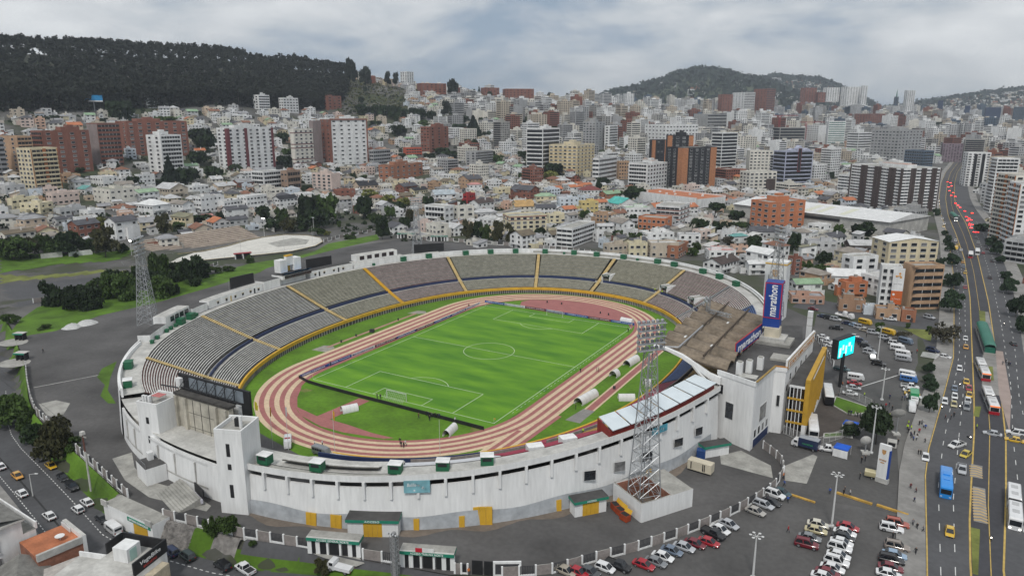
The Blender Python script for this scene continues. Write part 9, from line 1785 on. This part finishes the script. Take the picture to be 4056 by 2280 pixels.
# ---------------------------------------------------------------- bus station and lower left houses
bs=thing('bus_station','long rounded green roofed bus station on the busway island','bus station',(155.0,99,.3),R(92)); GRN=mat('station_green',(.02,.15,.10),.5,.2,.4); mb=MB(); halftube(mb,-17,17,1.9,3.0,GRN,h=1.1); part('roof',mb,bs,smooth=True)
for i in range(8): mb=MB(); x=-16+32*i/7; mb.box(x-.1,x+.1,-1.6,1.6,0,3.0,GRN); part('frame',mb,bs)
for s in(-1,1): mb=MB(); mb.box(-16.5,16.5,s*1.65-.05,s*1.65+.05,.9,2.6,mat('station_glass',(.06,.09,.09),.15,.3,.6)); part('glass_side',mb,bs)
mb=MB(); mb.box(-17,17,-1.8,1.8,0,.9,CONC); part('platform',mb,bs)
bs2=thing('bus_station','smaller green roofed bus station far up the avenue','bus station',(150.5,470,.3),R(96)); mb=MB(); halftube(mb,-14,14,1.9,3.0,GRN,h=1.1); part('roof',mb,bs2,smooth=True); mb=MB(); mb.box(-14,14,-1.8,1.8,0,2.9,MATS['station_glass']); part('glass_side',mb,bs2)
hs=thing('house','white three storey house with large recessed windows at the lower left corner','house',(-26.5,-150,-4.2),R(-4)); W2=WHITE
mb=MB(); mb.box(-12,8,-10,3.2,0,8.6,W2,CONC); mb.box(-12,3,3.2,6.0,0,6.2,W2,CONC); part('wall',mb,hs); mb=MB(); mb.box(-12.4,8.5,-10.4,3.7,8.6,9.0,CONCL); mb.face([(-12.4,-10.4,9.01),(8.5,-10.4,9.01),(8.5,-3,11),(-12.4,-3,11)],mat('old_grey_tile',(.20,.195,.18),.95,.35,.8,fine=3)); mb.face([(8.5,3.7,9.01),(-12.4,3.7,9.01),(-12.4,-3,11),(8.5,-3,11)],MATS['old_grey_tile']); part('roof',mb,hs)
for y in (-7.5,-2.5):
 for z in (1.8,4.6,7.2): obj('window',winmesh(2.7,1.6,GLASSB),hs,(8.02,y,z),R(90))
for x in (-8,-3,2,6):
 for z in (1.8,4.6,7.2): obj('window',winmesh(2.6,1.6,GLASSB),hs,(x,-10.02,z),0)
mb=MB(); mb.box(-13,9,5.2,5.5,6.2,7.6,W2); mb.box(3.02,8,3.2,5.5,0,5.6,W2,CONC); part('parapet',mb,hs)
te=thing('terrace_house','low house with orange tiled roof terrace and brick wall at the lower left corner','house',(-13.2,-145.6,-4.2),R(-8)); mb=MB(); mb.box(-4.2,5,-3.5,4.5,0,4.6,BRICKR,roofm('orangetile')); part('wall',mb,te); mb=MB(); mb.box(-4.3,5.2,4.5,5.2,0,5.6,W2,CONCL); mb.box(4.6,5.2,-3.6,4.49,4.0,5.4,CONCL); part('parapet',mb,te)
mb=MB(); mb.lathe([(.06,0),(.06,.9),(.9,.92),(.9,.98)],WHITE,12,(1.5,1.8,4.62)); o=obj('garden_table',mb.mesh('garden_table',True,40),te); o.parent=None; o.location=te.location; o.rotation_euler=te.rotation_euler; tag(o,'round white garden table on the orange roof terrace','table')
for i in range(10): mb=MB(); mb.box(-4+i*.42,-3.8+i*.42,4.1,4.3,4.6,5.5,W2); part('baluster',mb,te)
t=thing('old_tile_house','low house with worn grey tiled gable roof at the bottom left edge','house',(-8.5,-153.5,-4.2),R(-30)); wall,roof,_=house_geo(None,0,0,0,11,9,2.4,0,W2,'gable',MATS['old_grey_tile'],1,random.Random(2)); part('wall',wall,t); part('roof',roof,t)
t=thing('shed','shed with pale wavy sheet roof beside the old tiled house','shed',(-1.5,-149.5,-4.2),R(-26)); mb=MB(); mb.box(-5,5,-3,3,-.2,2.6,CONC); part('wall',mb,t); mb=MB(); mb.face([(-5.4,-3.4,2.62),(5.4,-3.4,2.62),(5.4,3.4,3.4),(-5.4,3.4,3.4)],mat('sheet_roof_pale',(.42,.39,.36),.8,.3,1.2)); part('roof',mb,t)
t=thing('garden_wall','tall grey garden wall curving along the pavement of the lower road','wall',(0,0,0)); wallseg(t,(-4.5,-146.2),(3.6,-141.0),-4.4,-1.2,.35,CONCL,None,'wall'); wallseg(t,(3.8,-140.9),(6.5,-141.5),-4.4,-1.2,.35,CONCL,None,'wall')
vb=thing('shop_building','white shop building with black lettered roof sign and cube shaped roof hut','shop',(9.6,-142.6,-4.2),R(14)); mb=MB(); mb.box(-4.6,5.2,-9,3.4,0,7.2,W2,CONCL); mb.box(5.21,6.8,-6,2,0,5.8,mat('tan_brick',(.48,.42,.31),.9,.3,.6,fine=2)); part('wall',mb,vb)
mb=MB(); mb.box(5.0,5.3,-4.6,3.6,7.0,9.6,DARK); part('sign_board',mb,vb); mb=MB(); mb.box(-4.6,5.0,3.3,3.6,7.2,9.4,DARK); mb.box(-4.8,-4.55,-.6,3.29,7.2,9.4,DARK); part('sign_board',mb,vb)
mb=MB(); mb.box(-1.8,1.4,-1.9,1.3,7.2,9.9,WHITE); part('roof_hut',mb,vb); mb=MB(); mb.box(1.41,1.46,-1.3,.3,7.3,9.5,mat('mint_stain',(.40,.58,.52),.6,.3)); part('panel',mb,vb)
textfit('lettering','VegaBike',5.0,1.0,TXTW,vb,(5.34,-.6,8.5),(R(90),0,R(90)),.04,.15); textfit('lettering','BICICLETAS',3.2,.4,mat('lettering_red',(.45,.05,.04),.6,.1),vb,(5.34,-.8,7.6),(R(90),0,R(90)),.02,.1)
mb=MB(); mb.box(5.21,5.25,-4.4,-1.6,2.6,5.2,mat('poster_grey',(.55,.55,.54),.7,.5,1.5)); part('poster',mb,vb)
t=thing('blue_yard_house','flat white house with blue framed window band between the garden wall and the shop','house',(2.4,-146.5,-4.2),R(18)); mb=MB(); mb.box(-4.5,4,-5,3,0,4.6,mat('pale_blue_wall',(.50,.55,.60),.8,.2),CONCL); mb.box(-4.5,4,2.8,3.1,4.6,5.6,W2); part('wall',mb,t)
for i in range(3): mb=MB(); mb.box(-3.5+i*2.4,-1.6+i*2.4,-5.08,-4.98,2.2,3.9,NAVY); part('window',mb,t)
t=thing('orange_sign','pale orange printed sign board with black numerals beside the shop building','sign',(17.6,-139.8,-4.2),R(34)); mb=MB(); mb.box(-3.2,3.2,-.1,.1,1.0,3.6,mat('sign_pale_orange',(.62,.47,.36),.6,.25,.6)); part('panel',mb,t); mb=MB(); mb.box(-3,-2.8,-.1,.1,0,1,STEEL); mb.box(2.8,3,-.1,.1,0,1,STEEL); part('post',mb,t); textfit('lettering','2.00',2.6,1.1,DARK,t,(-.6,-.13,2.3),(R(90),0,0))
# billboard under the forest, tower cranes, flags by the right edge
t=thing('billboard','blue and white billboard on a post at the foot of the forest','billboard',(-730,303,85.5),R(60)); mb=MB(); mb.tube((0,0,0),(0,0,11),.5,STEEL); part('post',mb,t); mb=MB(); mb.box(-9.5,9.5,-.6,.6,10.5,18,mat('billboard_blue',(.02,.26,.55),.5,.15,.2)); mb.box(-9.5,9.5,-.65,-.61,10.5,12,WHITE); part('panel',mb,t)
CRN=mat('crane_red',(.36,.04,.05),.6,.15)
for x,y,h,l in ((-143,1328,46,'taller red tower crane mast over the scaffolded frame'),(-95,1345,40,'shorter red tower crane mast right of the scaffolded frame')): t=thing('tower_crane',l,'crane',(x,y,ground(x,y)),.3); mb=MB(); truss(mb,(0,0,0),(0,0,h),1.2,14,CRN,.18); part('mast',mb,t); mb=MB(); truss(mb,(-12,0,h),(34,0,h+.5),.8,14,CRN,.14); part('jib',mb,t); mb=MB(); mb.box(-1,1,-1,1,h-3,h-.6,WHITE); part('cab',mb,t)
for i,(x,y,c,n) in enumerate(((182,265,(.03,.07,.30),'blue'),(186,262,(.55,.55,.55),'white'),(183,245,(.55,.38,.05),'yellow'),(187,240,(.02,.06,.22),'dark blue'),(189,236,(.45,.03,.04),'red'))):
 t=thing('banner_pole','tall pole with long %s banner at the right edge beyond the avenue'%n,'flagpole',(x,y,0),.4*i); mb=MB(); mb.tube((0,0,0),(0,0,15),.12,FRAME); part('pole',mb,t); mb=MB(); m=mat('banner_'+n.replace(' ','_'),c,.7,.15); A=[(.1+q*.55,.2*math.sin(q*2+i),14.6-q*1.2) for q in range(6)]; B=[(.1+q*.45,.2*math.sin(q*2+i),7-q*.3) for q in range(6)]; mb.strip(A,B,m); mb.strip(B,A,m); part('flag',mb,t)
# ---------------------------------------------------------------- unique labels from colour, kind and landmarks
LAND+=[('stadium scoreboard',-12,-109),('left yard',-140,-70),('skating rink',-230,90),('rink terrace',-275,95),('far left lamp tower',-107,100),('crest tower',80,97),('green bus station',155,99),('totem sign',128,-36),('turquoise screen',113,25),('green gates',48,-116),('ochre gate building',-8,-127),('far gates',-160,177),('corner of the upper car park',128,108)]
def rel(x,y):
 b=min(LAND,key=lambda L:math.hypot(L[1]-x,L[2]-y)); d=cdist(x,y); v=Vector((x-CX,y-CY)).normalized(); r=Vector((v.y,-v.x)); q=Vector((x-b[1],y-b[2])); a,c=q.dot(r),q.dot(v)
 return ('left of' if a<0 else 'right of') if abs(a)>abs(c) else ('beyond' if c>0 else 'in front of'),b[0]
def fitw(s): return ' '.join(s.split()[:16])
ORD=ordn+['thirteenth','fourteenth','fifteenth','sixteenth','seventeenth','eighteenth','nineteenth','twentieth']
def assign():
 G={}
 for q in LABELQ:
  t,base,x,y=q[:4]
  if len(q)>4: k=base
  else:
   rr,b=rel(x,y); W_=b.split()[:6]
   while W_[-1] in('by','of','with','and','the','to','beside','below','under','behind','a','at'): W_.pop()
   b=' '.join(W_)
   k='%s %s the %s'%(base,rr,b)
  G.setdefault(k,[]).append((x,y,t))
 for k,L in G.items():
  if len(L)==1: L[0][2]['label']=fitw(k); continue
  L.sort(key=lambda p:cdist(p[0],p[1])); n=len(k.split())
  for i,(x,y,t) in enumerate(L): t['label']=('%s, %s going away'%(k,ORD[i]) if n<=13 else '%s %s'%(ORD[i],' '.join(k.split()[:15]))) if i<20 else '%s, number %d going away'%(k,i+1)
assign()
# lettering becomes plain meshes, fitted to its panel
def fitt(q,o):
 if 'fw' not in o: return
 c=np.array([v.co[:2] for v in q.data.vertices]); lo,hi=c.min(0),c.max(0); q.scale=(o['fw']/max(.01,hi[0]-lo[0]),o['fh']/max(.01,hi[1]-lo[1]),1); m=(lo+hi)/2
 for v in q.data.vertices: v.co.x-=m[0]; v.co.y-=m[1]
dg=bpy.context.evaluated_depsgraph_get()
for o in TEXTS:
 me=bpy.data.meshes.new_from_object(o.evaluated_get(dg)); n=o.name; q=bpy.data.objects.new('lettering',me); q.parent=o.parent; q.location=o.location; q.rotation_euler=o.rotation_euler; q.scale=o.scale; COL.objects.link(q); fitt(q,o); bpy.data.objects.remove(o)
for o in COL.objects:
 if o.name.startswith('lettering'): o.name='lettering'
# ---------------------------------------------------------------- haze: a closed box of thin even air
hz=MB(); hz.box(-4800,4800,-460,8200,-20,520,DARK); me=hz.mesh('haze'); me.materials.clear(); hm=bpy.data.materials.new('haze'); hm.use_nodes=True; ht=hm.node_tree; ht.nodes.clear(); ho=ht.nodes.new('ShaderNodeOutputMaterial'); hv=ht.nodes.new('ShaderNodeVolumePrincipled'); hv.inputs['Color'].default_value=(.78,.85,.95,1); hv.inputs['Density'].default_value=HAZE_D; hv.inputs['Anisotropy'].default_value=.2; ht.links.new(hv.outputs[0],ho.inputs['Volume']); me.materials.append(hm); o=obj('haze',me,stuff=True); o['label']='thin pale blue haze over the city'
